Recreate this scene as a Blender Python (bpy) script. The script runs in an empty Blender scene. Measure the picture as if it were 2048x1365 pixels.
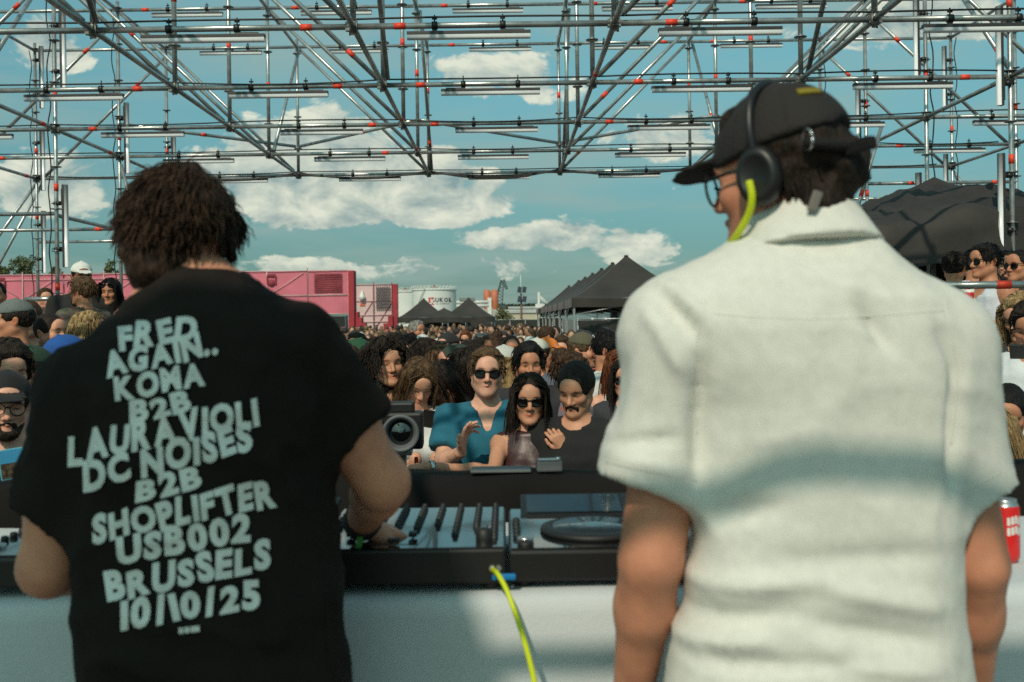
import bpy, bmesh, math, random
import numpy as np
from mathutils import Vector, Matrix
from mathutils.bvhtree import BVHTree

# ------------------------------------------------------------------ camera, sky, sun, exposure
SC = bpy.context.scene
COL = SC.collection
CZ = 1.90                       # camera height above the festival ground
FPX = 2000.0                    # focal length in photo pixels (photo is 2048 wide)
VPX, VPY = 1010.0, 642.0        # where the level line of sight meets the photo
ROLL = math.radians(0.8)

def P(u, v, Y):
    """photo pixel + distance -> world point"""
    du, dv = (u - VPX), (VPY - v)
    x = du * math.cos(ROLL) + dv * math.sin(ROLL)
    z = -du * math.sin(ROLL) + dv * math.cos(ROLL)
    return Vector((x * Y / FPX, Y, CZ + z * Y / FPX))

cam_d = bpy.data.cameras.new('camera'); cam = bpy.data.objects.new('camera', cam_d)
COL.objects.link(cam); SC.camera = cam
cam_d.sensor_width = 36.0; cam_d.lens = 36.0 * FPX / 2048.0
cam_d.shift_x = (1024 - VPX) / 2048.0; cam_d.shift_y = -(682.5 - VPY) / 2048.0
cam_d.clip_start = 0.05; cam_d.clip_end = 6000
cam.matrix_world = Matrix.Translation((0, 0, CZ)) @ Matrix.Rotation(ROLL, 4, 'Y') @ Matrix.Rotation(math.radians(90), 4, 'X')
cam_d.dof.use_dof = True; cam_d.dof.focus_distance = 6.6; cam_d.dof.aperture_fstop = 4.2

SUN_EL, SUN_AZ = math.radians(43), math.radians(198)      # azimuth clockwise from +Y (view direction)
sun_dir = Vector((math.sin(SUN_AZ) * math.cos(SUN_EL), math.cos(SUN_AZ) * math.cos(SUN_EL), math.sin(SUN_EL)))
sl = bpy.data.lights.new('sun', 'SUN'); sl.energy = 5.0; sl.angle = math.radians(0.53); sl.color = (1.0, 0.88, 0.70)
so = bpy.data.objects.new('sun', sl); COL.objects.link(so)
so.rotation_euler = sun_dir.to_track_quat('Z', 'Y').to_euler(); so.location = (0, -20, 30)
SC.view_settings.view_transform = 'Standard'; SC.view_settings.look = 'None'
SC.view_settings.exposure = -0.95; SC.view_settings.gamma = 1.0; SC.view_settings.use_curve_mapping = False
SC.cycles.use_denoising = False
SC.cycles.max_bounces = 6; SC.cycles.transparent_max_bounces = 8
SC.cycles.sample_clamp_indirect = 6.0

W = bpy.data.worlds.new('World'); SC.world = W; W.use_nodes = True
def build_world():
    nt = W.node_tree; N = nt.nodes; L = nt.links
    for n in list(N): N.remove(n)
    def val(x): return x
    def link(a, b): L.new(a, b)
    def M(op, a, b=None, c=None, clamp=False):
        n = N.new('ShaderNodeMath'); n.operation = op; n.use_clamp = clamp
        for i, x in enumerate((a, b, c)):
            if x is None: continue
            if isinstance(x, (int, float)): n.inputs[i].default_value = x
            else: link(x, n.inputs[i])
        return n.outputs[0]
    def mix(f, a, b, bt='MIX'):
        n = N.new('ShaderNodeMix'); n.data_type = 'RGBA'; n.blend_type = bt
        for i, x in ((0, f), (6, a), (7, b)):
            if isinstance(x, (int, float)): n.inputs[i].default_value = x
            elif isinstance(x, tuple): n.inputs[i].default_value = x
            else: link(x, n.inputs[i])
        return n.outputs[2]
    def smooth(x, a, b):
        n = N.new('ShaderNodeMapRange'); n.interpolation_type = 'SMOOTHSTEP'
        link(x, n.inputs[0]); n.inputs[1].default_value = a; n.inputs[2].default_value = b
        return n.outputs[0]
    sky = N.new('ShaderNodeTexSky'); sky.sky_type = 'NISHITA'; sky.sun_disc = False
    sky.sun_elevation = SUN_EL; sky.sun_rotation = SUN_AZ
    sky.air_density = 1.0; sky.dust_density = 1.2; sky.ozone_density = 1.0
    tc = N.new('ShaderNodeTexCoord'); sx = N.new('ShaderNodeSeparateXYZ'); link(tc.outputs['Generated'], sx.inputs[0])
    X, Y, Z = sx.outputs
    az = M('ARCTAN2', X, Y); el = M('ARCSINE', Z)
    # cloud coordinates: clouds lie in flat layers that crowd together towards the horizon
    comp = N.new('ShaderNodeCombineXYZ')
    elc = M('MULTIPLY', M('POWER', M('MAXIMUM', el, 0.0), 0.9), 6.6)
    link(M('MULTIPLY', az, 4.6), comp.inputs[0]); link(elc, comp.inputs[1]); comp.inputs[2].default_value = 3.7
    def noise(vec, sc, det, rough, dist=0.0):
        n = N.new('ShaderNodeTexNoise'); n.inputs['Scale'].default_value = sc; n.inputs['Detail'].default_value = det
        n.inputs['Roughness'].default_value = rough; n.inputs['Distortion'].default_value = dist
        link(vec, n.inputs['Vector']); return n.outputs[0]
    up = N.new('ShaderNodeVectorMath'); up.operation = 'ADD'; link(comp.outputs[0], up.inputs[0]); up.inputs[1].default_value = (-0.05, 0.11, 0)
    # the heaps of cumulus that stand in this sky: azimuth, base-ish elevation, half width, height above, depth below, gain
    heaps = [(-.195, .120, .100, .075, .026, 1.25), (-.055, .112, .070, .046, .016, 1.15), (-.075, .150, .035, .022, .02, .7), (.050, .078, .075, .020, .010, .8), (.125, .068, .045, .026, .012, .8),
             (.160, .170, .050, .030, .016, .95), (-.420, .245, .035, .024, .018, .85), (-.425, .118, .060, .034, .018, .8), (.375, .262, .075, .026, .016, .6), (0.0, .238, .075, .022, .016, .45), (-.13, .052, .22, .012, .010, .55), (.70, .2, .12, .06, .03, .9), (-.75, .16, .12, .07, .03, .9)]
    def heap(el_):
        s = None
        for a, e, wa, hu, hd, g in heaps:
            qa = M('POWER', M('MULTIPLY', M('SUBTRACT', az, a), 1 / wa), 2.0); d_ = M('SUBTRACT', el_, e)
            qe = M('POWER', M('MAXIMUM', M('MULTIPLY', d_, 1 / hu), M('MULTIPLY', d_, -1 / hd)), 2.0)
            t = M('MULTIPLY', M('SUBTRACT', 1.0, M('ADD', qa, qe)), g); s = t if s is None else M('MAXIMUM', s, t)
        return M('MAXIMUM', s, -1.2)
    HP = heap(el)
    def dens(vec):
        a_ = noise(vec, 3.4, 7, 0.60, 0.35); b_ = noise(vec, 1.15, 2, 0.5, 0.2)
        return M('ADD', M('MULTIPLY', M('SUBTRACT', a_, 0.5), 3.8), M('MULTIPLY', M('SUBTRACT', b_, .5), 2.2))
    n0 = dens(comp.outputs[0]); n1 = dens(up.outputs[0])
    D0 = M('ADD', M('MULTIPLY', HP, 0.78), n0)
    mask = smooth(D0, -0.12, 0.22)
    lit = M('ADD', M('ADD', M('MULTIPLY', M('SUBTRACT', n0, n1), .75), M('MULTIPLY', D0, -.10)), 0.62, clamp=True)
    # thin veils between the heaps
    strc = N.new('ShaderNodeVectorMath'); strc.operation = 'MULTIPLY'; link(comp.outputs[0], strc.inputs[0]); strc.inputs[1].default_value = (.55, 2.0, 1)
    veil = M('MULTIPLY', smooth(noise(strc.outputs[0], 1.5, 5, .55, .3), .38, .70), .66)
    skyc = mix(1.0, sky.outputs[0], mix(smooth(el, 0.0, 0.36), (0.80, 1.36, 1.40, 1), (2.35, 3.8, 2.85, 1)), 'MULTIPLY')
    cl = mix(lit, (6.6, 9.6, 9.8, 1), (21.5, 22.0, 18.0, 1))
    cl = mix(smooth(el, 0.07, 0.0), cl, (7.0, 10.2, 9.8, 1))
    out = mix(veil, skyc, (8.6, 11.8, 10.8, 1))
    out = mix(M('MULTIPLY', mask, 0.93), out, cl)
    bg = N.new('ShaderNodeBackground'); link(out, bg.inputs[0]); bg.inputs[1].default_value = 0.07
    wo = N.new('ShaderNodeOutputWorld'); link(bg.outputs[0], wo.inputs[0])
build_world()
# ------------------------------------------------------------------ helpers: materials
def lin(r, g, b):
    f = lambda c: (c / 255 / 12.92) if c / 255 <= 0.04045 else ((c / 255 + 0.055) / 1.055) ** 2.4
    return (f(r), f(g), f(b))
MATS = {}
def mat(name, col=(.5, .5, .5), rough=.6, metal=0.0, var=0.12, vscale=6.0, bump=0.0, bscale=60.0, objcol=False, attr=False,
        spec=0.5, sss=0.0, trans=0.0, coat=0.0, stretch=None, emit=None, alpha=1.0, sheen=0.0):
    if name in MATS: return MATS[name]
    m = bpy.data.materials.new(name); m.use_nodes = True; MATS[name] = m
    nt = m.node_tree; N = nt.nodes; L = nt.links; B = N['Principled BSDF']
    B.inputs['Roughness'].default_value = rough; B.inputs['Metallic'].default_value = metal
    B.inputs['Specular IOR Level'].default_value = spec
    B.inputs['Transmission Weight'].default_value = trans; B.inputs['Coat Weight'].default_value = coat
    B.inputs['Alpha'].default_value = alpha
    B.inputs['Sheen Weight'].default_value = sheen
    if sss: B.inputs['Subsurface Weight'].default_value = sss; B.inputs['Subsurface Radius'].default_value = (.012, .005, .003)
    tc = N.new('ShaderNodeTexCoord'); mp = N.new('ShaderNodeMapping'); L.new(tc.outputs['Object'], mp.inputs[0])
    if stretch: mp.inputs['Scale'].default_value = stretch
    nz = N.new('ShaderNodeTexNoise'); nz.inputs['Scale'].default_value = vscale; nz.inputs['Detail'].default_value = 5
    L.new(mp.outputs[0], nz.inputs['Vector'])
    mr = N.new('ShaderNodeMapRange'); mr.inputs[1].default_value = .3; mr.inputs[2].default_value = .7
    mr.inputs[3].default_value = 1 - var; mr.inputs[4].default_value = 1 + var; L.new(nz.outputs[0], mr.inputs[0])
    vm = N.new('ShaderNodeVectorMath'); vm.operation = 'SCALE'; L.new(mr.outputs[0], vm.inputs[3])
    if objcol:
        oi = N.new('ShaderNodeObjectInfo'); src = oi.outputs['Color']
    else:
        rg = N.new('ShaderNodeRGB'); rg.outputs[0].default_value = (*col, 1); src = rg.outputs[0]
    if attr:
        at = N.new('ShaderNodeAttribute'); at.attribute_name = 'Col'
        mx = N.new('ShaderNodeVectorMath'); mx.operation = 'MULTIPLY'; L.new(src, mx.inputs[0]); L.new(at.outputs['Color'], mx.inputs[1]); src = mx.outputs[0]
    L.new(src, vm.inputs[0]); L.new(vm.outputs[0], B.inputs['Base Color'])
    if bump:
        n2 = N.new('ShaderNodeTexNoise'); n2.inputs['Scale'].default_value = bscale; n2.inputs['Detail'].default_value = 4
        L.new(mp.outputs[0], n2.inputs['Vector'])
        bp = N.new('ShaderNodeBump'); bp.inputs['Strength'].default_value = bump; bp.inputs['Distance'].default_value = .01
        L.new(n2.outputs[0], bp.inputs['Height']); L.new(bp.outputs[0], B.inputs['Normal'])
    if emit:
        B.inputs['Emission Color'].default_value = (*emit, 1); B.inputs['Emission Strength'].default_value = 1.0
    return m

# ------------------------------------------------------------------ helpers: objects
def tag(o, label=None, cat=None, group=None, kind=None):
    if label: o['label'] = label
    if cat: o['category'] = cat
    if group: o['group'] = group
    if kind: o['kind'] = kind
    return o
def link(o, parent=None):
    COL.objects.link(o)
    if parent is not None: o.parent = parent
    return o
def empty(name, loc=(0, 0, 0), rz=0.0, label=None, cat=None, group=None):
    o = bpy.data.objects.new(name, None); COL.objects.link(o); o.empty_display_size = .1
    o.location = loc; o.rotation_euler = (0, 0, rz)
    return tag(o, label, cat, group)
def copy_tree(o, parent=None):
    c = o.copy(); COL.objects.link(c)
    if parent is not None: c.parent = parent
    for ch in list(o.children): copy_tree(ch, c)
    return c

class MB:
    """collects simple shapes and links them as ONE mesh object"""
    def __init__(s): s.v = []; s.f = []; s.m = []; s.sm = []
    def raw(s, vs, fs, mi=0, smooth=False):
        o = len(s.v); s.v += [tuple(x) for x in vs]
        for f in fs: s.f.append(tuple(i + o for i in f)); s.m.append(mi); s.sm.append(smooth)
        return s
    def box(s, lo, hi, mi=0, M=None):
        x0, y0, z0 = lo; x1, y1, z1 = hi
        vs = [(x0, y0, z0), (x1, y0, z0), (x1, y1, z0), (x0, y1, z0), (x0, y0, z1), (x1, y0, z1), (x1, y1, z1), (x0, y1, z1)]
        if M is not None: vs = [M @ Vector(p) for p in vs]
        return s.raw(vs, [(0, 3, 2, 1), (4, 5, 6, 7), (0, 1, 5, 4), (1, 2, 6, 5), (2, 3, 7, 6), (3, 0, 4, 7)], mi)
    def bbox(s, lo, hi, b, mi=0, M=None):
        """box with bevelled (chamfered) edges"""
        c = [(lo[i] + hi[i]) / 2 for i in range(3)]; h = [(hi[i] - lo[i]) / 2 for i in range(3)]
        bm = bmesh.new(); bmesh.ops.create_cube(bm, size=2)
        for v in bm.verts: v.co = Vector((v.co.x * h[0], v.co.y * h[1], v.co.z * h[2]))
        bmesh.ops.bevel(bm, geom=bm.edges[:], offset=b, segments=2, profile=.6, affect='EDGES')
        bm.verts.index_update()
        vs = [Vector(c) + v.co for v in bm.verts]
        if M is not None: vs = [M @ p for p in vs]
        s.raw(vs, [[v.index for v in f.verts] for f in bm.faces], mi, False); bm.free(); return s
    def tube(s, p0, p1, r, n=10, mi=0, r2=None, cap=True):
        p0 = Vector(p0); p1 = Vector(p1); d = (p1 - p0)
        if d.length < 1e-6: return s
        d.normalize(); a = d.orthogonal().normalized(); b = d.cross(a); r2 = r if r2 is None else r2
        vs = []
        for p, rr in ((p0, r), (p1, r2)):
            for i in range(n):
                t = 2 * math.pi * i / n; vs.append(p + (a * math.cos(t) + b * math.sin(t)) * rr)
        s.raw(vs, [(i, (i + 1) % n, n + (i + 1) % n, n + i) for i in range(n)], mi, True)
        if cap: s.raw([], [], mi); o = len(s.v) - 2 * n; s.f += [tuple(o + i for i in reversed(range(n))), tuple(o + n + i for i in range(n))]; s.m += [mi, mi]; s.sm += [False, False]
        return s
    def path(s, pts, r, n=8, mi=0, rs=None):
        pts = [Vector(p) for p in pts]; o = len(s.v); k = len(pts); a = None
        for i, p in enumerate(pts):
            d = (pts[min(i + 1, k - 1)] - pts[max(i - 1, 0)]).normalized()
            a = d.orthogonal().normalized() if a is None else (a - d * a.dot(d)).normalized()
            b = d.cross(a); rr = rs[i] if rs else r
            for j in range(n):
                t = 2 * math.pi * j / n; s.v.append(tuple(p + (a * math.cos(t) + b * math.sin(t)) * rr))
        for i in range(k - 1):
            for j in range(n):
                s.f.append((o + i * n + j, o + i * n + (j + 1) % n, o + (i + 1) * n + (j + 1) % n, o + (i + 1) * n + j)); s.m.append(mi); s.sm.append(True)
        s.f += [tuple(o + j for j in reversed(range(n))), tuple(o + (k - 1) * n + j for j in range(n))]; s.m += [mi, mi]; s.sm += [False, False]
        return s
    def lathe(s, prof, n=24, c=(0, 0, 0), mi=0, M=None, smooth=True):
        vs = []; k = len(prof)
        for r, z in prof:
            for i in range(n):
                t = 2 * math.pi * i / n; p = Vector((c[0] + r * math.cos(t), c[1] + r * math.sin(t), c[2] + z)); vs.append(M @ p if M is not None else p)
        fs = [(a * n + i, a * n + (i + 1) % n, (a + 1) * n + (i + 1) % n, (a + 1) * n + i) for a in range(k - 1) for i in range(n)]
        return s.raw(vs, fs, mi, smooth)
    def build(s, name, mats, parent=None, auto=None):
        me = bpy.data.meshes.new(name); me.from_pydata(s.v, [], s.f)
        mats = mats if isinstance(mats, (list, tuple)) else [mats]
        for m in mats: me.materials.append(m)
        me.polygons.foreach_set('material_index', s.m); me.polygons.foreach_set('use_smooth', s.sm); me.update()
        return link(bpy.data.objects.new(name, me), parent)

def catenary(p0, p1, sag, n=10):
    p0 = Vector(p0); p1 = Vector(p1)
    return [p0.lerp(p1, t) - Vector((0, 0, sag * 4 * t * (1 - t))) for t in [i / (n - 1) for i in range(n)]]

def spline(pts, n=8):
    pts = [Vector(p) for p in pts]; out = []
    for i in range(len(pts) - 1):
        p0 = pts[max(i - 1, 0)]; p1 = pts[i]; p2 = pts[i + 1]; p3 = pts[min(i + 2, len(pts) - 1)]
        for j in range(n):
            t = j / n
            out.append(.5 * ((2 * p1) + (p2 - p0) * t + (2 * p0 - 5 * p1 + 4 * p2 - p3) * t * t + (3 * p1 - p0 - 3 * p2 + p3) * t ** 3))
    out.append(pts[-1]); return out

# ------------------------------------------------------------------ helpers: lettering (flat print, built as thin geometry)
def text_mesh(s, bold=0.02, res=3):
    cu = bpy.data.curves.new('t', 'FONT'); cu.body = s; cu.size = 1.0; cu.offset = bold; cu.resolution_u = res; cu.fill_mode = 'FRONT'
    o = bpy.data.objects.new('t', cu); COL.objects.link(o)
    dg = bpy.context.evaluated_depsgraph_get(); ev = o.evaluated_get(dg); me = ev.to_mesh()
    V = [v.co.copy() for v in me.vertices]; Fs = [tuple(p.vertices) for p in me.polygons]
    ev.to_mesh_clear(); bpy.data.objects.remove(o); bpy.data.curves.remove(cu)
    return V, Fs
_glyph = {}
def glyph(ch, bold=0.02):
    """one letter, unit cap height, left edge at x=0 -> verts, faces, width"""
    k = (ch, bold)
    if k not in _glyph:
        V, Fs = text_mesh(ch, bold)
        xs = [v.x for v in V]; x0 = min(xs); w = max(xs) - x0
        _glyph[k] = ([Vector(((v.x - x0) / 0.69, v.y / 0.69, 0)) for v in V], Fs, w / 0.69)
    return _glyph[k]
# ------------------------------------------------------------------ helpers: smooth bodies (distance fields -> one continuous mesh)
def axis(lo, hi, h, fine=()):
    out = [lo]; x = lo
    while x < hi:
        s = h
        for a, b, f in fine:
            if a - .6 * h <= x <= b: s = min(s, f)
        x += s; out.append(x)
    return np.array(out, np.float32)
def smin(a, b, k):
    if k <= 0: return np.minimum(a, b)
    h = np.clip(.5 + .5 * (b - a) / k, 0, 1); return b + (a - b) * h - k * h * (1 - h)
def A3(p): return np.array([float(p[0]), float(p[1]), float(p[2])])
class Field:
    def __init__(s, xs, ys, zs):
        s.ax = (xs, ys, zs); s.d = np.full((len(xs), len(ys), len(zs)), 1.0, np.float32)
    def sl(s, lo, hi):
        r = []
        for a, l, h in zip(s.ax, lo, hi):
            i = max(int(np.searchsorted(a, l)) - 1, 0); j = min(int(np.searchsorted(a, h)) + 1, len(a)); r.append(slice(i, j))
        return tuple(r)
    def local(s, sl):
        return (s.ax[0][sl[0]][:, None, None], s.ax[1][sl[1]][None, :, None], s.ax[2][sl[2]][None, None, :])
    def add(s, pr, k=.02, grow=0.0, op='u'):
        fn, lo, hi = prim(pr); m = k + grow + .03
        sl = s.sl([l - m for l in lo], [h + m for h in hi])
        if any(q.stop <= q.start for q in sl): return s
        v = (fn(*s.local(sl)) - grow).astype(np.float32)
        if op == 'u': s.d[sl] = smin(s.d[sl], v, k)
        elif op == 's': s.d[sl] = -smin(-s.d[sl], v, k)
        elif op == 'i': s.d[...] = np.maximum(s.d, 1e-3 + 0 * s.d) if False else s.d
        return s
    def cut(s, p, n, k=.0):
        """keep the side of the plane that n points away from"""
        X, Y, Z = s.ax[0][:, None, None], s.ax[1][None, :, None], s.ax[2][None, None, :]
        pl = ((X - p[0]) * n[0] + (Y - p[1]) * n[1] + (Z - p[2]) * n[2]).astype(np.float32)
        s.d = -smin(-s.d, -pl, k) if k else np.maximum(s.d, pl); return s
    def mesh(s): return snet(s.ax, s.d)

def prim(pr):
    t = pr[0]
    if t == 'c' or t == 'cc':                 # tapered capsule (cc: flat end at b)
        a, b, ra, rb = A3(pr[1]), A3(pr[2]), pr[3], pr[4]; ab = b - a; L2 = float(ab @ ab) + 1e-12; L = L2 ** .5
        def fn(X, Y, Z):
            px, py, pz = X - a[0], Y - a[1], Z - a[2]
            t_ = (px * ab[0] + py * ab[1] + pz * ab[2]) / L2; tc = np.clip(t_, 0, 1 if t == 'c' else 1.6)
            d = np.sqrt((px - ab[0] * tc) ** 2 + (py - ab[1] * tc) ** 2 + (pz - ab[2] * tc) ** 2) - (ra + (rb - ra) * np.clip(tc, 0, 1))
            return d if t == 'c' else np.maximum(d, (t_ - 1) * L)
        r = max(ra, rb); return fn, np.minimum(a, b) - r, np.maximum(a, b) + r
    if t == 'e':                              # ellipsoid, optional rotation (rows = local axes)
        c, r = A3(pr[1]), A3(pr[2]); R = pr[3] if len(pr) > 3 else None
        def fn(X, Y, Z):
            x, y, z = X - c[0], Y - c[1], Z - c[2]
            if R is not None: x, y, z = (R[i][0] * x + R[i][1] * y + R[i][2] * z for i in range(3))
            k0 = np.sqrt((x / r[0]) ** 2 + (y / r[1]) ** 2 + (z / r[2]) ** 2); k1 = np.sqrt((x / r[0] ** 2) ** 2 + (y / r[1] ** 2) ** 2 + (z / r[2] ** 2) ** 2)
            return k0 * (k0 - 1) / (k1 + 1e-9)
        m = r.max() if R is not None else r
        return fn, c - m, c + m
    if t == 'loft':                           # stack of super-ellipses: zs, halfwidth, halfdepth, cx, cy, exponent
        _, zs, a, b, cx, cy, n = pr; zs = np.array(zs, float)
        def fn(X, Y, Z):
            z = Z[0, 0, :]; ai, bi, xi, yi = (np.interp(z, zs, np.array(q, float))[None, None, :] for q in (a, b, cx, cy))
            q = (np.abs((X - xi) / ai) ** n + np.abs((Y - yi) / bi) ** n) ** (1 / n)
            d = (q - 1) * np.minimum(ai, bi)
            return np.maximum(d, np.maximum(Z - zs[-1], zs[0] - Z))
        ma, mb = max(a), max(b)
        return fn, np.array([min(cx) - ma, min(cy) - mb, zs[0]]), np.array([max(cx) + ma, max(cy) + mb, zs[-1]])
    raise ValueError(t)

def snet(ax, d):
    neg = d < 0; c = np.zeros(tuple(n - 1 for n in d.shape), np.int8); offs = [(i, j, k) for i in (0, 1) for j in (0, 1) for k in (0, 1)]
    n0, n1, n2 = c.shape
    for i, j, k in offs: c += neg[i:i + n0, j:j + n1, k:k + n2]
    act = (c > 0) & (c < 8); I = np.nonzero(act); n = len(I[0])
    V = np.zeros((n, 3), np.float32); cnt = np.zeros(n, np.float32)
    for o1 in offs:
        for a in range(3):
            if o1[a]: continue
            o2 = list(o1); o2[a] = 1
            i1 = tuple(I[q] + o1[q] for q in range(3)); i2 = tuple(I[q] + o2[q] for q in range(3))
            d1, d2 = d[i1], d[i2]; m = (d1 < 0) != (d2 < 0); t = np.where(m, d1 / np.where(m, d1 - d2, 1), 0)
            for q in range(3):
                p1 = ax[q][i1[q]]; p2 = ax[q][i2[q]]; V[:, q] += np.where(m, p1 + (p2 - p1) * t, 0)
            cnt += m
    V /= np.maximum(cnt, 1)[:, None]
    ids = np.full(act.shape, -1, np.int32); ids[I] = np.arange(n); Fs = []
    s1, s2 = neg[:-1, 1:-1, 1:-1], neg[1:, 1:-1, 1:-1]; m = np.nonzero(s1 != s2); i, j, k = m
    q = np.stack([ids[i, j, k], ids[i, j + 1, k], ids[i, j + 1, k + 1], ids[i, j, k + 1]], 1); f = s1[m]; q[~f] = q[~f][:, ::-1]; Fs.append(q)
    s1, s2 = neg[1:-1, :-1, 1:-1], neg[1:-1, 1:, 1:-1]; m = np.nonzero(s1 != s2); i, j, k = m
    q = np.stack([ids[i, j, k], ids[i, j, k + 1], ids[i + 1, j, k + 1], ids[i + 1, j, k]], 1); f = s1[m]; q[~f] = q[~f][:, ::-1]; Fs.append(q)
    s1, s2 = neg[1:-1, 1:-1, :-1], neg[1:-1, 1:-1, 1:]; m = np.nonzero(s1 != s2); i, j, k = m
    q = np.stack([ids[i, j, k], ids[i + 1, j, k], ids[i + 1, j + 1, k], ids[i, j + 1, k]], 1); f = s1[m]; q[~f] = q[~f][:, ::-1]; Fs.append(q)
    return V, np.concatenate(Fs).astype(np.int32)

def npmesh(name, V, F, mats, col=None, fmat=None):
    me = bpy.data.meshes.new(name); n = len(V); k = len(F); w = F.shape[1] if k else 4
    me.vertices.add(n); me.vertices.foreach_set('co', np.ascontiguousarray(V, np.float32).ravel())
    me.loops.add(k * w); me.loops.foreach_set('vertex_index', np.ascontiguousarray(F, np.int32).ravel())
    me.polygons.add(k); me.polygons.foreach_set('loop_start', np.arange(0, k * w, w, dtype=np.int32))
    me.polygons.foreach_set('use_smooth', np.ones(k, bool))
    for m in (mats if isinstance(mats, (list, tuple)) else [mats]): me.materials.append(m)
    if fmat is not None: me.polygons.foreach_set('material_index', fmat.astype(np.int32))
    me.update(calc_edges=True)
    if col is not None:
        ca = me.color_attributes.new('Col', 'FLOAT_COLOR', 'POINT')
        c4 = np.ones((n, 4), np.float32); c4[:, :3] = col; ca.data.foreach_set('color', c4.ravel())
    return me
def vnormals(V, F):
    N = np.zeros_like(V); a = V[F[:, 0]]; n = np.cross(V[F[:, 2]] - a, V[F[:, 3]] - V[F[:, 1]])
    for i in range(4): np.add.at(N, F[:, i], n)
    return N / (np.linalg.norm(N, axis=1, keepdims=True) + 1e-9)
_rt = np.random.RandomState(7).rand(64, 64, 64).astype(np.float32)
def noise3(Pn, sc, seed=0):
    q = Pn * sc + np.array([seed * 7.3, seed * 3.1, seed * 5.7]); i = np.floor(q).astype(int); f = q - i; f = f * f * (3 - 2 * f); r = 0
    for a in (0, 1):
        for b in (0, 1):
            for c in (0, 1):
                w = (f[:, 0] if a else 1 - f[:, 0]) * (f[:, 1] if b else 1 - f[:, 1]) * (f[:, 2] if c else 1 - f[:, 2])
                r = r + w * _rt[(i[:, 0] + a) % 64, (i[:, 1] + b) % 64, (i[:, 2] + c) % 64]
    return r * 2 - 1
def fbm(Pn, sc, seed=0, o=3):
    r = 0; a = 1.0
    for i in range(o): r = r + a * noise3(Pn, sc, seed + i); sc = sc * 2.03; a *= .5
    return r
def relax(V, F, it=1, lam=.5):
    for _ in range(it):
        S = np.zeros_like(V); c = np.zeros(len(V), np.float32)
        for a, b in ((0, 1), (1, 2), (2, 3), (3, 0)):
            np.add.at(S, F[:, a], V[F[:, b]]); np.add.at(S, F[:, b], V[F[:, a]]); np.add.at(c, F[:, a], 1); np.add.at(c, F[:, b], 1)
        V = V + lam * (S / np.maximum(c, 1)[:, None] - V)
    return V
# ------------------------------------------------------------------ the setting
R0 = random.Random(11)
def structure(o): o['kind'] = 'structure'; return o
m_ground = mat('dusty_asphalt', (.13, .12, .11), .9, var=.35, vscale=.9, bump=.3, bscale=30)
m = MB(); m.raw([(-2500, -300, 0), (2500, -300, 0), (2500, 4500, 0), (-2500, 4500, 0)], [(0, 1, 2, 3)]); structure(m.build('ground', m_ground))
m_ply = mat('stage_plywood', (.09, .075, .06), .75, var=.3, vscale=5, bump=.2)
m = MB(); m.bbox((-3.6, -3.2, .004), (3.6, 2.95, .40), .01); structure(m.build('stage_floor', m_ply))

m_steel = mat('galvanised_tube', (.44, .46, .45), .32, .70, var=.30, vscale=9, bump=.06, bscale=40)
m_white = mat('white_paint', (.74, .74, .70), .5, var=.10, vscale=1.2)
m_black = mat('black_powdercoat', (.012, .012, .012), .45, var=.2)
m_satin = mat('satin_black_plastic', (.010, .009, .009), .42, var=.2)
m_tent = mat('black_tent_fabric', (.032, .028, .025), .82, var=.35, vscale=1.3, bump=.5, bscale=5, sheen=.1)
m_pole = mat('grey_tent_pole', (.45, .47, .46), .4, .6, var=.15)

def platform(name, lo, hi, label):
    t = empty(name, ((lo[0] + hi[0]) / 2, (lo[1] + hi[1]) / 2, 0), 0, label, 'platform')
    ox, oy = t.location.x, t.location.y
    n = int(round((hi[0] - lo[0]) / .31)); w = (hi[0] - lo[0]) / n
    mb = MB(); mb.bbox((.004, 0, -.03), (w - .004, hi[1] - lo[1], 0), .004); b0 = mb.build('deck_plank', m_ply, t)
    b0.location = (lo[0] - ox, lo[1] - oy, hi[2])
    for i in range(1, n):
        c = b0.copy(); link(c, t); c.location = (lo[0] - ox + i * w, lo[1] - oy, hi[2])
    for x in (lo[0] + .08, hi[0] - .08):
        for y in (lo[1] + .08, hi[1] - .08):
            mb = MB(); mb.tube((x - ox, y - oy, 0), (x - ox, y - oy, hi[2] - .032), .024); mb.build('leg', m_steel, t)
    for y in (lo[1] + .08, hi[1] - .08):
        mb = MB(); mb.tube((lo[0] - ox, y - oy, hi[2] - .06), (hi[0] - ox, y - oy, hi[2] - .06), .024); mb.build('beam', m_steel, t)
    return t
platform('viewing_platform', (-7.2, 7.9, 0), (-3.05, 11.2, .62), 'raised plank platform on steel legs at the left under the white-capped man')
platform('viewing_platform', (2.85, 6.1, 0), (6.9, 9.1, .60), 'raised plank platform on steel legs at the right under the tank-top man')

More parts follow.
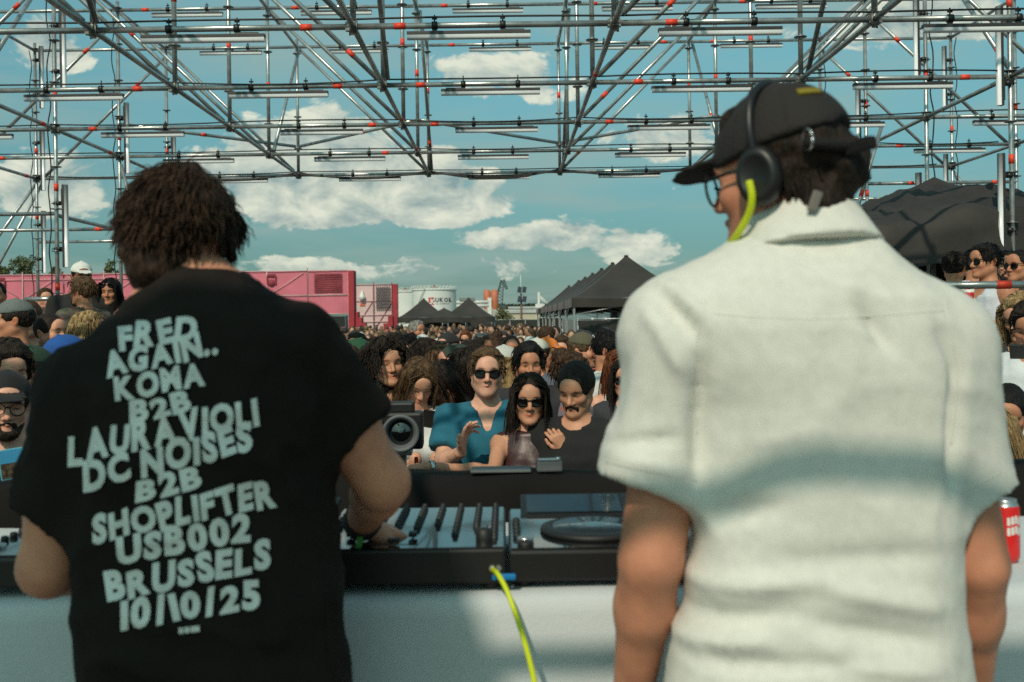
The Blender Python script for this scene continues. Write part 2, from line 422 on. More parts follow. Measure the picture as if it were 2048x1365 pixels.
# ---- pop-up tents
def canopy(mb, hw, hd, ez, pz, val=.22, n=8, crumple=0.0, seed=0, pw=1.25):
    R = random.Random(seed); base = len(mb.v)
    cs = [(-hw, -hd), (hw, -hd), (hw, hd), (-hw, hd)]
    for k in range(4):
        (x0, y0), (x1, y1) = cs[k], cs[(k + 1) % 4]; vs = []; fs = []; nx, nt = n, n
        for j in range(nt + 1):
            t = j / nt
            for i in range(nx + 1):
                s = i / nx; ex, ey = x0 + (x1 - x0) * s, y0 + (y1 - y0) * s
                z = ez + (pz - ez) * t ** pw - .05 * (1 - t) * math.sin(math.pi * s) * (1 if j else .6)
                edge = (i in (0, nx))
                z += 0 if edge else crumple * (R.random() - .5) * (1 - .6 * t)
                q = .985 * t
                vs.append((ex * (1 - q), ey * (1 - q), z))
        for j in range(nt):
            for i in range(nx):
                a = j * (nx + 1) + i; fs.append((a, a + 1, a + nx + 2, a + nx + 1))
        mb.raw(vs, fs, 0, True)
        # valance
        vs = []; fs = []
        for j in range(3):
            for i in range(nx * 2 + 1):
                s = i / nx / 2; nrm = ((y1 - y0), -(x1 - x0)); l = math.hypot(*nrm)
                wv = .018 * math.sin(s * 19 + k * 2) * j / 2
                ex, ey = x0 + (x1 - x0) * s + nrm[0] / l * (wv + .012), y0 + (y1 - y0) * s + nrm[1] / l * (wv + .012)
                vs.append((ex, ey, ez - .05 * .6 * math.sin(math.pi * s) * (1 - j * .3) - val * j / 2 + .004))
        w = nx * 2 + 1
        for j in range(2):
            for i in range(nx * 2): a = j * w + i; fs.append((a, a + w, a + w + 1, a + 1))
        mb.raw(vs, fs, 0, True)
def tent(x, y, hw, ez, pz, rz, label, group=None, val=.22, hd=None, seed=0, crumple=0.0):
    hd = hd or hw
    t = empty('popup_tent', (x, y, 0), rz, label, 'tent', group)
    mb = MB(); canopy(mb, hw, hd, ez, pz, val, seed=seed, crumple=crumple); mb.build('canopy', m_tent, t)
    mb = MB(); mb.lathe([(.0, .03), (.05, .02), (.06, -.02), (.03, -.05)], 10, (0, 0, pz)); mb.build('peak_cap', m_tent, t)
    for sx in (-1, 1):
        for sy in (-1, 1):
            mb = MB(); X, Yy = sx * (hw - .05), sy * (hd - .05)
            mb.box((X - .022, Yy - .022, .01), (X + .022, Yy + .022, ez - .03)); mb.box((X - .06, Yy - .06, 0), (X + .06, Yy + .06, .01)); mb.build('leg', m_pole, t)
    mb = MB()
    for (xa, ya), (xb, yb) in (((-1, -1), (1, -1)), ((1, -1), (1, 1)), ((1, 1), (-1, 1)), ((-1, 1), (-1, -1))):
        A = Vector((xa * (hw - .05), ya * (hd - .05), ez - .10)); B = Vector((xb * (hw - .05), yb * (hd - .05), ez - .10)); C = (A + B) / 2
        mb.tube(A, C + Vector((0, 0, .10)), .012, 6); mb.tube(B, C + Vector((0, 0, .10)), .012, 6)
        mb.tube(A - Vector((0, 0, .3)), C - Vector((0, 0, .22)) * .0 - Vector((0, 0, .05)), .011, 6); mb.tube(B - Vector((0, 0, .3)), C - Vector((0, 0, .05)), .011, 6)
    mb.build('truss', m_pole, t)
    return t
ordw = ['nearest', 'second', 'third', 'fourth', 'fifth', 'sixth', 'farthest']
for i, yy in enumerate((25.4, 28.5, 31.6, 34.7, 37.8, 40.9, 47.0)):
    t = tent(3.10 - .012 * i, yy, 1.49, 2.42, 3.50, 0, 'black pop-up tent, %s in the row beside the white-shirted man' % ordw[i], 'row of black tents on the right', seed=i)
    if i < 6:      # dark back wall along the far side
        mb = MB(); mb.raw([(1.47, -1.45, .05), (1.47, 1.45, .05), (1.47, 1.45, 2.3), (1.47, -1.45, 2.3)], [(0, 1, 2, 3)]); mb.build('side_wall', m_tent, t)
tent(-4.86, 60, 1.5, 2.16, 3.30, .05, 'black pop-up tent far away in front of the white storage tank', 'far black tents', val=.30, seed=21)
tent(-2.16, 60, 1.5, 2.16, 3.30, -.04, 'black pop-up tent far away, right of the storage tank lettering', 'far black tents', val=.30, seed=22)
tent(-3.95, 65, 1.5, 2.16, 2.78, .0, 'low black tent half hidden between the two far tents', 'far black tents', val=.30, seed=23)
# dark back wall behind the far tents
mb = MB(); mb.box((-6.4, 66.7, 0), (-.7, 66.75, 2.05)); tag(mb.build('tent_back_wall', m_tent), 'dark fabric wall behind the two far black tents', 'wall')

# the crumpled tent behind the right platform
def crumpled():
    t = empty('crumpled_tent', (5.0, 11.6, 0), .12, 'crumpled dark grey canopy tent behind the people on the right platform', 'tent')
    hw, ez, pz = 1.72, 2.78, 3.50; n = 26; vs = []; fs = []; R = np.random.RandomState(3)
    rings = 16; seg = 64; pts = []
    for j in range(rings + 1):
        t_ = j / rings
        for i in range(seg):
            a = 2 * math.pi * i / seg; c, s = math.cos(a), math.sin(a); k = 1 / max(abs(c), abs(s)); k = k ** .8
            r = hw * k * min(1, t_ * 1.25)
            z = pz - (pz - ez) * min(1, t_ * 1.25) ** .9 * (1 - .10 * math.cos(4 * a)) if t_ <= .8 else None
            if z is None:
                z = (pz - (pz - ez) * (1 - .10 * math.cos(4 * a))) - (t_ - .8) / .2 * (.34 + .16 * math.sin(3 * a + 1)); r = hw * k * (1.0 + .02 * math.sin(9 * a))
            pts.append((r * c, r * s, z))
    V = np.array(pts, np.float32); q = V.copy()
    d = fbm(q, 1.7, 3, 4) * .12 + (1 - np.abs(noise3(q, 2.6, 9))) ** 3 * .14 + (1 - np.abs(noise3(q, 5.2, 11))) ** 4 * .05
    fade = np.clip(np.linalg.norm(V[:, :2], axis=1) / 1.0, 0, 1)
    V[:, 2] += d * fade; V[:, 0] += fbm(q, 2.5, 5, 2) * .05 * fade; V[:, 1] += fbm(q, 2.5, 6, 2) * .05 * fade
    F = np.array([[j * seg + i, j * seg + (i + 1) % seg, (j + 1) * seg + (i + 1) % seg, (j + 1) * seg + i] for j in range(rings) for i in range(seg)], np.int32)
    o = bpy.data.objects.new('canopy', npmesh('canopy', V, F, mat('grey_tent_fabric', (.030, .027, .025), .75, var=.3, vscale=2.5, bump=.6, bscale=9))); link(o, t)
    for sx in (-1, 1):
        for sy in (-1, 1):
            mb = MB(); mb.tube((sx * 1.6, sy * 1.6, 0), (sx * 1.6, sy * 1.6, 2.62), .025, 8); mb.build('leg', m_pole, t)
    mb = MB(); mb.tube((-.72, -1.2, .6), (-.72, -1.2, 2.82), .026, 8); mb.tube((-.72, -1.2, 2.42), (-.95, -1.2, 2.62), .016, 6); mb.tube((-.72, -1.2, 2.42), (-.49, -1.2, 2.62), .016, 6); mb.build('centre_pole', m_pole, t)
    mb = MB(); mb.box((-1.6, 1.55, 0), (1.6, 1.58, 2.75)); mb.box((1.58, -1.6, 0), (1.61, 1.55, 2.75)); mb.build('side_wall', m_tent, t)
crumpled()

# ---- fence panels with black mesh
m_mesh = mat('black_fence_mesh', (.022, .026, .022), .8, var=.35, vscale=3, bump=.6, bscale=3, stretch=(1, 1, 3))
def fence(p0, p1, h, label, group):
    p0 = Vector(p0); p1 = Vector(p1); d = p1 - p0; L = d.length; rz = math.atan2(d.y, d.x)
    t = empty('fence_panel', p0, rz, label, 'fence', group)
    mb = MB(); nx, nz = 12, 5; vs = [(L * i / nx, -.012 + .02 * math.sin(i * 1.7 + j * 2.1), .1 + (h - .17) * j / nz) for j in range(nz + 1) for i in range(nx + 1)]
    mb.raw(vs, [(j * (nx + 1) + i, j * (nx + 1) + i + 1, (j + 1) * (nx + 1) + i + 1, (j + 1) * (nx + 1) + i) for j in range(nz) for i in range(nx)], 0, True); mb.build('mesh_sheet', m_mesh, t)
    for x in (0, L):
        mb = MB(); mb.tube((x, 0, 0), (x, 0, h), .021, 8); mb.build('post', m_pole, t)
    for z in (.12, h - .04):
        mb = MB(); mb.tube((.02, 0, z), (L - .02, 0, z), .016, 8); mb.build('rail', m_pole, t)
    for x in (.3, L * .45, L * .72):
        mb = MB(); mb.tube((x, 0, h - .06), (x, 0, h - .02), .028, 8); mb.build('clip', m_white, t)
    return t
a = P(1156, 640, 20.5); b = P(1281, 640, 20.2)
fence((a.x, a.y, 0), (b.x, b.y, 0), 1.95, 'steel fence panel with black mesh in front of the nearest tent', 'mesh fence panels')
a = P(1283, 640, 20.2); fence((a.x, a.y, 0), (a.x + 1.5, a.y - .3, 0), 1.95, 'steel fence panel with black mesh hidden behind the white shirt', 'mesh fence panels')
for i in range(3):
    fence((-.75 + i * 1.12, 73, 0), (.34 + i * 1.12, 73, 0), 2.02, 'far black mesh fence panel before the small tree, %s of three' % ('leftmost', 'middle one', 'rightmost')[i], 'far fence panels')
for i in range(2):
    a = P(1078 + 22 * i, 650, 44); fence((a.x, 44 + i, 0), (a.x + .6, 44.2 + i, 0), 2.05, 'narrow fence panel beside the %s tent legs' % ('farthest', 'sixth')[i], 'far fence panels')

# ---- pink scaffold walls
m_pink = mat('pink_scrim', (.62, .165, .22), .75, var=.16, vscale=.5, bump=.25, bscale=2.0)
m_pinkd = mat('dark_red_scrim', (.36, .030, .045), .75, var=.15, vscale=.6)
m_pinkl = mat('pale_pink_scrim', (.66, .47, .47), .8, var=.12, vscale=.5)
m_ptube = mat('pink_white_tube', (.72, .45, .45), .5, var=.1)
m_dred = mat('dim_red_fixture', (.26, .03, .045), .7, var=.2)
m_band = mat('grey_walkway_band', (.42, .43, .43), .7, var=.25, vscale=1.5)
def pinkwall():
    Y = 75.0; xr = P(697, 600, Y).x; zt = 5.85; t = empty('pink_wall', (xr, Y, 0), 0, 'long pink scrim covered scaffold wall behind the crowd on the left', 'wall')
    n = 15; w = 3.05
    for i in range(n):
        x1 = -i * w; x0 = x1 - w
        for k, (z0, z1) in enumerate(((4.05, zt), (2.62, 3.98)) if i < 4 else ((2.95, zt), (1.2, 2.25))):
            mb = MB(); nx, nz = 6, 4; RR = random.Random(i * 7 + k)
            vs = [(x0 + .03 + (w - .06) * a / nx, .05 * RR.random(), z0 + (z1 - z0) * b / nz) for b in range(nz + 1) for a in range(nx + 1)]
            mb.raw(vs, [(b * (nx + 1) + a, b * (nx + 1) + a + 1, (b + 1) * (nx + 1) + a + 1, (b + 1) * (nx + 1) + a) for b in range(nz) for a in range(nx)], 0, True)
            mb.build('scrim_panel', m_pink, t)
        mb = MB(); mb.tube((x1, -.06, 0), (x1, -.06, zt + .22), .03, 6); mb.build('post', m_dred if i % 2 else m_ptube, t)
        if i < 4:
            mb = MB(); mb.box((x0, -.03, 2.15), (x1, .3, 2.32)); mb.build('walkway_edge', m_white, t)
            mb = MB(); mb.box((x0, .02, .9), (x1, .08, 2.14)); mb.build('scrim_panel', m_pink, t)
        else:
            mb = MB(); mb.box((x0, -.03, 2.32), (x1, .25, 2.86)); mb.build('walkway_edge', m_band, t)
        for z in ((zt, 4.02, 2.6) if i < 4 else (zt, zt - .38, 2.95, 2.28)):
            mb = MB(); mb.tube((x0 + .02, -.07, z), (x1 - .02, -.07, z), .028, 6); mb.build('ledger', m_ptube, t)
        if i % 2 == 1 or i > 3:
            mb = MB(); s = 1 if i % 2 else -1
            mb.tube((x0 + w * (.1 if s > 0 else .9), -.06, zt - 1.7), (x0 + w * (.9 if s > 0 else .1), -.06, zt - .15), .026, 6); mb.build('diagonal_brace', m_ptube, t)
        if i in (1, 4, 6, 8, 10, 12):       # moving heads hung behind the scrim read as dark red shapes
            cx = x0 + (.35 if i == 1 else 1.4); zc = zt - .75; mb = MB()
            mb.bbox((cx - .30, -.12, zc + .36), (cx + .30, -.02, zc + .56), .03)
            mb.box((cx - .36, -.11, zc - .25), (cx - .26, -.03, zc + .42)); mb.box((cx + .26, -.11, zc - .25), (cx + .36, -.03, zc + .42))
            mb.lathe([(0, -.12), (.24, -.10), (.27, .0), (.24, .05), (0, .06)], 16, (0, 0, 0), M=Matrix.Translation((cx, -.08, zc - .12)) @ Matrix.Rotation(math.pi / 2, 4, 'X')); mb.build('stage_light', m_dred, t)
        if i in (0, 3):
            mb = MB()
            for q in range(9): mb.box((x0 + .5, -.1, 4.25 + q * .16), (x0 + 2.6, -.06, 4.33 + q * .16))
            mb.build('louvre_rack', m_dred, t)
    mb = MB(); mb.box((0.0, -.1, .3), (.42, 1.2, zt - .02)); mb.build('end_panel', m_pinkd, t)
    for q in range(6):
        mb = MB(); mb.box((.42 + q * .27, .15, .0), (.42 + (q + 1) * .27 - .01, 1.1, 2.72 - q * .42)); mb.build('stair_step', m_pinkd, t)
    return t
pinkwall()
def pinkwall2():
    Y = 106.0; x0 = P(706, 600, Y).x; x1 = P(786, 600, Y).x; zt = 5.95; w = x1 - x0
    t = empty('pale_wall', (x0, Y, 0), 0, 'pale pink scrim scaffold wall further back, left of the white tanks', 'wall')
    for i in range(2):
        mb = MB(); mb.box((w * i / 2 + .02, 0, 1.2), (w * (i + 1) / 2 - .02, .05, zt)); mb.build('scrim_panel', m_pinkl, t)
        mb = MB(); mb.tube((w * i / 2 + .05, -.06, 1.0), (w * (i + 1) / 2 - .05, -.06, 4.1), .04, 6); mb.build('diagonal_brace', m_dred, t)
    for x in (.1, w * .52, w - .1):
        mb = MB(); mb.tube((x, -.1, 0), (x, -.1, zt + .2), .05, 6); mb.build('post', m_dred, t)
    for z in (zt, 4.2, 2.7, 2.0):
        mb = MB(); mb.tube((0, -.1, z), (w, -.1, z), .04, 6); mb.build('ledger', m_ptube, t)
    mb = MB(); mb.box((w, -.2, .2), (w + .5, .6, zt)); mb.build('end_panel', m_pinkd, t)
    for q in range(3):
        mb = MB(); mb.box((w - (q + 1) * .5, -.5, 0), (w - q * .5 - .01, -.15, 2.6 - q * .8)); mb.build('stair_step', m_pinkd, t)
    mb = MB()
    for q in range(8):
        mb.box((w * .58, -.2, 3.3 + q * .32), (w * .93, -.14, 3.36 + q * .32)); mb.box((w * (.59 + q * .047), -.24, 3.3), (w * (.605 + q * .047), -.20, 5.75))
    mb.build('deck_rack', mat('rack_dark', (.05, .045, .05), .7), t)
    mb = MB(); mb.box((w * .18, -.1, 3.7), (w * .3, -.05, 4.0)); mb.build('warning_plate', mat('orange_plate', (.7, .13, .06), .5), t)
    mb = MB(); mb.lathe([(0, .0), (.28, .05), (.32, .4), (.15, .7), (.1, 1.0)], 14, (w * .24, -.3, 4.3)); mb.build('hanging_lamp', m_white, t)
    return t
pinkwall2()
m_grey = mat('grey_case', (.11, .12, .125), .6, var=.2)
def speaker_stack():
    p = P(672, 640, 68); t = empty('speaker_stack', (p.x, 68, 0), 0, 'dark grey speaker stack at the foot of the pink wall', 'loudspeaker')
    for k in range(3):
        mb = MB(); mb.bbox((-.75, -.5, .02 + k * .8), (.75, .5, .80 + k * .8), .03); mb.build('speaker_cabinet', m_grey, t)
        mb = MB(); mb.box((-.68, -.53, .08 + k * .8), (.68, -.502, .74 + k * .8)); mb.build('grille', m_black, t)
speaker_stack()
# ---- storage tanks
def arc_text(s, R, ang0, z, h, rot, matl, name, parent, bold=.02, track=1.12):
    mb = MB(); x = 0; W_ = sum(glyph(c, bold)[2] * track if c != ' ' else .5 for c in s) * h; a0 = -W_ / 2
    for c in s:
        if c == ' ': a0 += .5 * h; continue
        V, Fs, w = glyph(c, bold); vs = []
        for v in V:
            th = ang0 + (a0 + v.x * h) / R; vs.append(((R + .03) * math.sin(th), -(R + .03) * math.cos(th), z + v.y * h))
        mb.raw(vs, Fs); a0 += w * h * track
    return mb.build(name, matl, parent)
m_tank = mat('white_tank_steel', (.72, .735, .70), .45, var=.06, vscale=.25, bump=.1, bscale=1)
def tank(u, Y, R, top, label, logo=False):
    p = P(u, 642, Y); t = empty('storage_tank', (p.x, Y, 0), 0, label, 'storage tank')
    mb = MB(); mb.lathe([(R, 0), (R, top * .33), (R, top * .66), (R, top)], 64); mb.lathe([(R, top), (R * .5, top + .35), (0.01, top + .5)], 64); mb.build('shell', m_tank, t)
    mb = MB(); mb.lathe([(R + .02, top - .35), (R + .22, top - .35), (R + .22, top - .1), (R + .02, top - .1)], 64); mb.build('wind_girder', m_tank, t)
    for k in range(36):
        th = 2 * math.pi * k / 36; mb = MB(); mb.tube(((R + .15) * math.cos(th), (R + .15) * math.sin(th), top - .1), ((R + .15) * math.cos(th), (R + .15) * math.sin(th), top + 1.0), .06, 5)
        if k == 0: first = mb.build('railing_post', m_white, t)
        else: mb.build('railing_post', m_white, t)
    for z in (top + .5, top + 1.0):
        mb = MB(); mb.path([((R + .15) * math.cos(a), (R + .15) * math.sin(a), z) for a in [2 * math.pi * i / 48 for i in range(49)]], .06, 5); mb.build('railing', m_white, t)
    mb = MB(); mb.lathe([(.9, top + .2), (.9, top + .9), (.2, top + 1.3), (0.01, top + 1.3)], 10); mb.build('roof_vent', mat('roof_vent_rust', (.16, .07, .06), .7), t)
    if logo:
        ink = mat('tank_lettering', (.05, .05, .055), .6); red = mat('tank_logo_red', (.62, .05, .05), .6)
        a = math.asin(max(-1, min(1, ((889 - u) / FPX * Y) / R))); arc_text('LUKOIL', R, a, 7.75, 1.12, 0, ink, 'lettering', t, .045, 1.2)
        arc_text('OIL COMPANY', R, a, 6.95, .48, 0, mat('tank_lettering_grey', (.25, .25, .27), .6), 'small_lettering', t, .01)
        a2 = math.asin(((866.5 - u) / FPX * Y) / R)
        mb = MB(); s = .85
        vs = []; n = 6
        for j in (0, 1):
            for i in range(n + 1):
                th = a2 + (-s + 2 * s * i / n) / R; vs.append(((R + .02) * math.sin(th), -(R + .02) * math.cos(th), 6.85 + j * 2.2))
        mb.raw(vs, [(i, i + 1, n + 2 + i, n + 1 + i) for i in range(n)]); mb.build('logo_plate', red, t)
        arc_text('LK', R + .03, a2, 7.2, 1.4, 0, m_white, 'logo_mark', t, .04, 1.0)
    # ladder
    for k in range(10):
        pass
    mb = MB(); mb.path([((R + .5) * math.sin(-1.1 + .07 * i), -(R + .5) * math.cos(-1.1 + .07 * i), 1 + top * i / 12) for i in range(12)], .12, 5); mb.build('stair_rail', mat('stair_grey', (.3, .33, .35), .6), t)
    return t
tank(869, 300, 6.6, 11.6, 'white oil storage tank with red and black lettering', True)
tank(812, 330, 7.2, 12.0, 'plain white storage tank just left of the lettered tank')
# ---- harbour things on the horizon
m_conc = mat('pale_concrete', (.45, .44, .40), .8, var=.2, vscale=.3)
def pipe_rack():
    a = P(912, 606, 320); t = empty('pipe_gantry', (a.x, 320, 0), 0, 'low white pipe gantry between the lettered tank and orange silos', 'gantry')
    W_ = 10.5
    for z in (6.8, 8.0):
        mb = MB(); mb.tube((0, 0, z), (W_, 0, z), .5, 8); mb.build('pipe', m_white, t)
    for i in range(6):
        mb = MB(); mb.box((i * 2 - .15, -.3, 0), (i * 2 + .15, .3, 8.6)); mb.build('pillar', m_conc, t)
    mb = MB(); mb.box((1, -1, 8.7), (6, 1, 9.4)); mb.build('duct', mat('duct_grey', (.2, .22, .22), .6), t)
pipe_rack()
def silos():
    a = P(982, 606, 350); t = empty('silo_pair', (a.x, 350, 0), 0, 'pair of orange cement silos beside the dark harbour crane', 'silo')
    m_o = mat('orange_silo', (.52, .16, .08), .6, var=.12, vscale=.5)
    for s in (-1, 1):
        mb = MB(); mb.lathe([(0.3, 4.2), (1.25, 6.4), (1.25, 12.2), (0.8, 12.8), (0.01, 12.9)], 20, (s * 1.32, 0, 0)); mb.build('silo_barrel', m_o, t)
        for q in (-1, 1):
            mb = MB(); mb.tube((s * 1.52 + q * 1.1, -.9, 0), (s * 1.52 + q * 1.1, -.9, 6.4), .12, 6); mb.build('leg', m_white, t)
    mb = MB(); mb.box((-3.4, -1.2, 2.2), (3.6, 1.2, 5.9)); mb.build('mixing_house', m_conc, t)
    mb = MB(); mb.box((-1.2, -1.6, 1.0), (.2, -1.2, 10.0)); mb.build('chute', m_white, t)
silos()
def crane():
    Y = 400; m_c = mat('dark_crane_steel', (.055, .075, .085), .6, var=.15)
    a = P(997, 608, Y); t = empty('harbour_crane', (a.x, Y, 0), 0, 'dark lattice harbour crane behind the orange silos', 'crane')
    def w(u, v): q = P(u, v, Y); return Vector((q.x - a.x, 0, q.z))
    def lattice(name, p0, p1, w0, w1, n):
        d = (p1 - p0).normalized(); s = Vector((d.z, 0, -d.x)); mb = MB()
        for y in (-.9, .9):
            o = Vector((0, y, 0))
            mb.tube(p0 + s * w0 + o, p1 + s * w1 + o, .16, 5); mb.tube(p0 - s * w0 + o, p1 - s * w1 + o, .16, 5)
            for i in range(n):
                f0, f1 = i / n, (i + 1) / n; A = p0.lerp(p1, f0); B = p0.lerp(p1, f1); wa = w0 + (w1 - w0) * f0; wb = w0 + (w1 - w0) * f1
                mb.tube(A + s * wa + o, B - s * wb + o, .10, 4); mb.tube(A - s * wa + o, B + s * wb + o, .10, 4)
        mb.build(name, m_c, t)
    lattice('boom', w(996, 612), w(1005, 560), 1.7, .6, 8); lattice('jib', w(1005, 560), w(1014, 579), .7, .25, 5); lattice('back_stay', w(990, 606), w(1003, 561), .25, .2, 6)
    mb = MB(); q = w(996, 620); mb.box((q.x - 2.6, -2, 4), (q.x + 3.0, 2, 8.2)); mb.build('cab_house', m_c, t)
    for s in (-2, 2):
        mb = MB(); mb.box((q.x + s - .3, -1, 0), (q.x + s + .3, 1, 4)); mb.build('leg', m_c, t)
crane()
def solar_mast():
    Y = 150; a = P(1043, 640, Y); t = empty('solar_mast', (a.x, Y, 0), 0, 'thin mast carrying four dark tilted solar panels', 'mast')
    mb = MB(); mb.tube((0, 0, 0), (0, 0, P(1043, 588, Y).z), .18, 8, r2=.14); mb.build('pole', mat('rusty_pole', (.18, .10, .07), .7), t)
    mb = MB(); mb.tube((0, 0, P(1043, 590, Y).z), (-.06, 0, P(1043, 550, Y).z), .05, 6); mb.build('antenna', m_white, t)
    m_pv = mat('dark_solar_panel', (.02, .025, .04), .25, var=.2)
    for r, v in enumerate((580, 599)):
        for s in (-1, 1):
            z = P(1043, v, Y).z; mb = MB(); mb.bbox((-.30, -.03, -.48), (.30, .03, .48), .015, M=Matrix.Translation((s * .36 + .12, -.3, z)) @ Matrix.Rotation(.22 * 1, 4, 'Y') @ Matrix.Rotation(-.4, 4, 'X')); mb.build('solar_panel', m_pv, t)
solar_mast()
def pylon():
    Y = 260; a = P(1078, 640, Y); t = empty('white_pylon', (a.x, Y, 0), 0, 'white pylon with stay cables left of the tent row', 'pylon')
    mb = MB(); mb.box((-.28, -.28, 0), (.28, .28, P(1078, 585, Y).z)); mb.build('mast', m_white, t)
    for v, u in ((590, 1104), (594, 1100)):
        q = P(u, 614, Y); mb = MB(); mb.tube((0, 0, P(1078, v, Y).z), (q.x - a.x, 0, q.z), .13, 5); mb.build('stay_cable', m_white, t)
    mb = MB(); mb.box((-.9, -.5, P(1078, 616, Y).z), (1.5, .5, P(1078, 608, Y).z)); mb.build('cabin', m_white, t)
pylon()
def shed(u0, u1, v0, Y, col, label, name='harbour_shed'):
    a = P(u0, v0, Y); b = P(u1, v0, Y); t = empty(name, (a.x, Y, 0), 0, label, 'building')
    w = b.x - a.x; mb = MB(); mb.box((0, 0, 0), (w, 12, a.z)); mb.build('wall', mat('shed_' + label[:8], col, .7, var=.15, vscale=.2), t)
    mb = MB(); mb.raw([(-.3, -.3, a.z), (w + .3, -.3, a.z), (w + .3, 6, a.z + .8), (-.3, 6, a.z + .8), (w + .3, 12.3, a.z), (-.3, 12.3, a.z)], [(0, 1, 2, 3), (3, 2, 4, 5), (1, 4, 2), (0, 3, 5)]); mb.build('roof', m_conc, t)
    mb = MB()
    for i in range(int(w / 3)): mb.box((1 + i * 3, -.05, .2), (2.2 + i * 3, -.01, a.z * .5))
    mb.build('door', m_grey, t)
shed(1018, 1074, 618, 330, (.16, .42, .38), 'turquoise low harbour shed beyond the small tree')
shed(1000, 1078, 627, 200, (.50, .45, .34), 'sandy low wall block behind the far fence', 'yard_wall')
# ---- trees
m_leaf = mat('leaf_green', (.09, .10, .03), .7, var=.45, vscale=1.2, objcol=False)
m_leafd = mat('leaf_dark', (.035, .055, .03), .8, var=.4, vscale=.5)
m_bark = mat('bark', (.10, .075, .05), .9, var=.3)
def tree(x, y, h, r, label, seed, ml=None, n=1500, leaf=.16, group=None):
    R = random.Random(seed); t = empty('tree', (x, y, 0), R.random() * 6, label, 'tree', group)
    mb = MB(); mb.tube((0, 0, 0), (.05, 0, h * .5), h * .025, 8, r2=h * .015)
    for k in range(6):
        a = R.random() * 6.3; mb.tube((.03, 0, h * (.28 + .04 * k)), (math.cos(a) * r * .6, math.sin(a) * r * .6, h * (.55 + .06 * k)), h * .011, 6, r2=h * .004)
    mb.build('trunk', m_bark, t)
    clumps = [(R.gauss(0, .42) * r, R.gauss(0, .42) * r, h * R.uniform(.42, .96), R.uniform(.22, .42) * r) for _ in range(22)]
    vs = []; fs = []
    for i in range(n):
        cx, cy, cz, cr = R.choice(clumps); v = Vector((R.gauss(0, 1), R.gauss(0, 1), R.gauss(0, 1))).normalized() * cr * R.random() ** .4
        f = 1 - .5 * max(0, (cz / h - .6) / .4); c = Vector((cx * f, cy * f, cz)) + v
        q = Vector((R.gauss(0, 1), R.gauss(0, 1), R.gauss(0, 1))).normalized(); a = q.orthogonal().normalized() * leaf; b = q.cross(a) * .7
        o = len(vs); vs += [c - a, c + b * .8, c + a, c - b * .8]; fs.append((o, o + 1, o + 2, o + 3))
    mb = MB(); mb.raw(vs, fs); mb.build('crown', ml or m_leaf, t)
for k, (u, v, r) in enumerate(((48, 512, 1.6), (112, 530, 1.0), (213, 521, 1.4), (12, 531, .9))):
    q = P(u, v, 92); tree(q.x, 92, q.z, r, 'leafy treetop showing above the pink wall, %s' % ('left of the tall steel post', 'right of the tall steel post', 'behind the woman in black halter top', 'at the left picture edge')[k], k, n=1300, leaf=.15, group='trees behind the pink wall')
q = P(1010, 618, 110); tree(q.x, 110, q.z, 1.7, 'small green tree behind the far fence, below the crane', 9, n=900, leaf=.15)
mb = MB(); RT_ = random.Random(77)
for k in range(60):
    u = 985 + k * 1.9; q = P(u, 607 + RT_.random() * 6, 700); cx = q.x; vs = []
    for i in range(70):
        c = Vector((cx + RT_.gauss(0, 1.6), 700 + RT_.gauss(0, 3), q.z * (.25 + .75 * RT_.random() ** .6))); n_ = Vector((RT_.gauss(0, 1), RT_.gauss(0, 1), RT_.gauss(0, 1))).normalized(); a_ = n_.orthogonal().normalized() * .8; b_ = n_.cross(a_) * .7
        mb.raw([c - a_, c + b_, c + a_, c - b_], [(0, 1, 2, 3)])
tag(mb.build('distant_wood', m_leafd), 'dark distant tree line on the horizon under the solar mast', 'trees', kind='stuff')
# ------------------------------------------------------------------ the scaffold roof over the stage
m_tape = mat('red_tape', (.80, .060, .025), .55, var=.12, vscale=20)
m_ring = mat('rosette_steel', (.33, .35, .35), .4, .8, var=.2)
m_couple = mat('coupler_steel', (.20, .21, .20), .45, .8, var=.4, vscale=30)
SX = [-7.37, -5.30, -3.23, -1.17, .90, 2.96, 5.03, 7.10]
SY = [15.80, 13.83, 11.86, 9.89, 7.92, 5.95, 3.98, 2.01, .04, -1.93]
ZL, ZU = CZ + 2.345, CZ + 4.37
RT = .0242
scaf = empty('scaffold_frame', (0, SY[0], 0), 0, 'galvanised scaffold frame spanning overhead and down both sides of the stage', 'scaffold')
OFF = Vector((0, SY[0], 0)); RS = random.Random(5)
_tm = {}
def unit_tube(L):
    k = round(L, 2)
    if k not in _tm:
        mb = MB(); mb.tube((0, 0, 0), (0, 0, L), RT, 12); o = mb.build('tube_proto', m_steel); _tm[k] = o.data; bpy.data.objects.remove(o)
    return _tm[k]
def tape_mesh():
    mb = MB(); mb.tube((0, 0, -.045), (0, 0, .045), RT + .0025, 14); o = mb.build('tape_proto', m_tape); d = o.data; bpy.data.objects.remove(o); return d
def ring_mesh():
    mb = MB(); mb.lathe([(.026, -.006), (.060, -.005), (.064, 0), (.060, .005), (.026, .006), (.026, -.006)], 16); o = mb.build('ring_proto', m_ring); d = o.data; bpy.data.objects.remove(o); return d
def coup_mesh():
    mb = MB(); mb.lathe([(.0255, -.05), (.036, -.045), (.036, .045), (.0255, .05)], 10)
    mb.box((-.05, -.02, -.03), (-.028, .02, .03)); mb.box((.028, -.02, -.03), (.055, .02, .03)); mb.box((-.02, .028, -.035), (.02, .06, .035)); mb.tube((.03, .03, -.06), (.03, .03, .055), .008, 6); mb.tube((-.03, -.03, -.06), (-.03, -.03, .05), .008, 6)
    o = mb.build('coup_proto', m_couple); d = o.data; bpy.data.objects.remove(o); return d
TAPE, RING, COUP = tape_mesh(), ring_mesh(), coup_mesh()
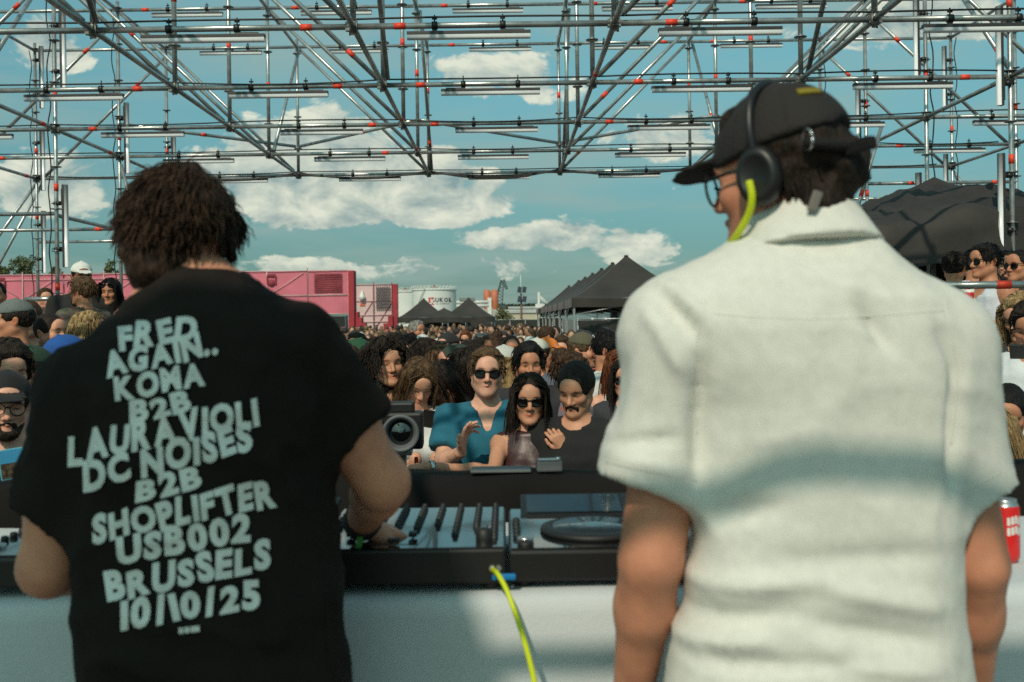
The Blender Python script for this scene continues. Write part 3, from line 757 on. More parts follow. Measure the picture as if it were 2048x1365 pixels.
def member(name, a, b, tapes=(), rings=False, ends=.0):
    a = Vector(a); b = Vector(b); d = b - a; L = d.length; n = d / L; a = a + n * ends; L -= 2 * ends
    o = bpy.data.objects.new(name, unit_tube(L)); link(o, scaf); o.location = a - OFF; o.rotation_mode = 'QUATERNION'; o.rotation_quaternion = n.to_track_quat('Z', 'Y')
    for t in tapes:
        q = bpy.data.objects.new('red_tape', TAPE); link(q, o); q.location = (0, 0, t if t > 0 else L + t)
    if rings:
        z = .0; zz = rings
        while zz < L - .03:
            if zz > 0: q = bpy.data.objects.new('rosette', RING); link(q, o); q.location = (0, 0, zz)
            zz += .5
    return o
vis = lambda y: y > 5
# lower and upper transoms (left-right) and ledgers (front-back)
for j, y in enumerate(SY):
    for i in range(len(SX) - 1):
        tp = [RS.choice((.34, .42, -.34, -.42))] if (vis(y) and RS.random() < .75) else []
        member('ledger', (SX[i], y, ZL), (SX[i + 1], y, ZL), tp, ends=.03)
        if y > 2: member('ledger', (SX[i], y, ZU), (SX[i + 1], y, ZU), [RS.choice((.36, -.36))] if RS.random() < .6 and y > 13 else [], ends=.03)
for i, x in enumerate(SX):
    for j in range(len(SY) - 1):
        member('ledger', (x, SY[j], ZL), (x, SY[j + 1], ZL), [.32] if (vis(SY[j]) and RS.random() < .5) else [], ends=.03)
        if SY[j + 1] > 2: member('ledger', (x, SY[j], ZU), (x, SY[j + 1], ZU), ends=.03)
        
# standards between the two layers, with rosettes every half metre; the outer two rows go to the ground
for j, y in enumerate(SY):
    for i, x in enumerate(SX):
        side = i in (0, 1, 6, 7)
        if side and 5 < y: member('standard', (x, y, 0), (x, y, ZU + .12), [1.9 + .5 * RS.random(), 2.9 + .8 * RS.random(), 4.4 + .6 * RS.random()], rings=.3)
        elif y > 3: member('standard', (x, y, ZL - .06), (x, y, ZU + .12), [.8 + .6 * RS.random()] if RS.random() < .7 else [], rings=.48)
        if y > 5:
            q = bpy.data.objects.new('coupler', COUP); link(q, scaf); q.location = Vector((x, y, ZL)) - OFF; q.rotation_euler = (0, 0, RS.choice((0, 1.57, 3.14)))
# braces
for j, y in enumerate(SY[:6]):
    for i in range(len(SX) - 1):
        xc = (SX[i] + SX[i + 1]) / 2
        if i == 3: continue
        if xc < 0 and i in (1, 2): member('diagonal_brace', (SX[i + 1] - .06, y - .05, ZL + .06), (SX[i] + .06, y - .05, ZU - .06), [RS.choice((.35, 1.0, 1.5))] if RS.random() < .7 else [])
        if xc > 0 and i != 6: member('diagonal_brace', (SX[i] + .06, y - .05, ZL + .06), (SX[i + 1] - .06, y - .05, ZU - .06), [RS.choice((.35, 1.0, 1.5))] if RS.random() < .7 else [])
for i, j0, j1, tp in ((3, 0, 1, .5), (3, 3, 4, 0), (4, 0, 1, 1.6), (2, 1, 0, 0), (5, 1, 0, .7), (1, 3, 2, .4), (6, 3, 2, .4), (5, 3, 4, .9), (2, 4, 5, 0)):
    s_ = 1 if j1 > j0 else -1
    member('diagonal_brace', (SX[i] + .05, SY[j0] - .06 * s_, ZL + .05), (SX[i] + .05, SY[j1] + .06 * s_, ZU - .05), [tp] if tp else [])
for i in range(1, 6):         # level zigzag braces a step above the lower layer
    a, b = (0, 1) if i % 2 == 0 else (1, 0)
    member('plan_brace', (SX[i], SY[a], ZL + .45), (SX[i + 1], SY[b], ZL + .45), [1.2] if i % 2 else [1.6], ends=.05)
# the two side towers: long braces in the outer bays and guard rails
def rail(u0, u1, v, Y, tapes=()):
    a = P(u0, v, Y); b = P(u1, v, Y); member('guard_rail', (a.x, Y, a.z), (b.x, Y, a.z), tapes)
for y in SY[:3]:
    member('diagonal_brace', (SX[1] - .03, y + .05, ZL + 1.9), (SX[0] + .05, y + .05, ZL - .02), [.6])
    member('diagonal_brace', (SX[6] + .03, y + .05, ZL + 1.9), (SX[7] - .05, y + .05, ZL - .02), [.6])
member('diagonal_brace', (SX[0] - .02, SY[0] + .06, ZL - .05), (SX[0] - 1.5, SY[0] + .06, ZL - 2.05)); member('diagonal_brace', (SX[0] + .05, SY[0] + .10, ZL - .05), (SX[0] - 1.2, SY[0] + .10, ZL - 2.3))
member('diagonal_brace', (SX[7] + .02, SY[0] + .06, ZL - .05), (SX[7] + 1.5, SY[0] + .06, ZL - 2.05), [.5]); member('diagonal_brace', (SX[7] + .05, SY[0] + .10, ZL - .05), (SX[7] + 1.1, SY[0] + .10, ZL - 2.1), [.45])
member('diagonal_brace', (SX[6] - .05, SY[1], ZL - .2), (SX[6] - 1.75, SY[1], ZL - 2.0)) if False else None
zz = ZL - 1.0
member('guard_rail', (SX[0] - 2, SY[2], ZL - 1.0), (SX[1], SY[2], ZL - 1.0)); member('guard_rail', (SX[1], SY[2], ZL - 1.02), (SX[1], SY[1], ZL - 1.02), [.2])
member('guard_rail', (SX[0] - 1.5, SY[1], ZL - 1.0), (SX[1], SY[1], ZL - 1.0), [-.3]); member('guard_rail', (SX[0], SY[0], ZL - 1.0), (SX[1], SY[0], ZL - 1.0))
member('guard_rail', (SX[6], SY[1], ZL - .52), (SX[7], SY[1], ZL - .52), [.6, -.3]); member('guard_rail', (SX[6], SY[2], ZL - .98), (SX[7], SY[2], ZL - .98), [.5])
member('guard_rail', (SX[6], SY[2], ZL - 1.02), (SX[6], SY[1], ZL - 1.02), [.3]); member('guard_rail', (SX[6], SY[0], ZL - .0 - .5), (SX[7], SY[0], ZL - .5), [-.3])
rail(50, 122, 599, 10.2); rail(122, 250, 606, 10.6)
rail(1862, 2120, 572, 6.25, [.45]); rail(1895, 2120, 655, 6.1); rail(1905, 2120, 690, 6.1); rail(1905, 2120, 756, 5.85)
# leaning guy tubes of the front bays
a = P(282, 190, 14.6); b = P(333, 350, 14.6); 
member('raker', (P(1764, 250, 12.6).x, 12.6, P(1764, 250, 12.6).z), (P(1690, 500, 12.6).x, 12.6, P(1690, 500, 12.6).z), [.9])
member('raker', (P(243, 400, 13.3).x, 13.3, P(243, 330, 13.3).z), (P(300, 400, 13.3).x, 13.3, P(300, 560, 13.3).z))

# ---- pixel battens hung under the transoms and beside the standards
m_hous = mat('batten_housing', (.030, .030, .032), .5, var=.25, vscale=12)
m_diff = mat('batten_diffuser', (.80, .83, .86), .30, var=.12, vscale=3, coat=.3)
def batten_proto():
    t = bpy.data.objects.new('led_batten', None)
    mb = MB(); mb.bbox((-.49, -.026, -.076), (.49, .026, -.046), .004)
    mb.box((.28, -.02, -.046), (.44, .02, -.036)); h = mb.build('housing', m_hous, t)
    mb = MB(); vs = []; n = 8
    for x in (-.488, .488):
        for i in range(n + 1):
            a = math.pi * i / n; vs.append((x, -.028 * (abs(math.cos(a)) ** .35) * (1 if math.cos(a) > 0 else -1), -.0765 - .034 * math.sin(a) ** .8))
    mb.raw(vs, [(i, i + 1, n + 2 + i, n + 1 + i) for i in range(n)] + [tuple(range(n + 1)), tuple(range(2 * n + 1, n, -1))], 0, True); mb.build('diffuser', m_diff, t)
    for x in (-.27, .27):
        mb = MB(); mb.lathe([(.026, -.022), (.034, -.022), (.034, .022), (.026, .022)], 12, M=Matrix.Translation((x, 0, 0)) @ Matrix.Rotation(math.pi / 2, 4, 'Y'))
        mb.box((x - .018, -.012, -.047), (x + .018, .012, -.028)); mb.tube((x, 0, .03), (x, 0, .085), .006, 6); mb.tube((x - .02, 0, .055), (x + .02, 0, .055), .008, 6); mb.build('clamp', m_black, t)
    return t
bp = batten_proto(); first = [True]
hor = ['far left', 'left', 'middle left', 'centre', 'middle right', 'right', 'far right']
dep = {0: 'farthest row', 1: 'fourth row', 2: 'third row', 3: 'second row', 4: 'nearest row'}
def put_batten(loc, rot, label, group):
    if first[0]: o = bp; COL.objects.link(o); first[0] = False
    else: o = copy_tree(bp)
    o.location = loc; o.rotation_euler = rot; tag(o, label, 'light', group); return o
shift = {4: -.18, 3: .0, 2: .05, 1: .08, 0: .1}
for j in range(5):
    for i in range(7):
        if j == 4 and i in (0, 6): continue
        if (j == 0 and i in (0, 6)) or (j == 1 and i in (0,)) : continue
        x = (SX[i] + SX[i + 1]) / 2 + shift[j] * (1 if i != 3 else .6) + RS.uniform(-.05, .05)
        put_batten((x, SY[j] + .002, ZL), (0, 0, math.pi if RS.random() < .3 else 0), 'slim LED batten under the lower scaffold layer, %s, %s' % (dep[j], hor[i]), 'battens under the lower scaffold layer')
for j in (0, 1):
    for i in range(1, 6):
        put_batten(((SX[i] + SX[i + 1]) / 2 + RS.uniform(-.08, .12), SY[j], ZU), (0, 0, 0), 'slim LED batten under the upper scaffold layer, %s, %s' % (dep[j], hor[i]), 'battens under the upper scaffold layer')
vb = [(1, 2, -1.15, 1), (1, 2, .95, 1), (1, 1, .25, 1), (0, 0, .3, 1), (0, 0, -1.0, 1), (0, 0, 1.6, 1), (1, 0, 0.2, 1), (6, 2, -1.15, -1), (6, 2, .95, -1), (6, 1, -1.5, -1), (6, 1, .35, -1), (7, 0, -.3, -1), (7, 0, 1.4, -1), (6, 3, .2, -1), (6, 3, -1.25, -1), (6, 0, .3, -1)]
for n_, (i, j, dz, s) in enumerate(vb):
    put_batten((SX[i] + s * .035, SY[j] - .02, ZL + dz), (0, s * math.pi / -2, 0), 'upright LED batten on %s %s side standard, %s, %s' % ('the outermost' if i in (0, 7) else 'an inner', 'left' if s > 0 else 'right', dep[j], 'high up' if dz > .5 else ('below the roof' if dz < -.5 else 'at roof height')), 'upright battens on the side standards')
# ---- cables
m_cable = mat('black_cable', (.010, .010, .010), .5)
def cable(pts, r, label, group='black cables on the scaffold'):
    mb = MB(); mb.path(pts, r, 6); return tag(mb.build('cable', m_cable), label, 'cable', group)
for j in range(5):
    pts = []
    for i in range(len(SX) - 1):
        pts += catenary((SX[i], SY[j] - .03, ZL + .05), (SX[i + 1], SY[j] - .03, ZL + .05), -.01 if j == 4 else RS.uniform(-.02, .05), 9)[:-1]
    cable(pts, .008, 'black cable running along the %s of lower transoms' % dep[j])
for k in range(3):
    pts = []
    for i in range(1, 6): pts += catenary((SX[i], SY[0] - .03, ZL + .02 * k), (SX[i + 1], SY[0] - .03, ZL + .02 * k), .05 + .03 * k * (1 if i != 3 else 1.5), 9)[:-1]
    cable(pts, .011, '%s drooping black cable in the bundle along the farthest lower transom' % ('topmost', 'middle', 'lowest')[k])
for i, j, s in ((1, 2, -1), (0, 0, -1), (6, 0, 1), (1, 1, -1), (6, 2, 1), (7, 0, 1)):
    pts = [(SX[i] + s * (.03 + .05 * abs(math.sin(k * 1.1))), SY[j] - .03, .3 + k * (ZU - .3) / 24) for k in range(25)]
    cable(spline(pts, 3), .008, 'black cable snaking up %s %s side standard, %s' % ('the outermost' if i in (0, 7) else 'an inner', 'left' if i < 3 else 'right', dep[j]))
# ---- unseen sheets added overhead to shade the left man and the front row
m_shade_sheet = mat('black_shade_sheet', (.015, .015, .016), .7, var=.3, bump=.3, bscale=3)
def shade_sheet(x0, x1, y0, y1, label):
    t = empty('added_shade_sheet', (x0, y0, ZU + .05), 0, label, 'tarpaulin', 'unseen sheets added for shade'); nx, ny = 14, 14; V = []; F = []
    for j in range(ny + 1):
        for i in range(nx + 1): V.append(((x1 - x0) * i / nx, (y1 - y0) * j / ny, -.10 * math.sin(math.pi * i / nx) * math.sin(math.pi * j / ny) + .012 * math.sin(i * 2.1 + j)))
    for j in range(ny):
        for i in range(nx): a = j * (nx + 1) + i; F.append((a, a + 1, a + nx + 2, a + nx + 1))
    o = bpy.data.objects.new('sheet', npmesh('sheet', np.array(V, np.float32), np.array(F, np.int32), m_shade_sheet)); link(o, t)
    for x in (0, x1 - x0):
        for y in (0, y1 - y0):
            mb = MB(); mb.tube((x, y, 0), (x, y, -.09), .006, 6); mb.build('lashing', m_cable, t)
shade_sheet(-3.2, -1.72, -4.7, -2.75, 'unseen black sheet added behind the camera to shade the left man')
shade_sheet(-1.42, -.80, -.30, .60, 'small unseen black sheet added above the camera to shade the front row')
# ---- unseen bar and lamp shape added behind the camera to shadow the white shirt
for x0, x1 in ((-1.17, .90),): member('ledger', (x0 - .3, -1.08, ZL - .02), (x1 + .2, -1.08, ZL - .02))  # added tube beside the real ledgers, throws a shadow band on the shirt
def shadow_caster():
    t = empty('shadow_caster', (.06, -1.10, ZL - .05), .2, 'black moving head lamp hanging from the bar behind the camera', 'shadow caster')
    mb = MB(); mb.bbox((-.17, -.14, -.13), (.17, .14, -.03), .015); mb.build('base', m_satin, t)
    mb = MB(); mb.box((-.17, -.04, -.36), (-.13, .04, -.12)); mb.box((.13, -.04, -.36), (.17, .04, -.12)); mb.build('yoke', m_satin, t)
    mb = MB(); mb.lathe([(.001, -.14), (.10, -.14), (.12, -.08), (.11, .08), (.08, .14), (.001, .14)], 20, M=Matrix.Translation((0, 0, -.31)) @ Matrix.Rotation(.7, 4, 'X')); mb.build('caster_head', m_satin, t)
    mb = MB(); mb.tube((0, .02, -.03), (0, .02, .06), .02, 8); mb.build('hook_clamp', m_black, t)
shadow_caster(); bpy.data.objects['shadow_caster'].scale = (.62, .62, .62)
# ------------------------------------------------------------------ DJ table, players, mixer
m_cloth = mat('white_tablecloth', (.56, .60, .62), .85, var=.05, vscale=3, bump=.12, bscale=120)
m_gloss = mat('glossy_black_panel', (.008, .009, .010), .09, var=.2, spec=.8, coat=.6)
m_knob = mat('knob_rubber', (.012, .012, .012), .55)
m_silver = mat('brushed_silver', (.55, .56, .56), .3, .9)
TZ = 1.352; TY = 1.99
def table():
    t = empty('dj_table', (0, 2.4, .4), 0, 'long DJ table draped in a white cloth behind the two men', 'table')
    # draped cloth: top sheet, rounded front edge, hanging front with soft folds
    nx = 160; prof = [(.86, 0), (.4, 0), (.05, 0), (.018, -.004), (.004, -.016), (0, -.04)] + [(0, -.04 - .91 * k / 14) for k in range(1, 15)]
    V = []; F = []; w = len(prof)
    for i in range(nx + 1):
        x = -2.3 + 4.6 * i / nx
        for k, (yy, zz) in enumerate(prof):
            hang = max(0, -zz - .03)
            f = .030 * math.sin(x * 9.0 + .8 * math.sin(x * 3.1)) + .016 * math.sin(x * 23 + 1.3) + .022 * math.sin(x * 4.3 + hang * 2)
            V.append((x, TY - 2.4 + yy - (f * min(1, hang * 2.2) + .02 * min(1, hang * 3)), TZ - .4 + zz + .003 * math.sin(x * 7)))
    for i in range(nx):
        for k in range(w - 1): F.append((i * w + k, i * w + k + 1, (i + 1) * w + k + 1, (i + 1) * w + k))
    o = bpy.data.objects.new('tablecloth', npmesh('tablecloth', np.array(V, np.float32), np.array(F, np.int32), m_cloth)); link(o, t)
    mb = MB(); mb.bbox((-2.27, TY - 2.4 + .03, TZ - .4 - .05), (2.27, .44, TZ - .4 - .012), .006); mb.build('table_top', m_ply, t)
    for x in (-2.1, -.7, .7, 2.1):
        for y in (TY - 2.4 + .12, .36):
            mb = MB(); mb.tube((x, y, .0), (x, y, TZ - .4 - .05), .02, 8); mb.build('leg', m_steel, t)
table()
def player(cx, label):
    t = empty('dj_player', (cx, TY + .04, TZ + .004), 0, label, 'media player', 'media players on the DJ table'); w = .165; d = .43; h = .078
    mb = MB(); mb.bbox((-w, 0, .012), (w, d, h), .008); mb.build('case', m_satin, t)
    for sx in (-1, 1):
        for sy in (.04, d - .04):
            mb = MB(); mb.lathe([(.0, 0), (.02, 0), (.018, .012), (0, .012)], 12, (sx * (w - .03), sy, 0)); mb.build('foot', m_knob, t)
    mb = MB(); mb.box((-w + .006, .006, h + .0005), (w - .006, d - .004, h + .003)); mb.build('top_panel', m_gloss, t)
    mb = MB(); mb.lathe([(.112, .003), (.116, .007), (.113, .014), (.102, .017), (.090, .017), (.089, .015), (.03, .015), (0.001, .015)], 48, (.02, .16, h)); mb.build('jog_wheel', m_knob, t)
    mb = MB(); mb.lathe([(.0885, .0), (.0885, .0165), (.02, .0175), (.001, .0175)], 40, (.02, .16, h + .001)); mb.build('jog_plate', m_gloss, t)
    mb = MB(); mb.bbox((-w + .03, 0, 0), (w - .004, .012, .135), .004, M=Matrix.Translation((0, d - .10, h + .006)) @ Matrix.Rotation(math.radians(-78), 4, 'X')); mb.build('screen_housing', m_satin, t)
    mb = MB(); mb.box((-w + .045, -.0025, .014), (w - .06, -.0005, .122), M=Matrix.Translation((0, d - .10, h + .006)) @ Matrix.Rotation(math.radians(-78), 4, 'X')); mb.build('screen', m_gloss, t)
    for k in range(5):
        mb = MB(); mb.lathe([(.008, .003), (.009, .008), (.007, .014), (.001, .0145)], 12, (-w + .018, .10 + .04 * k, h)); mb.build('button', m_knob, t)
    for k in range(2):
        mb = MB(); mb.lathe([(.017, .003), (.017, .009), (.014, .011), (.001, .011)], 20, (-w + .035, .035 + .042 * k, h)); mb.build('cue_button', m_silver if k else m_knob, t)
    mb = MB(); mb.box((w - .03, .05, h + .003), (w - .024, .17, h + .0045)); mb.bbox((w - .038, .09, h + .004), (w - .016, .115, h + .018), .003); mb.build('pitch_slider', m_knob, t)
    return t
for cx, lb in ((-.945, 'black media player at the left end of the DJ table'), (-.575, 'black media player hidden behind the black-shirted man'), (.166, 'black media player with tilted screen, right of the mixer'), (.505, 'black media player behind the white-shirted man')):
    player(cx, lb)
def mixer():
    cx = -.205; w = .20; d = .44; h = .084
    t = empty('dj_mixer', (cx, TY + .03, TZ + .004), 0, 'black four channel DJ mixer between the two men', 'mixer')
    mb = MB(); mb.bbox((-w, 0, .012), (w, d, h), .006); mb.build('case', m_satin, t)
    mb = MB(); mb.box((-w + .005, .004, h + .0005), (w - .005, d - .004, h + .003)); mb.build('top_panel', m_gloss, t)
    for sx in (-1, 1):
        for sy in (.04, d - .04):
            mb = MB(); mb.lathe([(.0, 0), (.02, 0), (.018, .012), (0, .012)], 12, (sx * (w - .03), sy, 0)); mb.build('foot', m_knob, t)
    kn = MB(); kn.lathe([(.0085, 0), (.0082, .005), (.0062, .006), (.0058, .013), (.0045, .014), (.001, .014)], 12); k0 = kn.build('knob', m_knob, t); k0.location = (-.172, .415, h + .003)
    f0 = MB(); f0.bbox((-.009, -.012, .004), (.009, .012, .014), .003); f0.box((-.002, -.05, -.0005), (.002, .05, .0008)); fo = f0.build('fader', m_knob, t); fo.location = (-.11, .105, h + .003)
    xs = [-.172, -.128, -.084, -.040, .004, .048, .092, .136, .176]
    for i, x in enumerate(xs):
        for k in range((9, 8, 8, 8, 8, 6, 9, 7, 10)[i]):
            if i == 0 and k == 0: continue
            c = k0.copy(); link(c, t); c.location = (x, .415 - (.031 if i in (1, 2, 3, 4) else .037) * k, h + .003)
        if 0 < i < 5:
            c = fo if i == 1 else fo.copy()
            if i > 1: link(c, t)
            c.location = (x, .095 + .008 * ((i * 37) % 4), h + .003)
    c = fo.copy(); link(c, t); c.location = (-.03, .035, h + .003); c.rotation_euler = (0, 0, math.pi / 2)
    big = MB(); big.lathe([(.018, .0), (.018, .02), (.014, .022), (.001, .022)], 24, (.155, .08, h + .003)); big.build('effect_knob', m_knob, t)
    mb = MB()
    for x in (.185, .172): mb.tube((x, -.004, .045), (x, .004, .045), .006, 10)
    mb.build('headphone_socket', m_silver, t)
    return t
mixer()
# black cloth covered front wall of the booth
def barrier():
    t = empty('booth_barrier', (0, 2.86, 0), 0, 'black cloth covered barrier between the DJ table and the crowd', 'barrier')
    nx = 120; prof = [(-.14, -1.45), (-.14, -.08), (-.13, -.03), (-.10, -.008), (0, 0), (.10, -.008), (.13, -.03), (.14, -.08), (.14, -1.45)]; V = []; F = []; w = len(prof)
    for i in range(nx + 1):
        x = -2.6 + 5.2 * i / nx
        top = 1.46 + .012 * math.sin(x * 5) + .008 * math.sin(x * 13 + 1) + .03 * math.exp(-((x + .28) / .22) ** 2)
        for y, z in prof: V.append((x, y + (.012 * math.sin(x * 17 + z * 3) if z < -.05 else 0), max(top + z, .012)))
    for i in range(nx):
        for k in range(w - 1): F.append((i * w + k, i * w + k + 1, (i + 1) * w + k + 1, (i + 1) * w + k))
    o = bpy.data.objects.new('cloth_cover', npmesh('cloth_cover', np.array(V, np.float32), np.array(F, np.int32), mat('black_molton', (.008, .007, .0065), .95, var=.3, vscale=4, spec=.2))); link(o, t)
    mb = MB(); mb.bbox((-2.58, -.12, .01), (2.58, .12, 1.38), .01); mb.build('core', m_ply, t)
barrier()
# things lying on the barrier
mb = MB(); a = P(960, 953, 2.86); mb.bbox((-.085, -.04, 0), (.085, .05, .007), .003); o = mb.build('tray', m_grey); o.location = (a.x + .06, 2.84, 1.474); tag(o, 'thin dark tray lying on the black barrier', 'tray')
def gadget():
    a = P(1097, 958, 2.86); t = empty('compact_camera', (a.x, 2.82, 1.475), .1, 'small dark compact camera standing on the black barrier', 'camera')
    mb = MB(); mb.bbox((-.036, -.02, 0), (.036, .02, .030), .005); mb.build('body', m_grey, t)
    mb = MB(); mb.box((-.030, -.021, .0305), (.030, .016, .034)); mb.build('top_plate', m_silver, t)
    mb = MB(); mb.lathe([(.006, 0), (.006, .006), (.001, .006)], 12, (.024, -.012, .034)); mb.build('shutter_button', m_silver, t)
gadget()
def drink_can():
    a = P(2010, 1135, 2.2); t = empty('drink_can', (a.x, 2.2, TZ + .004), .35, 'red drink can with white print at the right edge of the table', 'can')
    m_red = mat('red_can', (.68, .012, .010), .28, var=.05, spec=.6)
    mb = MB(); mb.lathe([(.001, .002), (.022, .0), (.030, .010), (.031, .02), (.031, .118), (.0295, .124)], 28); mb.build('can_body', m_red, t)
    mb = MB(); mb.lathe([(.0295, .124), (.025, .134), (.0255, .137), (.023, .137), (.022, .133), (.001, .133)], 28); mb.build('can_lid', m_silver, t)
    mb = MB()
    for z0, z1 in ((.086, .103), (.064, .081)):       # two rows of blurred white block print
        for k in range(5):
            x0 = -.020 + .0084 * k; x1 = x0 + .0066; vs = []
            for x, z in ((x0, z0), (x1, z0), (x1, z1), (x0, z1)): vs.append((.0314 * math.sin(x / .031), -.0314 * math.cos(x / .031), z + .002 * ((k * 7) % 3 - 1)))
            mb.raw(vs, [(0, 1, 2, 3)])
    mb.build('print', m_white, t)
drink_can()
# yellow headphone cable plugged into the mixer
m_yel = mat('neon_yellow_cable', (.60, .68, .012), .4, var=.05)
pts = [P(985, 1140, 2.02), P(995, 1148, 1.96), P(1012, 1178, 1.93), P(1030, 1225, 1.90), P(1045, 1270, 1.86), P(1060, 1325, 1.80), P(1070, 1380, 1.74), P(1070, 1480, 1.66), P(1150, 1600, 1.62), P(1400, 1640, 1.60)]
mb = MB(); mb.path(spline(pts, 6), .0052, 10); tag(mb.build('headphone_cable', m_yel), 'neon yellow coiled-off headphone cable hanging from the mixer', 'cable')
a = P(1008, 1157, 2.0); mb = MB(); mb.bbox((-.024, -.006, -.006), (.024, .006, .006), .003); o = mb.build('usb_stick', mat('blue_plastic', (.01, .20, .50), .35)); o.location = (a.x, 2.012, a.z); tag(o, 'small blue stick plugged into the mixer front by the yellow cable', 'usb stick')
# ------------------------------------------------------------------ people: one continuous body each, hair and clothes as its parts
m_skin = mat('skin', rough=.52, var=.07, vscale=25, objcol=True, attr=True, sss=.06, spec=.35, bump=.04, bscale=160)
m_hair = mat('hair', rough=.60, var=.5, vscale=60, objcol=True, attr=True, spec=.22, bump=.9, bscale=150, stretch=(1, 1, .18))
m_fab = mat('fabric', rough=.88, var=.10, vscale=14, objcol=True, attr=True, bump=.18, bscale=70, sheen=.05)
m_leath = mat('leather_fabric', rough=.42, var=.12, vscale=14, objcol=True, attr=True, bump=.1, bscale=70)
m_lens = mat('sunglass_lens', (.006, .005, .005), .14, spec=.35)
SKIN = {'fair': (.70, .37, .26), 'light': (.64, .32, .21), 'tan': (.50, .225, .13), 'olive': (.56, .275, .17), 'brown': (.27, .12, .066), 'dark': (.12, .055, .03), 'red': (.60, .27, .19)}
HAIR = {'dark': (.022, .015, .011), 'brown': (.055, .030, .017), 'lbrown': (.10, .058, .03), 'blond': (.30, .20, .095), 'grey': (.22, .21, .20), 'black': (.008, .007, .007), 'red': (.14, .045, .018)}
def rotm(yaw=0, pitch=0, roll=0):
    return np.array(Matrix.Rotation(yaw, 3, 'Z') @ Matrix.Rotation(pitch, 3, 'X') @ Matrix.Rotation(roll, 3, 'Y'))
class Head:
    def __init__(s, o, R, sc): s.o = A3(o); s.R = np.array(R); s.s = sc
    def p(s, x, y, z): return s.o + s.R @ (np.array([x, y, z]) * s.s)
    def e(s, c, r, tilt=None):
        R = s.R if tilt is None else s.R @ rotm(*tilt)
        return ('e', s.p(*c), A3(r) * s.s, R.T)
    def c(s, a, b, ra, rb): return ('c', s.p(*a), s.p(*b), ra * s.s, rb * s.s)
    def inv(s, V): return ((V - s.o) @ s.R) / s.s
    def M(s): return Matrix.Translation(Vector(s.o)) @ Matrix(s.R.tolist()).to_4x4() @ Matrix.Scale(s.s, 4)
def add_head(F, H, sex='m', smile=0.0):
    w = 1.0 if sex == 'm' else .955; a = F.add
    a(H.e((0, .014, .030), (.074 * w, .095, .085)), .01)
    a(H.e((0, -.028, -.030), (.060 * w, .062, .082)), .03)
    for q in (-1, 1):
        a(H.c((q * .050 * w, .008, -.052), (q * .018, -.066, -.094), .024, .019), .03)
        a(H.e((q * .040 * w, -.060, -.026), (.022, .024, .021)), .022)
        a(H.c((q * .012, -.083, .019), (q * .044 * w, -.070, .019), .0105, .010), .014)
    a(H.e((0, -.079, -.100), (.021, .018, .018 if sex == 'm' else .016)), .02)
    a(H.e((0, -.076, .045), (.046, .022, .034)), .03)
    for q in (-1, 1):
        a(H.e((q * .0315 * w, -.094, -.001), (.0165, .014, .0115)), .012, op='s')
        a(H.e((q * .0310 * w, -.0735, -.001), (.0130, .0130, .0125)), .004)
        a(H.c((q * .018, -.0835, .0075), (q * .046 * w, -.0755, .005), .0042, .004), .005)     # upper lid
    a(H.c((0, -.086, .008), (0, -.1085, -.032), .0085, .0115), .010)
    for q in (-1, 1): a(H.e((q * .0125, -.0965, -.0375), (.0085, .0105, .0080)), .006)
    lz = -.0645
    a(H.c((-.021 - .006 * smile, -.0800, lz + .003 + .008 * smile), (.0, -.0945, lz + .0035), .0042, .0062), .007); a(H.c((.021 + .006 * smile, -.0800, lz + .003 + .008 * smile), (.0, -.0945, lz + .0035), .0042, .0062), .007)
    a(H.c((-.017, -.0805, lz - .008), (.017, -.0805, lz - .008), .005, .005), .007); a(H.e((0, -.0885, lz - .0085), (.015, .008, .0062)), .006)
    if smile > .3: a(H.e((0, -.096, lz - .002), (.021, .008, .0050)), .003, op='s')
    else: a(H.c((-.02, -.091, lz - .0022), (.02, -.091, lz - .0022), .0022, .0022), .002, op='s')
    for q in (-1, 1):
        a(H.e((q * .0765 * w, .016, -.008), (.0085, .019, .031), (0, -.15, q * .22)), .006)
        a(H.e((q * .0850 * w, .012, -.004), (.005, .010, .017), (0, -.15, q * .22)), .004, op='s')
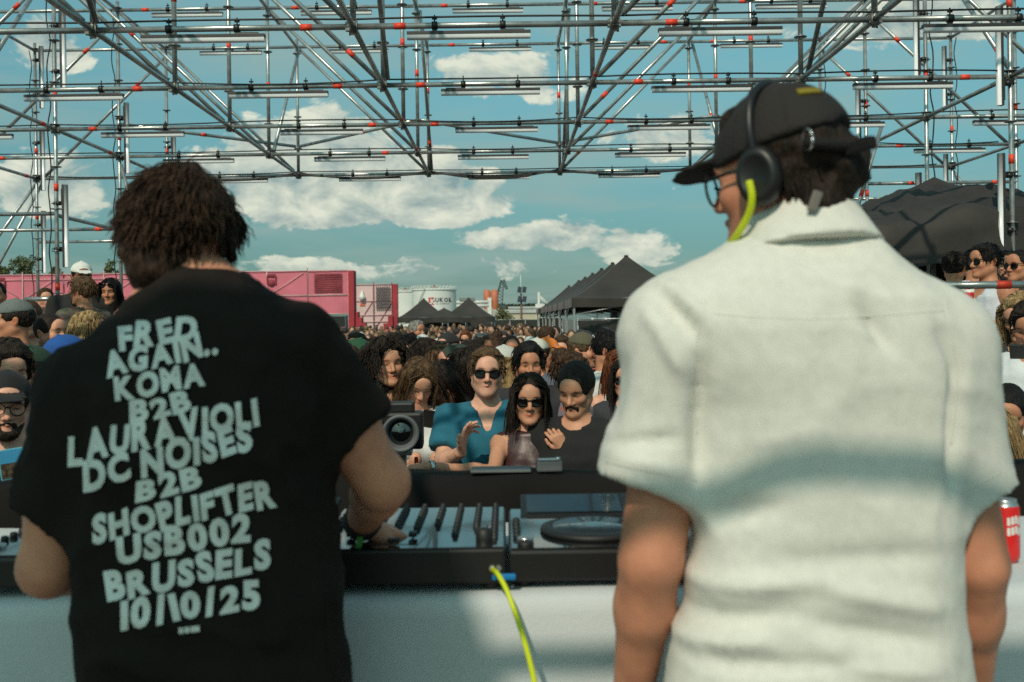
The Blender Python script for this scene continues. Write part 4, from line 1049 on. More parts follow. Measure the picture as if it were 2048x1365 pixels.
def face_colors(V, H, C, sex, hair, stub=.0, smile=0.0):
    L = H.inv(V); x, y, z = np.abs(L[:, 0]), L[:, 1], L[:, 2]; inh = (np.abs(L) < .16).all(1) & (z > -.13)
    def paint(m, col, a=1.0):
        m = (np.clip(m, 0, 1) * inh * a)[:, None]; C[:] = C * (1 - m) + C * np.array(col) * m
    g = lambda cx, cy, cz, rx, ry, rz: np.clip(1.6 - 1.6 * np.sqrt(((x - cx) / rx) ** 2 + ((y - cy) / ry) ** 2 + ((z - cz) / rz) ** 2), 0, 1)
    paint(g(.043, -.06, -.03, .03, .04, .03), (1.06, .86, .84), .8); paint(g(0, -.11, -.034, .018, .03, .018), (1.05, .84, .80), .8)
    paint(g(.08, .015, -.01, .02, .03, .04), (1.08, .80, .76), .8)
    C *= (1 + .10 * fbm(V, 45, 2, 3))[:, None] * np.array([1.0, 1.0, 1.0])
    paint(g(0, -.088, -.066, .030 + .006 * smile, .03, .0125), (.90, .64, .60) if sex == 'm' else (.86, .48, .45), 1.0)
    if smile > .3: paint(g(0, -.085, -.066, .020, .014, .005), (1.7, 2.2, 2.4), .9)
    br = np.clip(1.7 - 1.7 * np.sqrt(((x - .032) / .024) ** 2 + ((z - .021 - .10 * (x - .02) * (x < .036) + .16 * np.maximum(x - .036, 0)) / (.0065 if sex == 'm' else .0048)) ** 2), 0, 1) * (y < -.05)
    paint(br, (.16, .13, .12) if hair not in ('blond', 'grey') else (.5, .42, .36))
    paint(g(.031, -.086, -.001, .0165, .02, .0062), (.20, .17, .16)); paint(g(.031, -.09, -.001, .0060, .02, .005), (.25, .22, .22))
    if stub: paint(np.clip((-.030 - z) / .02, 0, 1) * np.clip((.035 - y) / .03, 0, 1) * (z > -.125) * np.clip((x + (-.035 - z) * .9) / .02, 0, 1), (.62, .60, .62), stub)

def hand_prims(wr, d, n, side, curl=(.5, .6, .7, .8), thumb=.5, sc=1.0, spread=.06):
    """wr wrist, d finger direction, n palm normal (palm faces n); side +1: thumb towards d x n"""
    wr, d, n = A3(wr), A3(d), A3(n); d = d / np.linalg.norm(d); n = n - d * (n @ d); n /= np.linalg.norm(n); t = np.cross(d, n) * side
    out = []; bl = (.088, .092, .087, .078); off = (.030, .010, -.010, -.028); L = ((.041, .026, .020), (.046, .029, .021), (.043, .027, .020), (.034, .021, .018))
    for i in range(4):
        k = wr + d * bl[i] * sc + t * off[i] * sc
        out.append((('c', wr + t * off[i] * .45 * sc, k, .0155 * sc, .0110 * sc), .014))
        ang = curl[i]; p = k; dd = d * math.cos(spread * (1.5 - i)) + t * math.sin(spread * (1.5 - i)); r = (.0092, .0095, .0090, .0080)[i] * sc
        tot = 0
        for q in range(3):
            tot += ang * (.75, 1.0, .7)[q]; v = dd * math.cos(tot) + n * math.sin(tot); e = p + v * L[i][q] * sc
            out.append((('c', p, e, r, r * .92), .004)); p = e; r *= .93
    b = wr + d * .022 * sc + t * .022 * sc + n * .006; m1 = b + (d * .62 + t * .62 + n * .25 * thumb) * .045 * sc
    m2 = m1 + (d * .85 + t * (.5 - .5 * thumb) + n * .35 * thumb) * .032 * sc; m3 = m2 + (d * .95 + t * (.2 - .5 * thumb) + n * .4 * thumb) * .026 * sc
    out += [(('c', b, m1, .0165 * sc, .0125 * sc), .012), (('c', m1, m2, .0115 * sc, .0100 * sc), .004), (('c', m2, m3, .0098 * sc, .0085 * sc), .004)]
    return out
def fine_block(prims, h=.0042, pad=.02):
    lo = np.min([prim(p)[1] for p, k in prims], axis=0) - pad; hi = np.max([prim(p)[2] for p, k in prims], axis=0) + pad
    F = Field(*(axis(lo[i], hi[i], h) for i in range(3)))
    for p, k in prims: F.add(p, k)
    return F.mesh()
def cat_mesh(parts):
    Vs = []; Fs = []; o = 0
    for V, F in parts: Vs.append(V); Fs.append(F + o); o += len(V)
    return np.concatenate(Vs), np.concatenate(Fs)

# ---- hair
def hair_field(H, style, vox=.0075):
    lo = H.o - .17 * H.s; hi = H.o + .19 * H.s
    if style in ('long', 'wavy'): lo = lo - np.array([.02, .02, .27])
    F = Field(*(axis(lo[i], hi[i], vox) for i in range(3))); a = F.add
    if style in ('buzz',): g = .004
    elif style == 'slick': g = .007
    elif style == 'short': g = .010
    elif style in ('crop', 'tousled'): g = .016
    else: g = .014
    a(H.e((0, .016, .032), (.0745 + g, .0955 + g, .0855 + g)), .01)
    if style in ('short', 'crop', 'tousled', 'wavy', 'curly'): a(H.e((0, -.042, .098), (.050 + g * .4, .036, .018 + g * .5)), .03)
    if style in ('curly', 'afro'):
        for k in range(16):
            th = k * 2.4; ph = -.35 + 1.6 * ((k * 0.618) % 1); q = (math.cos(th) * math.cos(ph) * .085, .02 + math.sin(th) * math.cos(ph) * .095, .035 + math.sin(ph) * .09)
            if q[1] < -.06 and q[2] < .08: continue
            a(H.e(q, (.040,) * 3), .02)
    if style in ('long', 'wavy'):
        a(H.e((0, .045, -.075), (.080, .055, .13)), .03)
        for q in (-1, 1):
            a(H.c((q * .070, .010, .03), (q * .082, .015, -.16), .026, .030), .03); a(H.c((q * .078, .015, -.14), (q * .075, .0 if style == 'long' else .03, -.29), .028, .016), .02)
        a(H.c((0, .075, -.05), (0, .085, -.28), .055, .04), .03)
    if style == 'curlylong':
        a(H.e((0, .03, .03), (.115, .12, .115)), .02)
        for k in range(26):
            th = 2.6 + k * 2.4; zz = .06 - .26 * ((k * .618) % 1); q = (math.cos(th) * .10, .035 + max(-.035, math.sin(th) * .09), zz)
            a(H.e(q, (.044,) * 3), .02)
    # open the face
    if style not in ('bald',):
        fz = .066 if style != 'slick' else .074
        a(H.e((0, -.105, -.035), (.064 if style not in ('long', 'wavy', 'curlylong') else .058, .085, fz + .045)), .010, op='s')
        for q in (-1, 1):
            if style in ('short', 'crop', 'tousled', 'slick', 'buzz', 'curly', 'afro'): a(H.e((q * .095, -.01, -.055), (.04, .062, .060)), .01, op='s')
    if style in ('short', 'crop', 'tousled', 'slick', 'buzz', 'curly', 'afro'):
        n = H.R @ np.array([0, -.25, -1.0]); n /= np.linalg.norm(n); F.cut(H.p(0, .06, -.072), n, .01)
    if style == 'slickbun':
        a(H.e((0, .115, .045), (.032, .030, .034)), .008)
        n = H.R @ np.array([0, -.25, -1.0]); n /= np.linalg.norm(n); F.cut(H.p(0, .06, -.060), n, .01)
        for q in (-1, 1): a(H.e((q * .095, -.01, -.055), (.04, .062, .062)), .01, op='s')
    return F
def locks(H, n, length, curl, seed, spread=.25, r0=.0055, zmin=-.05, back=0.0, vol=1.10, zmax=9, out=.55, ymin=-.055, ears=False, damp=1.0, grav=1.0):
    rng = np.random.RandomState(seed); pts = []
    while len(pts) < n:
        d = rng.randn(3); d /= np.linalg.norm(d)
        if d[2] < zmin * 8: continue
        q = np.array([0, .016, .032]) + d * np.array([.077, .098, .088])
        if q[1] < ymin and q[2] < .075: continue
        if q[2] < zmin or q[2] > zmax or (ears and q[2] < .012 and abs(q[0]) > .045 and q[1] < .055): continue
        pts.append((q, d))
    p = np.array([q for q, d in pts]); d = np.array([d for q, d in pts]); c0 = np.array([0, .016, .032]); rad = np.array([.077, .098, .088])
    fl = np.stack([d[:, 0] * .9, np.where(d[:, 1] < .0, d[:, 1] * .8 - .2 + back, d[:, 1]), -np.ones(n) * .9], 1); v = d * out + fl * .6 + rng.randn(n, 3) * spread
    v /= np.linalg.norm(v, axis=1, keepdims=True); st = 6; ln = length * (.6 + .7 * rng.rand(n)); ph = rng.rand(n) * 6.28; tr = [p]
    for i in range(st):
        s = i / st; v = v * np.array([damp, damp, 1]) + np.array([0, 0, -.42 * grav]) + rng.randn(n, 3) * .08
        a = ph + i * 2.1 * (1 if curl else 0); sd = np.cross(v, d); sd /= np.linalg.norm(sd, axis=1, keepdims=True) + 1e-6
        v = v + sd * (np.cos(a) * curl)[:, None] + d * (np.sin(a) * curl)[:, None]; v /= np.linalg.norm(v, axis=1, keepdims=True)
        p = p + v * (ln / st)[:, None]; e = (p - c0) / rad; l = np.linalg.norm(e, axis=1, keepdims=True); m = (vol + .10 * rng.rand(n, 1) * 0); ins = (l < m) & (p[:, 2:3] > -.075)
        p = np.where(ins, c0 + e / l * m * rad, p)
        face = (p[:, 1] < -.03) & (np.abs(p[:, 0]) < .070) & (p[:, 2] < .088); p[:, 0] = np.where(face, np.where(p[:, 0] < 0, -.076, .076), p[:, 0]); tr.append(p.copy())
    T = np.stack(tr, 1); T = H.o + (T * H.s) @ H.R.T; k = st + 1
    dv = np.gradient(T, axis=1); dv /= np.linalg.norm(dv, axis=2, keepdims=True) + 1e-9; ref = np.array([.3, .5, .8]); a = np.cross(dv, ref); a /= np.linalg.norm(a, axis=2, keepdims=True) + 1e-9; b = np.cross(dv, a)
    rr = (r0 * H.s * np.sqrt(np.clip(1.02 - np.linspace(0, 1, k) ** 2, 0, 1)))[None, :, None]
    ring = [T + (a * math.cos(t) + b * math.sin(t)) * rr for t in (0, 2.094, 4.189)]; V = np.stack(ring, 2).reshape(-1, 3)
    F = []; base = np.arange(n) * k * 3
    for i in range(st):
        for j in range(3):
            F.append(np.stack([base + i * 3 + j, base + i * 3 + (j + 1) % 3, base + (i + 1) * 3 + (j + 1) % 3, base + (i + 1) * 3 + j], 1))
    tint = np.repeat(.6 + .9 * rng.rand(n), k * 3)
    return V.astype(np.float32), np.concatenate(F).astype(np.int32), tint
def make_hair(H, style, seed, near, parent, col, name='hair', cap=False):
    if style in ('bald', None): return None
    F = hair_field(H, style, .0086 if near else .0120)
    if cap: n_ = H.R @ np.array([0, -.10, 1.0]); F.cut(H.p(0, 0, .050), n_ / np.linalg.norm(n_))
    V, Fc = F.mesh()
    N = vnormals(V, Fc); L = H.inv(V); q = L.copy()
    if style in ('long', 'slick', 'slickbun'): q[:, 2] *= .22
    amp = {'buzz': .001, 'slick': .0022, 'slickbun': .002, 'short': .005, 'crop': .006, 'tousled': .010, 'long': .008, 'wavy': .014, 'curly': .011, 'afro': .010, 'curlylong': .014}[style] * H.s
    V = V + N * (fbm(q, 55 if style not in ('wavy', 'tousled') else 34, seed, 3) * amp)[:, None]
    tint = 1 + .55 * fbm(q, 80, seed + 5, 2)
    if near and not cap and style not in ('buzz', 'slick', 'slickbun'):
        par = {'short': (220, .030, .05, .2), 'crop': (240, .042, .10, .25), 'tousled': (300, .055, .30, .35), 'long': (420, .26, .02, .05), 'wavy': (420, .25, .16, .10), 'curly': (240, .07, .75, .5), 'afro': (240, .05, .9, .6), 'curlylong': (420, .20, .60, .30)}[style]
        V2, F2, t2 = locks(H, par[0], par[1], par[2], seed, par[3], .0030 if style not in ('long', 'wavy') else .0026, vol={'long': 1.19, 'wavy': 1.21, 'curlylong': 1.34, 'afro': 1.3}.get(style, 1.16), out=.12 if style in ('long', 'wavy') else .5, damp=.55 if style in ('long', 'wavy') else 1, ymin=.0 if style == 'curlylong' else (-.02 if style in ('long', 'wavy') else -.055))
        V, Fc = cat_mesh([(V, Fc), (V2, F2)]); tint = np.concatenate([tint, t2])
    C = np.clip(tint, .35, 1.8)[:, None] * np.ones((1, 3))
    o = bpy.data.objects.new(name, npmesh(name, V, Fc, m_hair, C)); link(o, parent); o.color = (*col, 1); return o
def make_cap(H, parent, col, back=False, brimcol=None, flat=False):
    lo = H.o - .20 * H.s; hi = H.o + .20 * H.s; F = Field(*(axis(lo[i], hi[i], .0088) for i in range(3)))
    G = Head(H.o, H.R @ (rotm(math.pi) if back else np.eye(3)), H.s); oy = -.004 if not back else .0
    F.add(G.e((0, .012 if not back else -.014, .034), (.088, .109, .096 if not flat else .080)), .01)
    n = G.R @ np.array([0, .10 if not flat else .02, -1.0]); n /= np.linalg.norm(n); F.cut(G.p(0, 0, .044), n, .006)
    F.add(G.e((0, -.116 if not flat else -.105, .048), (.068, .072 if not flat else .05, .0075), (0, .16, 0)), .008)
    F.add(G.e((0, .012, .132 if not flat else .118), (.010, .010, .006)), .004)
    V, Fc = F.mesh(); L = G.inv(V); C = np.ones((len(V), 3)); m = L[:, 1] < -.098
    if brimcol is not None: C[m] = np.array(brimcol) / np.array(col)
    seam = np.abs(np.sin(np.arctan2(L[:, 0], L[:, 1] - .012) * 3)) < .06; C[seam & ~m] *= .8
    o = bpy.data.objects.new('cap', npmesh('cap', V, Fc, m_fab, C)); link(o, parent); o.color = (*col, 1); return o
def make_glasses(H, parent, shade=True, rnd=False, up=0.0):
    mb = MB(); M = H.M() @ Matrix.Translation((0, 0, up))
    for q in (-1, 1):
        L = M @ Matrix.Translation((q * .034, -.098 + .004, -.001)) @ Matrix.Rotation(q * .16, 4, 'Z')
        if shade:
            n_ = 22; ring = []
            for i in range(n_):
                t_ = 2 * math.pi * i / n_; cx_, sz_ = math.cos(t_), math.sin(t_); xx = .0285 * abs(cx_) ** .62 * (1 if cx_ > 0 else -1); zz = .0195 * abs(sz_) ** .62 * (1 if sz_ > 0 else -1) - .001 - (.003 * (1 - abs(cx_)) if sz_ < 0 else 0)
                ring.append((xx, zz))
            vs = [L @ Vector((x_, -.0035 + 9 * x_ * x_, z_)) for x_, z_ in ring] + [L @ Vector((x_, .003 + 9 * x_ * x_, z_)) for x_, z_ in ring] + [L @ Vector((x_ * .8, -.0055 + 9 * x_ * x_ * .64, z_ * .8)) for x_, z_ in ring]
            mb.raw(vs, [(i, (i + 1) % n_, n_ + (i + 1) % n_, n_ + i) for i in range(n_)] + [(2 * n_ + i, 2 * n_ + (i + 1) % n_, (i + 1) % n_, i) for i in range(n_)], 0, False); mb.raw(vs[2 * n_:], [tuple(range(n_))], 0, False)
        else: mb.path([L @ Vector((.026 * math.cos(t), 0, .024 * math.sin(t))) for t in [i * math.pi / 12 for i in range(25)]], .0022 * H.s, 6, 0)
        mb.path([M @ Vector((q * .062, -.089, .010)), M @ Vector((q * .074, -.05, .010)), M @ Vector((q * .080, .01, .007)), M @ Vector((q * .079, .03, -.012))], .0030 * H.s, 6, 0)
    mb.path([M @ Vector((-.010, -.103, .006)), M @ Vector((0, -.107, .008)), M @ Vector((.010, -.103, .006))], .0030 * H.s, 6, 0)
    return mb.build('sunglasses' if shade else 'glasses', m_lens, parent)
def make_beard(H, parent, col, style='full'):
    lo = H.o - .14 * H.s; hi = H.o + .06 * H.s; F = Field(*(axis(lo[i], hi[i], .0055) for i in range(3))); a = F.add
    if style in ('full',):
        for q in (-1, 1): a(H.c((q * .058, -.004, -.040), (q * .022, -.070, -.096), .021, .024), .02)
        a(H.e((0, -.080, -.102), (.030, .022, .024)), .015)
    if style in ('goatee', 'full'):
        a(H.e((0, -.083, -.103), (.021, .014, .018)), .01)
        for q in (-1, 1): a(H.c((q * .026, -.079, -.062), (q * .024, -.077, -.095), .008, .010), .01)
    for q in (-1, 1): a(H.c((q * .004, -.0965, -.0535), (q * .029, -.0815, -.066), .0055, .0045), .006)
    a(H.e((0, -.099, -.0685), (.015, .010, .0055)), .003, op='s')
    V, Fc = F.mesh(); N = vnormals(V, Fc); V = V + N * (fbm(H.inv(V), 110, 3, 2) * .0022)[:, None]
    o = bpy.data.objects.new('beard', npmesh('beard', V, Fc, m_hair, np.ones((len(V), 3)))); link(o, parent); o.color = (*col, 1); return o

# ---- the whole person.  Local frame: feet at z=0, facing -Y, own left is +X
def arm_points(sh, side, pose, h):
    k = h / 1.75
    P_ = {'down': ((side * .05, .03, -.29), (side * .03, -.05, -.53)), 'bent': ((side * .07, .02, -.28), (side * .0, -.20, -.40)), 'phone': ((side * .06, -.06, -.28), (-side * .07, -.27, -.18)),
          'cup': ((side * .08, .0, -.28), (side * .02, -.24, -.19)), 'cross': ((side * .07, -.04, -.27), (-side * .20, -.19, -.27)), 'up': ((side * .13, -.04, .20), (side * .05, -.08, .45)),
          'face': ((side * .05, -.15, -.24), (-side * .12, -.18, .10)), 'wide': ((side * .16, .02, -.24), (side * .14, -.12, -.46))}
    e, w = P_[pose] if isinstance(pose, str) else pose[:2]
    return sh + np.array(e) * k, sh + np.array(w) * k
def person(x, y, z0, h, yaw, sex='m', skin='light', hair=('short', 'brown'), top=('tee', (.5, .5, .5)), legs=(.03, .035, .05), head=(0, 0, 0), arms=('down', 'down'), acc=(), label='', group='festival crowd',
           near=False, smile=0.0, stub=0.0, beard=None, lean=(0, 0), seed=0, build=1.0, topcol=None, hands=None, chestskin=0.0):
    k = h / 1.75; sw = (.178 if sex == 'm' else .150) * k * build; cw = build * k
    root = empty('person', (x, y, z0), yaw, label, 'person', group)
    sc = (.1315 if sex == 'm' else .133) * h / .23
    lx, ly = lean
    nb = np.array([lx, .020 * k + ly, .822 * h]); ho = nb + np.array([0, -.030 * k + head[3] if len(head) > 3 else -.030 * k, 0]); ho[2] = h - .117 * sc
    H = Head(ho, rotm(*head[:3]), sc)
    SL = {q: np.array([q * sw + lx, .015 * k + ly, .805 * h]) for q in (1, -1)}
    ap = {q: arm_points(SL[q], q, arms[0 if q > 0 else 1], h) for q in (1, -1)}
    hv = .0070 if near else .0110; bv = .020 if near else .028
    allx = [p[0] for q in ap for p in ap[q]] + [-.27 * k, .27 * k]; ally = [p[1] for q in ap for p in ap[q]] + [-.20, .22]; zmax = max([h + .03] + [p[2] + .06 for q in ap for p in ap[q]])
    hx, hy = ho[0], ho[1]; hr = .115 * sc
    X = axis(min(allx) - .07, max(allx) + .07, bv); Yx = axis(min(ally) - .07, max(ally) + .07, bv)
    Zx = axis(-.01, max(nb[2] + .05, zmax if zmax > h + .031 else 0), .05, [(.50 * h, .80 * h, bv), (.78 * h, zmax, .014)])
    # body
    B = Field(X, Yx, Zx); a = B.add
    zs = np.array([.45, .50, .56, .62, .68, .74, .79, .825]) * h
    wd = np.array([.150, .168, .158, .142, .152, .165, .150, .085] if sex == 'm' else [.158, .172, .152, .125, .130, .138, .125, .07]) * cw
    dp = np.array([.105, .115, .108, .098, .108, .116, .100, .062] if sex == 'm' else [.112, .118, .100, .088, .095, .100, .088, .056]) * cw
    t = np.clip((zs - .5 * h) / (.32 * h), 0, 1); cxs = lx * t; cys = ly * t + .01
    torso = ('loft', zs, wd, dp, cxs, cys, 2.4)
    a(torso, .01)
    for q in (1, -1):
        a(('c', nb + np.array([q * .03, 0, .0]), SL[q], .055 * k, .052 * k * (1 if sex == 'm' else .88)), .05)
        el, wr = ap[q]; f = (1 if sex == 'm' else .84) * build
        a(('c', SL[q], el, .053 * k * f, .041 * k * f), .03); a(('c', el, wr, .041 * k * f, .0275 * k * f), .02)
        mid = el + (wr - el) * .3; a(('e', mid, (.042 * k * f,) * 3), .03)
        a(('c', (q * .085 * k, .01, .49 * h), (q * .09 * k, .0, .27 * h), .078 * k, .056 * k), .03); a(('c', (q * .09 * k, .0, .27 * h), (q * .09 * k, .02, .05 * h), .055 * k, .038 * k), .02); a(('c', (q * .09 * k, .03, .04), (q * .10 * k, -.13, .03), .042, .036), .02)
        if sex == 'f': a(('e', (q * .065 * k + lx * .8, -.095 * k + ly * .8, .725 * h), (.058 * k, .050 * k, .055 * k)), .03)
        if hands is None or hands.get(q) is None:
            d = (wr - el) / np.linalg.norm(wr - el); a(('e', wr + d * .055 * k, (.036 * k, .030 * k, .046 * k)), .02)
    neck = ('c', nb - np.array([0, 0, .02]), H.p(0, .022, -.055), (.060 if sex == 'm' else .050) * k, (.056 if sex == 'm' else .046) * k)
    a(neck, .025); V, Fc = B.mesh(); parts = [(V, Fc)]
    z0_ = nb[2] - .01; rr_ = .135 * sc       # head and neck: the same surface carried on at a finer step
    HB = Field(axis(ho[0] - rr_, ho[0] + rr_, hv), axis(min(ho[1] - rr_, nb[1] - .08), max(ho[1] + rr_, nb[1] + .08), hv), axis(z0_, h + .03, hv, [(ho[2] - .02, ho[2] + .03, hv * .85)]))
    HB.add(neck, .025); HB.add(torso, .03)
    for q in (1, -1): HB.add(('c', nb + np.array([q * .03, 0, .0]), SL[q], .055 * k, .052 * k), .05)
    add_head(HB, H, sex, smile); parts.append(HB.mesh())
    if hands:
        for q, hp in hands.items():
            if hp is None: continue
            el, wr = ap[q]; d = A3(hp.get('d', wr - el)); pr = [(('c', wr - (wr - el) * .2, wr, .0305 * k * (1 if sex == 'm' else .84), .0275 * k * (1 if sex == 'm' else .84)), .012)] + hand_prims(wr, d, hp['n'], hp.get('side', q), hp.get('curl', (.4, .5, .5, .6)), hp.get('thumb', .3), k * .98 * (1 if sex == 'm' else .92), hp.get('spread', .06))
            parts.append(fine_block(pr))
    V, Fc = cat_mesh(parts); C = np.ones((len(V), 3)); face_colors(V, H, C, sex, hair[1], stub, smile)
    o = bpy.data.objects.new('body', npmesh('body', V, Fc, m_skin, C)); link(o, root); o.color = (*SKIN[skin], 1)
    # top
    kind, tc = top[0], top[1]
    if kind:
        S = Field(axis(X[0], X[-1], bv * .85), axis(Yx[0], Yx[-1], bv * .85), axis(.46 * h, .90 * h, bv * .85)); g = .016 if kind != 'jacket' else .030
        hem = {'tee': .475, 'tank': .475, 'sleeveless': .48, 'long': .48, 'jacket': .46, 'halter': .56, 'vneck': .475}[kind] * h
        S.add(torso, .01, g)
        for q in (1, -1):
            if sex == 'f': S.add(('e', (q * .065 * k + lx * .8, -.095 * k + ly * .8, .725 * h), (.058 * k, .050 * k, .055 * k)), .05, g * .6)
            if kind in ('tank', 'halter', 'sleeveless'):
                if kind != 'halter': S.add(('c', nb + np.array([q * .03, 0, .0]), nb + (SL[q] - nb) * (.62 if kind == 'tank' else .86), .055 * k, .050 * k), .04, .006)
            else:
                S.add(('c', nb + np.array([q * .03, 0, .0]), SL[q], .055 * k, .052 * k), .05, g * .7)
                el, wr = ap[q]; f = (1 if sex == 'm' else .86) * build
                if kind in ('tee', 'vneck'): S.add(('cc', SL[q], SL[q] + (el - SL[q]) * .68, .062 * k * f, .068 * k * f), .03, .004)
                else: S.add(('c', SL[q], el, .058 * k * f, .050 * k * f), .03, g * .5); S.add(('cc', el, el + (wr - el) * .93, .050 * k * f, .040 * k * f), .02, g * .4)
            if kind == 'tank': S.add(('e', SL[q] + np.array([q * .035, 0, -.03]), (.05, .10, .075)), .01, op='s')
            if kind == 'halter': S.add(('e', SL[q] + np.array([q * .02, 0, -.01]), (.085, .14, .13)), .01, op='s')
        nr = {'tee': .070, 'tank': .085, 'sleeveless': .056, 'long': .068, 'jacket': .075, 'halter': .06, 'vneck': .074}[kind] * k
        if kind != 'sleeveless': S.add(('e', nb + np.array([0, -.035 * k, .040 * k]), (nr, nr * 1.05, .055 * k)), .006, op='s')
        if kind in ('vneck', 'jacket', 'halter'): S.add(('c', nb + np.array([0, -.08 * k, .02]), nb + np.array([0, -.13 * k, -.115 * k if kind != 'halter' else -.2 * k]), .052 * k, .004), .006, op='s')
        if kind == 'tank': S.add(('e', nb + np.array([0, -.09 * k, .0]), (.062, .06, .085)), .008, op='s')
        S.cut((0, 0, hem), (0, 0, -1.0)); V, Fc = S.mesh(); N = vnormals(V, Fc); q_ = V.copy(); q_[:, 2] *= .55
        V = V + N * (((1 - np.abs(noise3(q_ * np.array([1, 1, 2.2]) + V[:, [1, 2, 0]] * .6, 8, seed + 9))) ** 5 * .005 + fbm(q_, 9, seed, 3) * .008 + np.abs(noise3(q_ + V[:, [2, 0, 1]] * .5, 17, seed + 4)) * .005))[:, None]
        C = np.ones((len(V), 3))
        if topcol: C = topcol(V, h)
        o = bpy.data.objects.new('shirt' if kind != 'jacket' else 'jacket', npmesh('shirt', V, Fc, m_leath if kind == 'sleeveless' else m_fab, C)); link(o, root); o.color = (*tc, 1)
        if kind == 'jacket':
            S2 = Field(X, Yx, axis(.5 * h, .86 * h, bv)); S2.add(torso, .01, .012); S2.add(('e', nb + np.array([0, -.03, .04]), (.07, .075, .055)), .006, op='s'); S2.cut((0, -.03, 0), (0, 1, 0)); V, Fc = S2.mesh()
            o = bpy.data.objects.new('shirt', npmesh('shirt', V, Fc, m_fab, np.ones((len(V), 3)))); link(o, root); o.color = (.62, .64, .62, 1)
    # trousers
    T = Field(axis(-.24 * k, .24 * k, .034), axis(-.19, .19, .034), axis(-.005, .56 * h, .055)); T.add(torso, .01, .010)
    for q in (1, -1):
        T.add(('c', (q * .088 * k, .01, .49 * h), (q * .092 * k, .0, .27 * h), .090 * k, .070 * k), .03); T.add(('cc', (q * .092 * k, .0, .27 * h), (q * .094 * k, .015, .045 * h), .070 * k, .062 * k), .02)
    T.cut((0, 0, .535 * h), (0, 0, 1.0)); V, Fc = T.mesh(); o = bpy.data.objects.new('trousers', npmesh('trousers', V, Fc, m_fab, np.ones((len(V), 3)))); link(o, root); o.color = (*legs, 1)
    hs, hc = hair; capn = [q for q in acc if q[0] == 'cap']
    make_hair(H, hs, seed, near, root, HAIR[hc] if isinstance(hc, str) else hc, cap=bool(capn))
    if beard: make_beard(H, root, HAIR[hc] if isinstance(hc, str) else hc, beard)
    for q in acc:
        if q[0] == 'cap': make_cap(H, root, q[1], *(q[2:]))
        if q[0] == 'shades': make_glasses(H, root, True, up=q[1] if len(q) > 1 else 0)
        if q[0] == 'glasses': make_glasses(H, root, False)
        if q[0] == 'strap':        # shoulder strap over the top, from own shoulder s to the other hip
            s_ = q[1]; mb = MB(); pts = []
            for i in range(14):
                f = i / 13; zz = (.825 - .33 * f) * h; ww = np.interp(zz, zs, wd) + .028; dd = np.interp(zz, zs, dp) + .034; xx = s_ * (.10 - .26 * f) * k
                yy = -dd * (max(0, 1 - abs(xx / ww) ** 2.4)) ** (1 / 2.4) + .01; pts.append(Vector((xx + lx * (1 - f), yy + ly * (1 - f), zz)))
            pts = [Vector((s_ * .10 * k + lx, .09 + ly, .80 * h)), Vector((s_ * .10 * k + lx, .04 + ly, .862 * h))] + pts
            vs = []; fs = []
            for i, p in enumerate(spline(pts, 3)): vs += [p + Vector((-.016, -.004, -.008)), p + Vector((.016, -.004, .008)), p + Vector((.016, .002, .008)), p + Vector((-.016, .002, -.008))]
            n = len(vs) // 4
            for i in range(n - 1):
                for j in range(4): fs.append((i * 4 + j, i * 4 + (j + 1) % 4, i * 4 + 4 + (j + 1) % 4, i * 4 + 4 + j))
            mb.raw(vs, fs, 0, True); ob = mb.build('bag_strap', mat('strap_%.2f_%.2f' % (q[2][0], q[2][1]), q[2], .8), root)
    return root, H, ap
# ------------------------------------------------------------------ the two men at the decks (seen from behind)
def wob(name, V, F, m, root, C=None, col=None):
    V = V - np.array(root.location, np.float32)
    o = bpy.data.objects.new(name, npmesh(name, V.astype(np.float32), F, m, np.ones((len(V), 3)) if C is None else C)); link(o, root)
    if col is not None: o.color = (*col, 1)
    return o
def rows_loft(rows, Y, dep, n=2.6, cy=None):
    r = sorted(rows, key=lambda q: -q[0]); zs = []; w = []; cx = []
    for v, xl, xr in r:
        a = P(xl, v, Y); b = P(xr, v, Y); zs.append((a.z + b.z) / 2); w.append((b.x - a.x) / 2); cx.append((a.x + b.x) / 2)
    f = np.linspace(0, 1, len(r)); d = np.interp(f, np.linspace(0, 1, len(dep)), dep)
    return ('loft', zs, w, list(d), cx, [Y] * len(r) if cy is None else list(np.interp(f, np.linspace(0, 1, len(cy)), cy)), n)
def folds(V, N, Y, lst):
    """cloth creases: (u0,v0,u1,v1,width_px,height_m)"""
    s = Y / FPX; d = np.zeros(len(V)); 
    for u0, v0, u1, v1, w, amp in lst:
        a = P(u0, v0, Y); b = P(u1, v1, Y); ax, az, bx, bz = a.x, a.z, b.x, b.z; L2 = (bx - ax) ** 2 + (bz - az) ** 2
        t = np.clip(((V[:, 0] - ax) * (bx - ax) + (V[:, 2] - az) * (bz - az)) / L2, 0, 1)
        q = np.hypot(V[:, 0] - ax - t * (bx - ax), V[:, 2] - az - t * (bz - az)) / (w * s)
        d += amp * np.exp(-q * q) * np.sin(np.pi * np.clip(t, .02, .98)) ** .6
    return V + N * d[:, None]
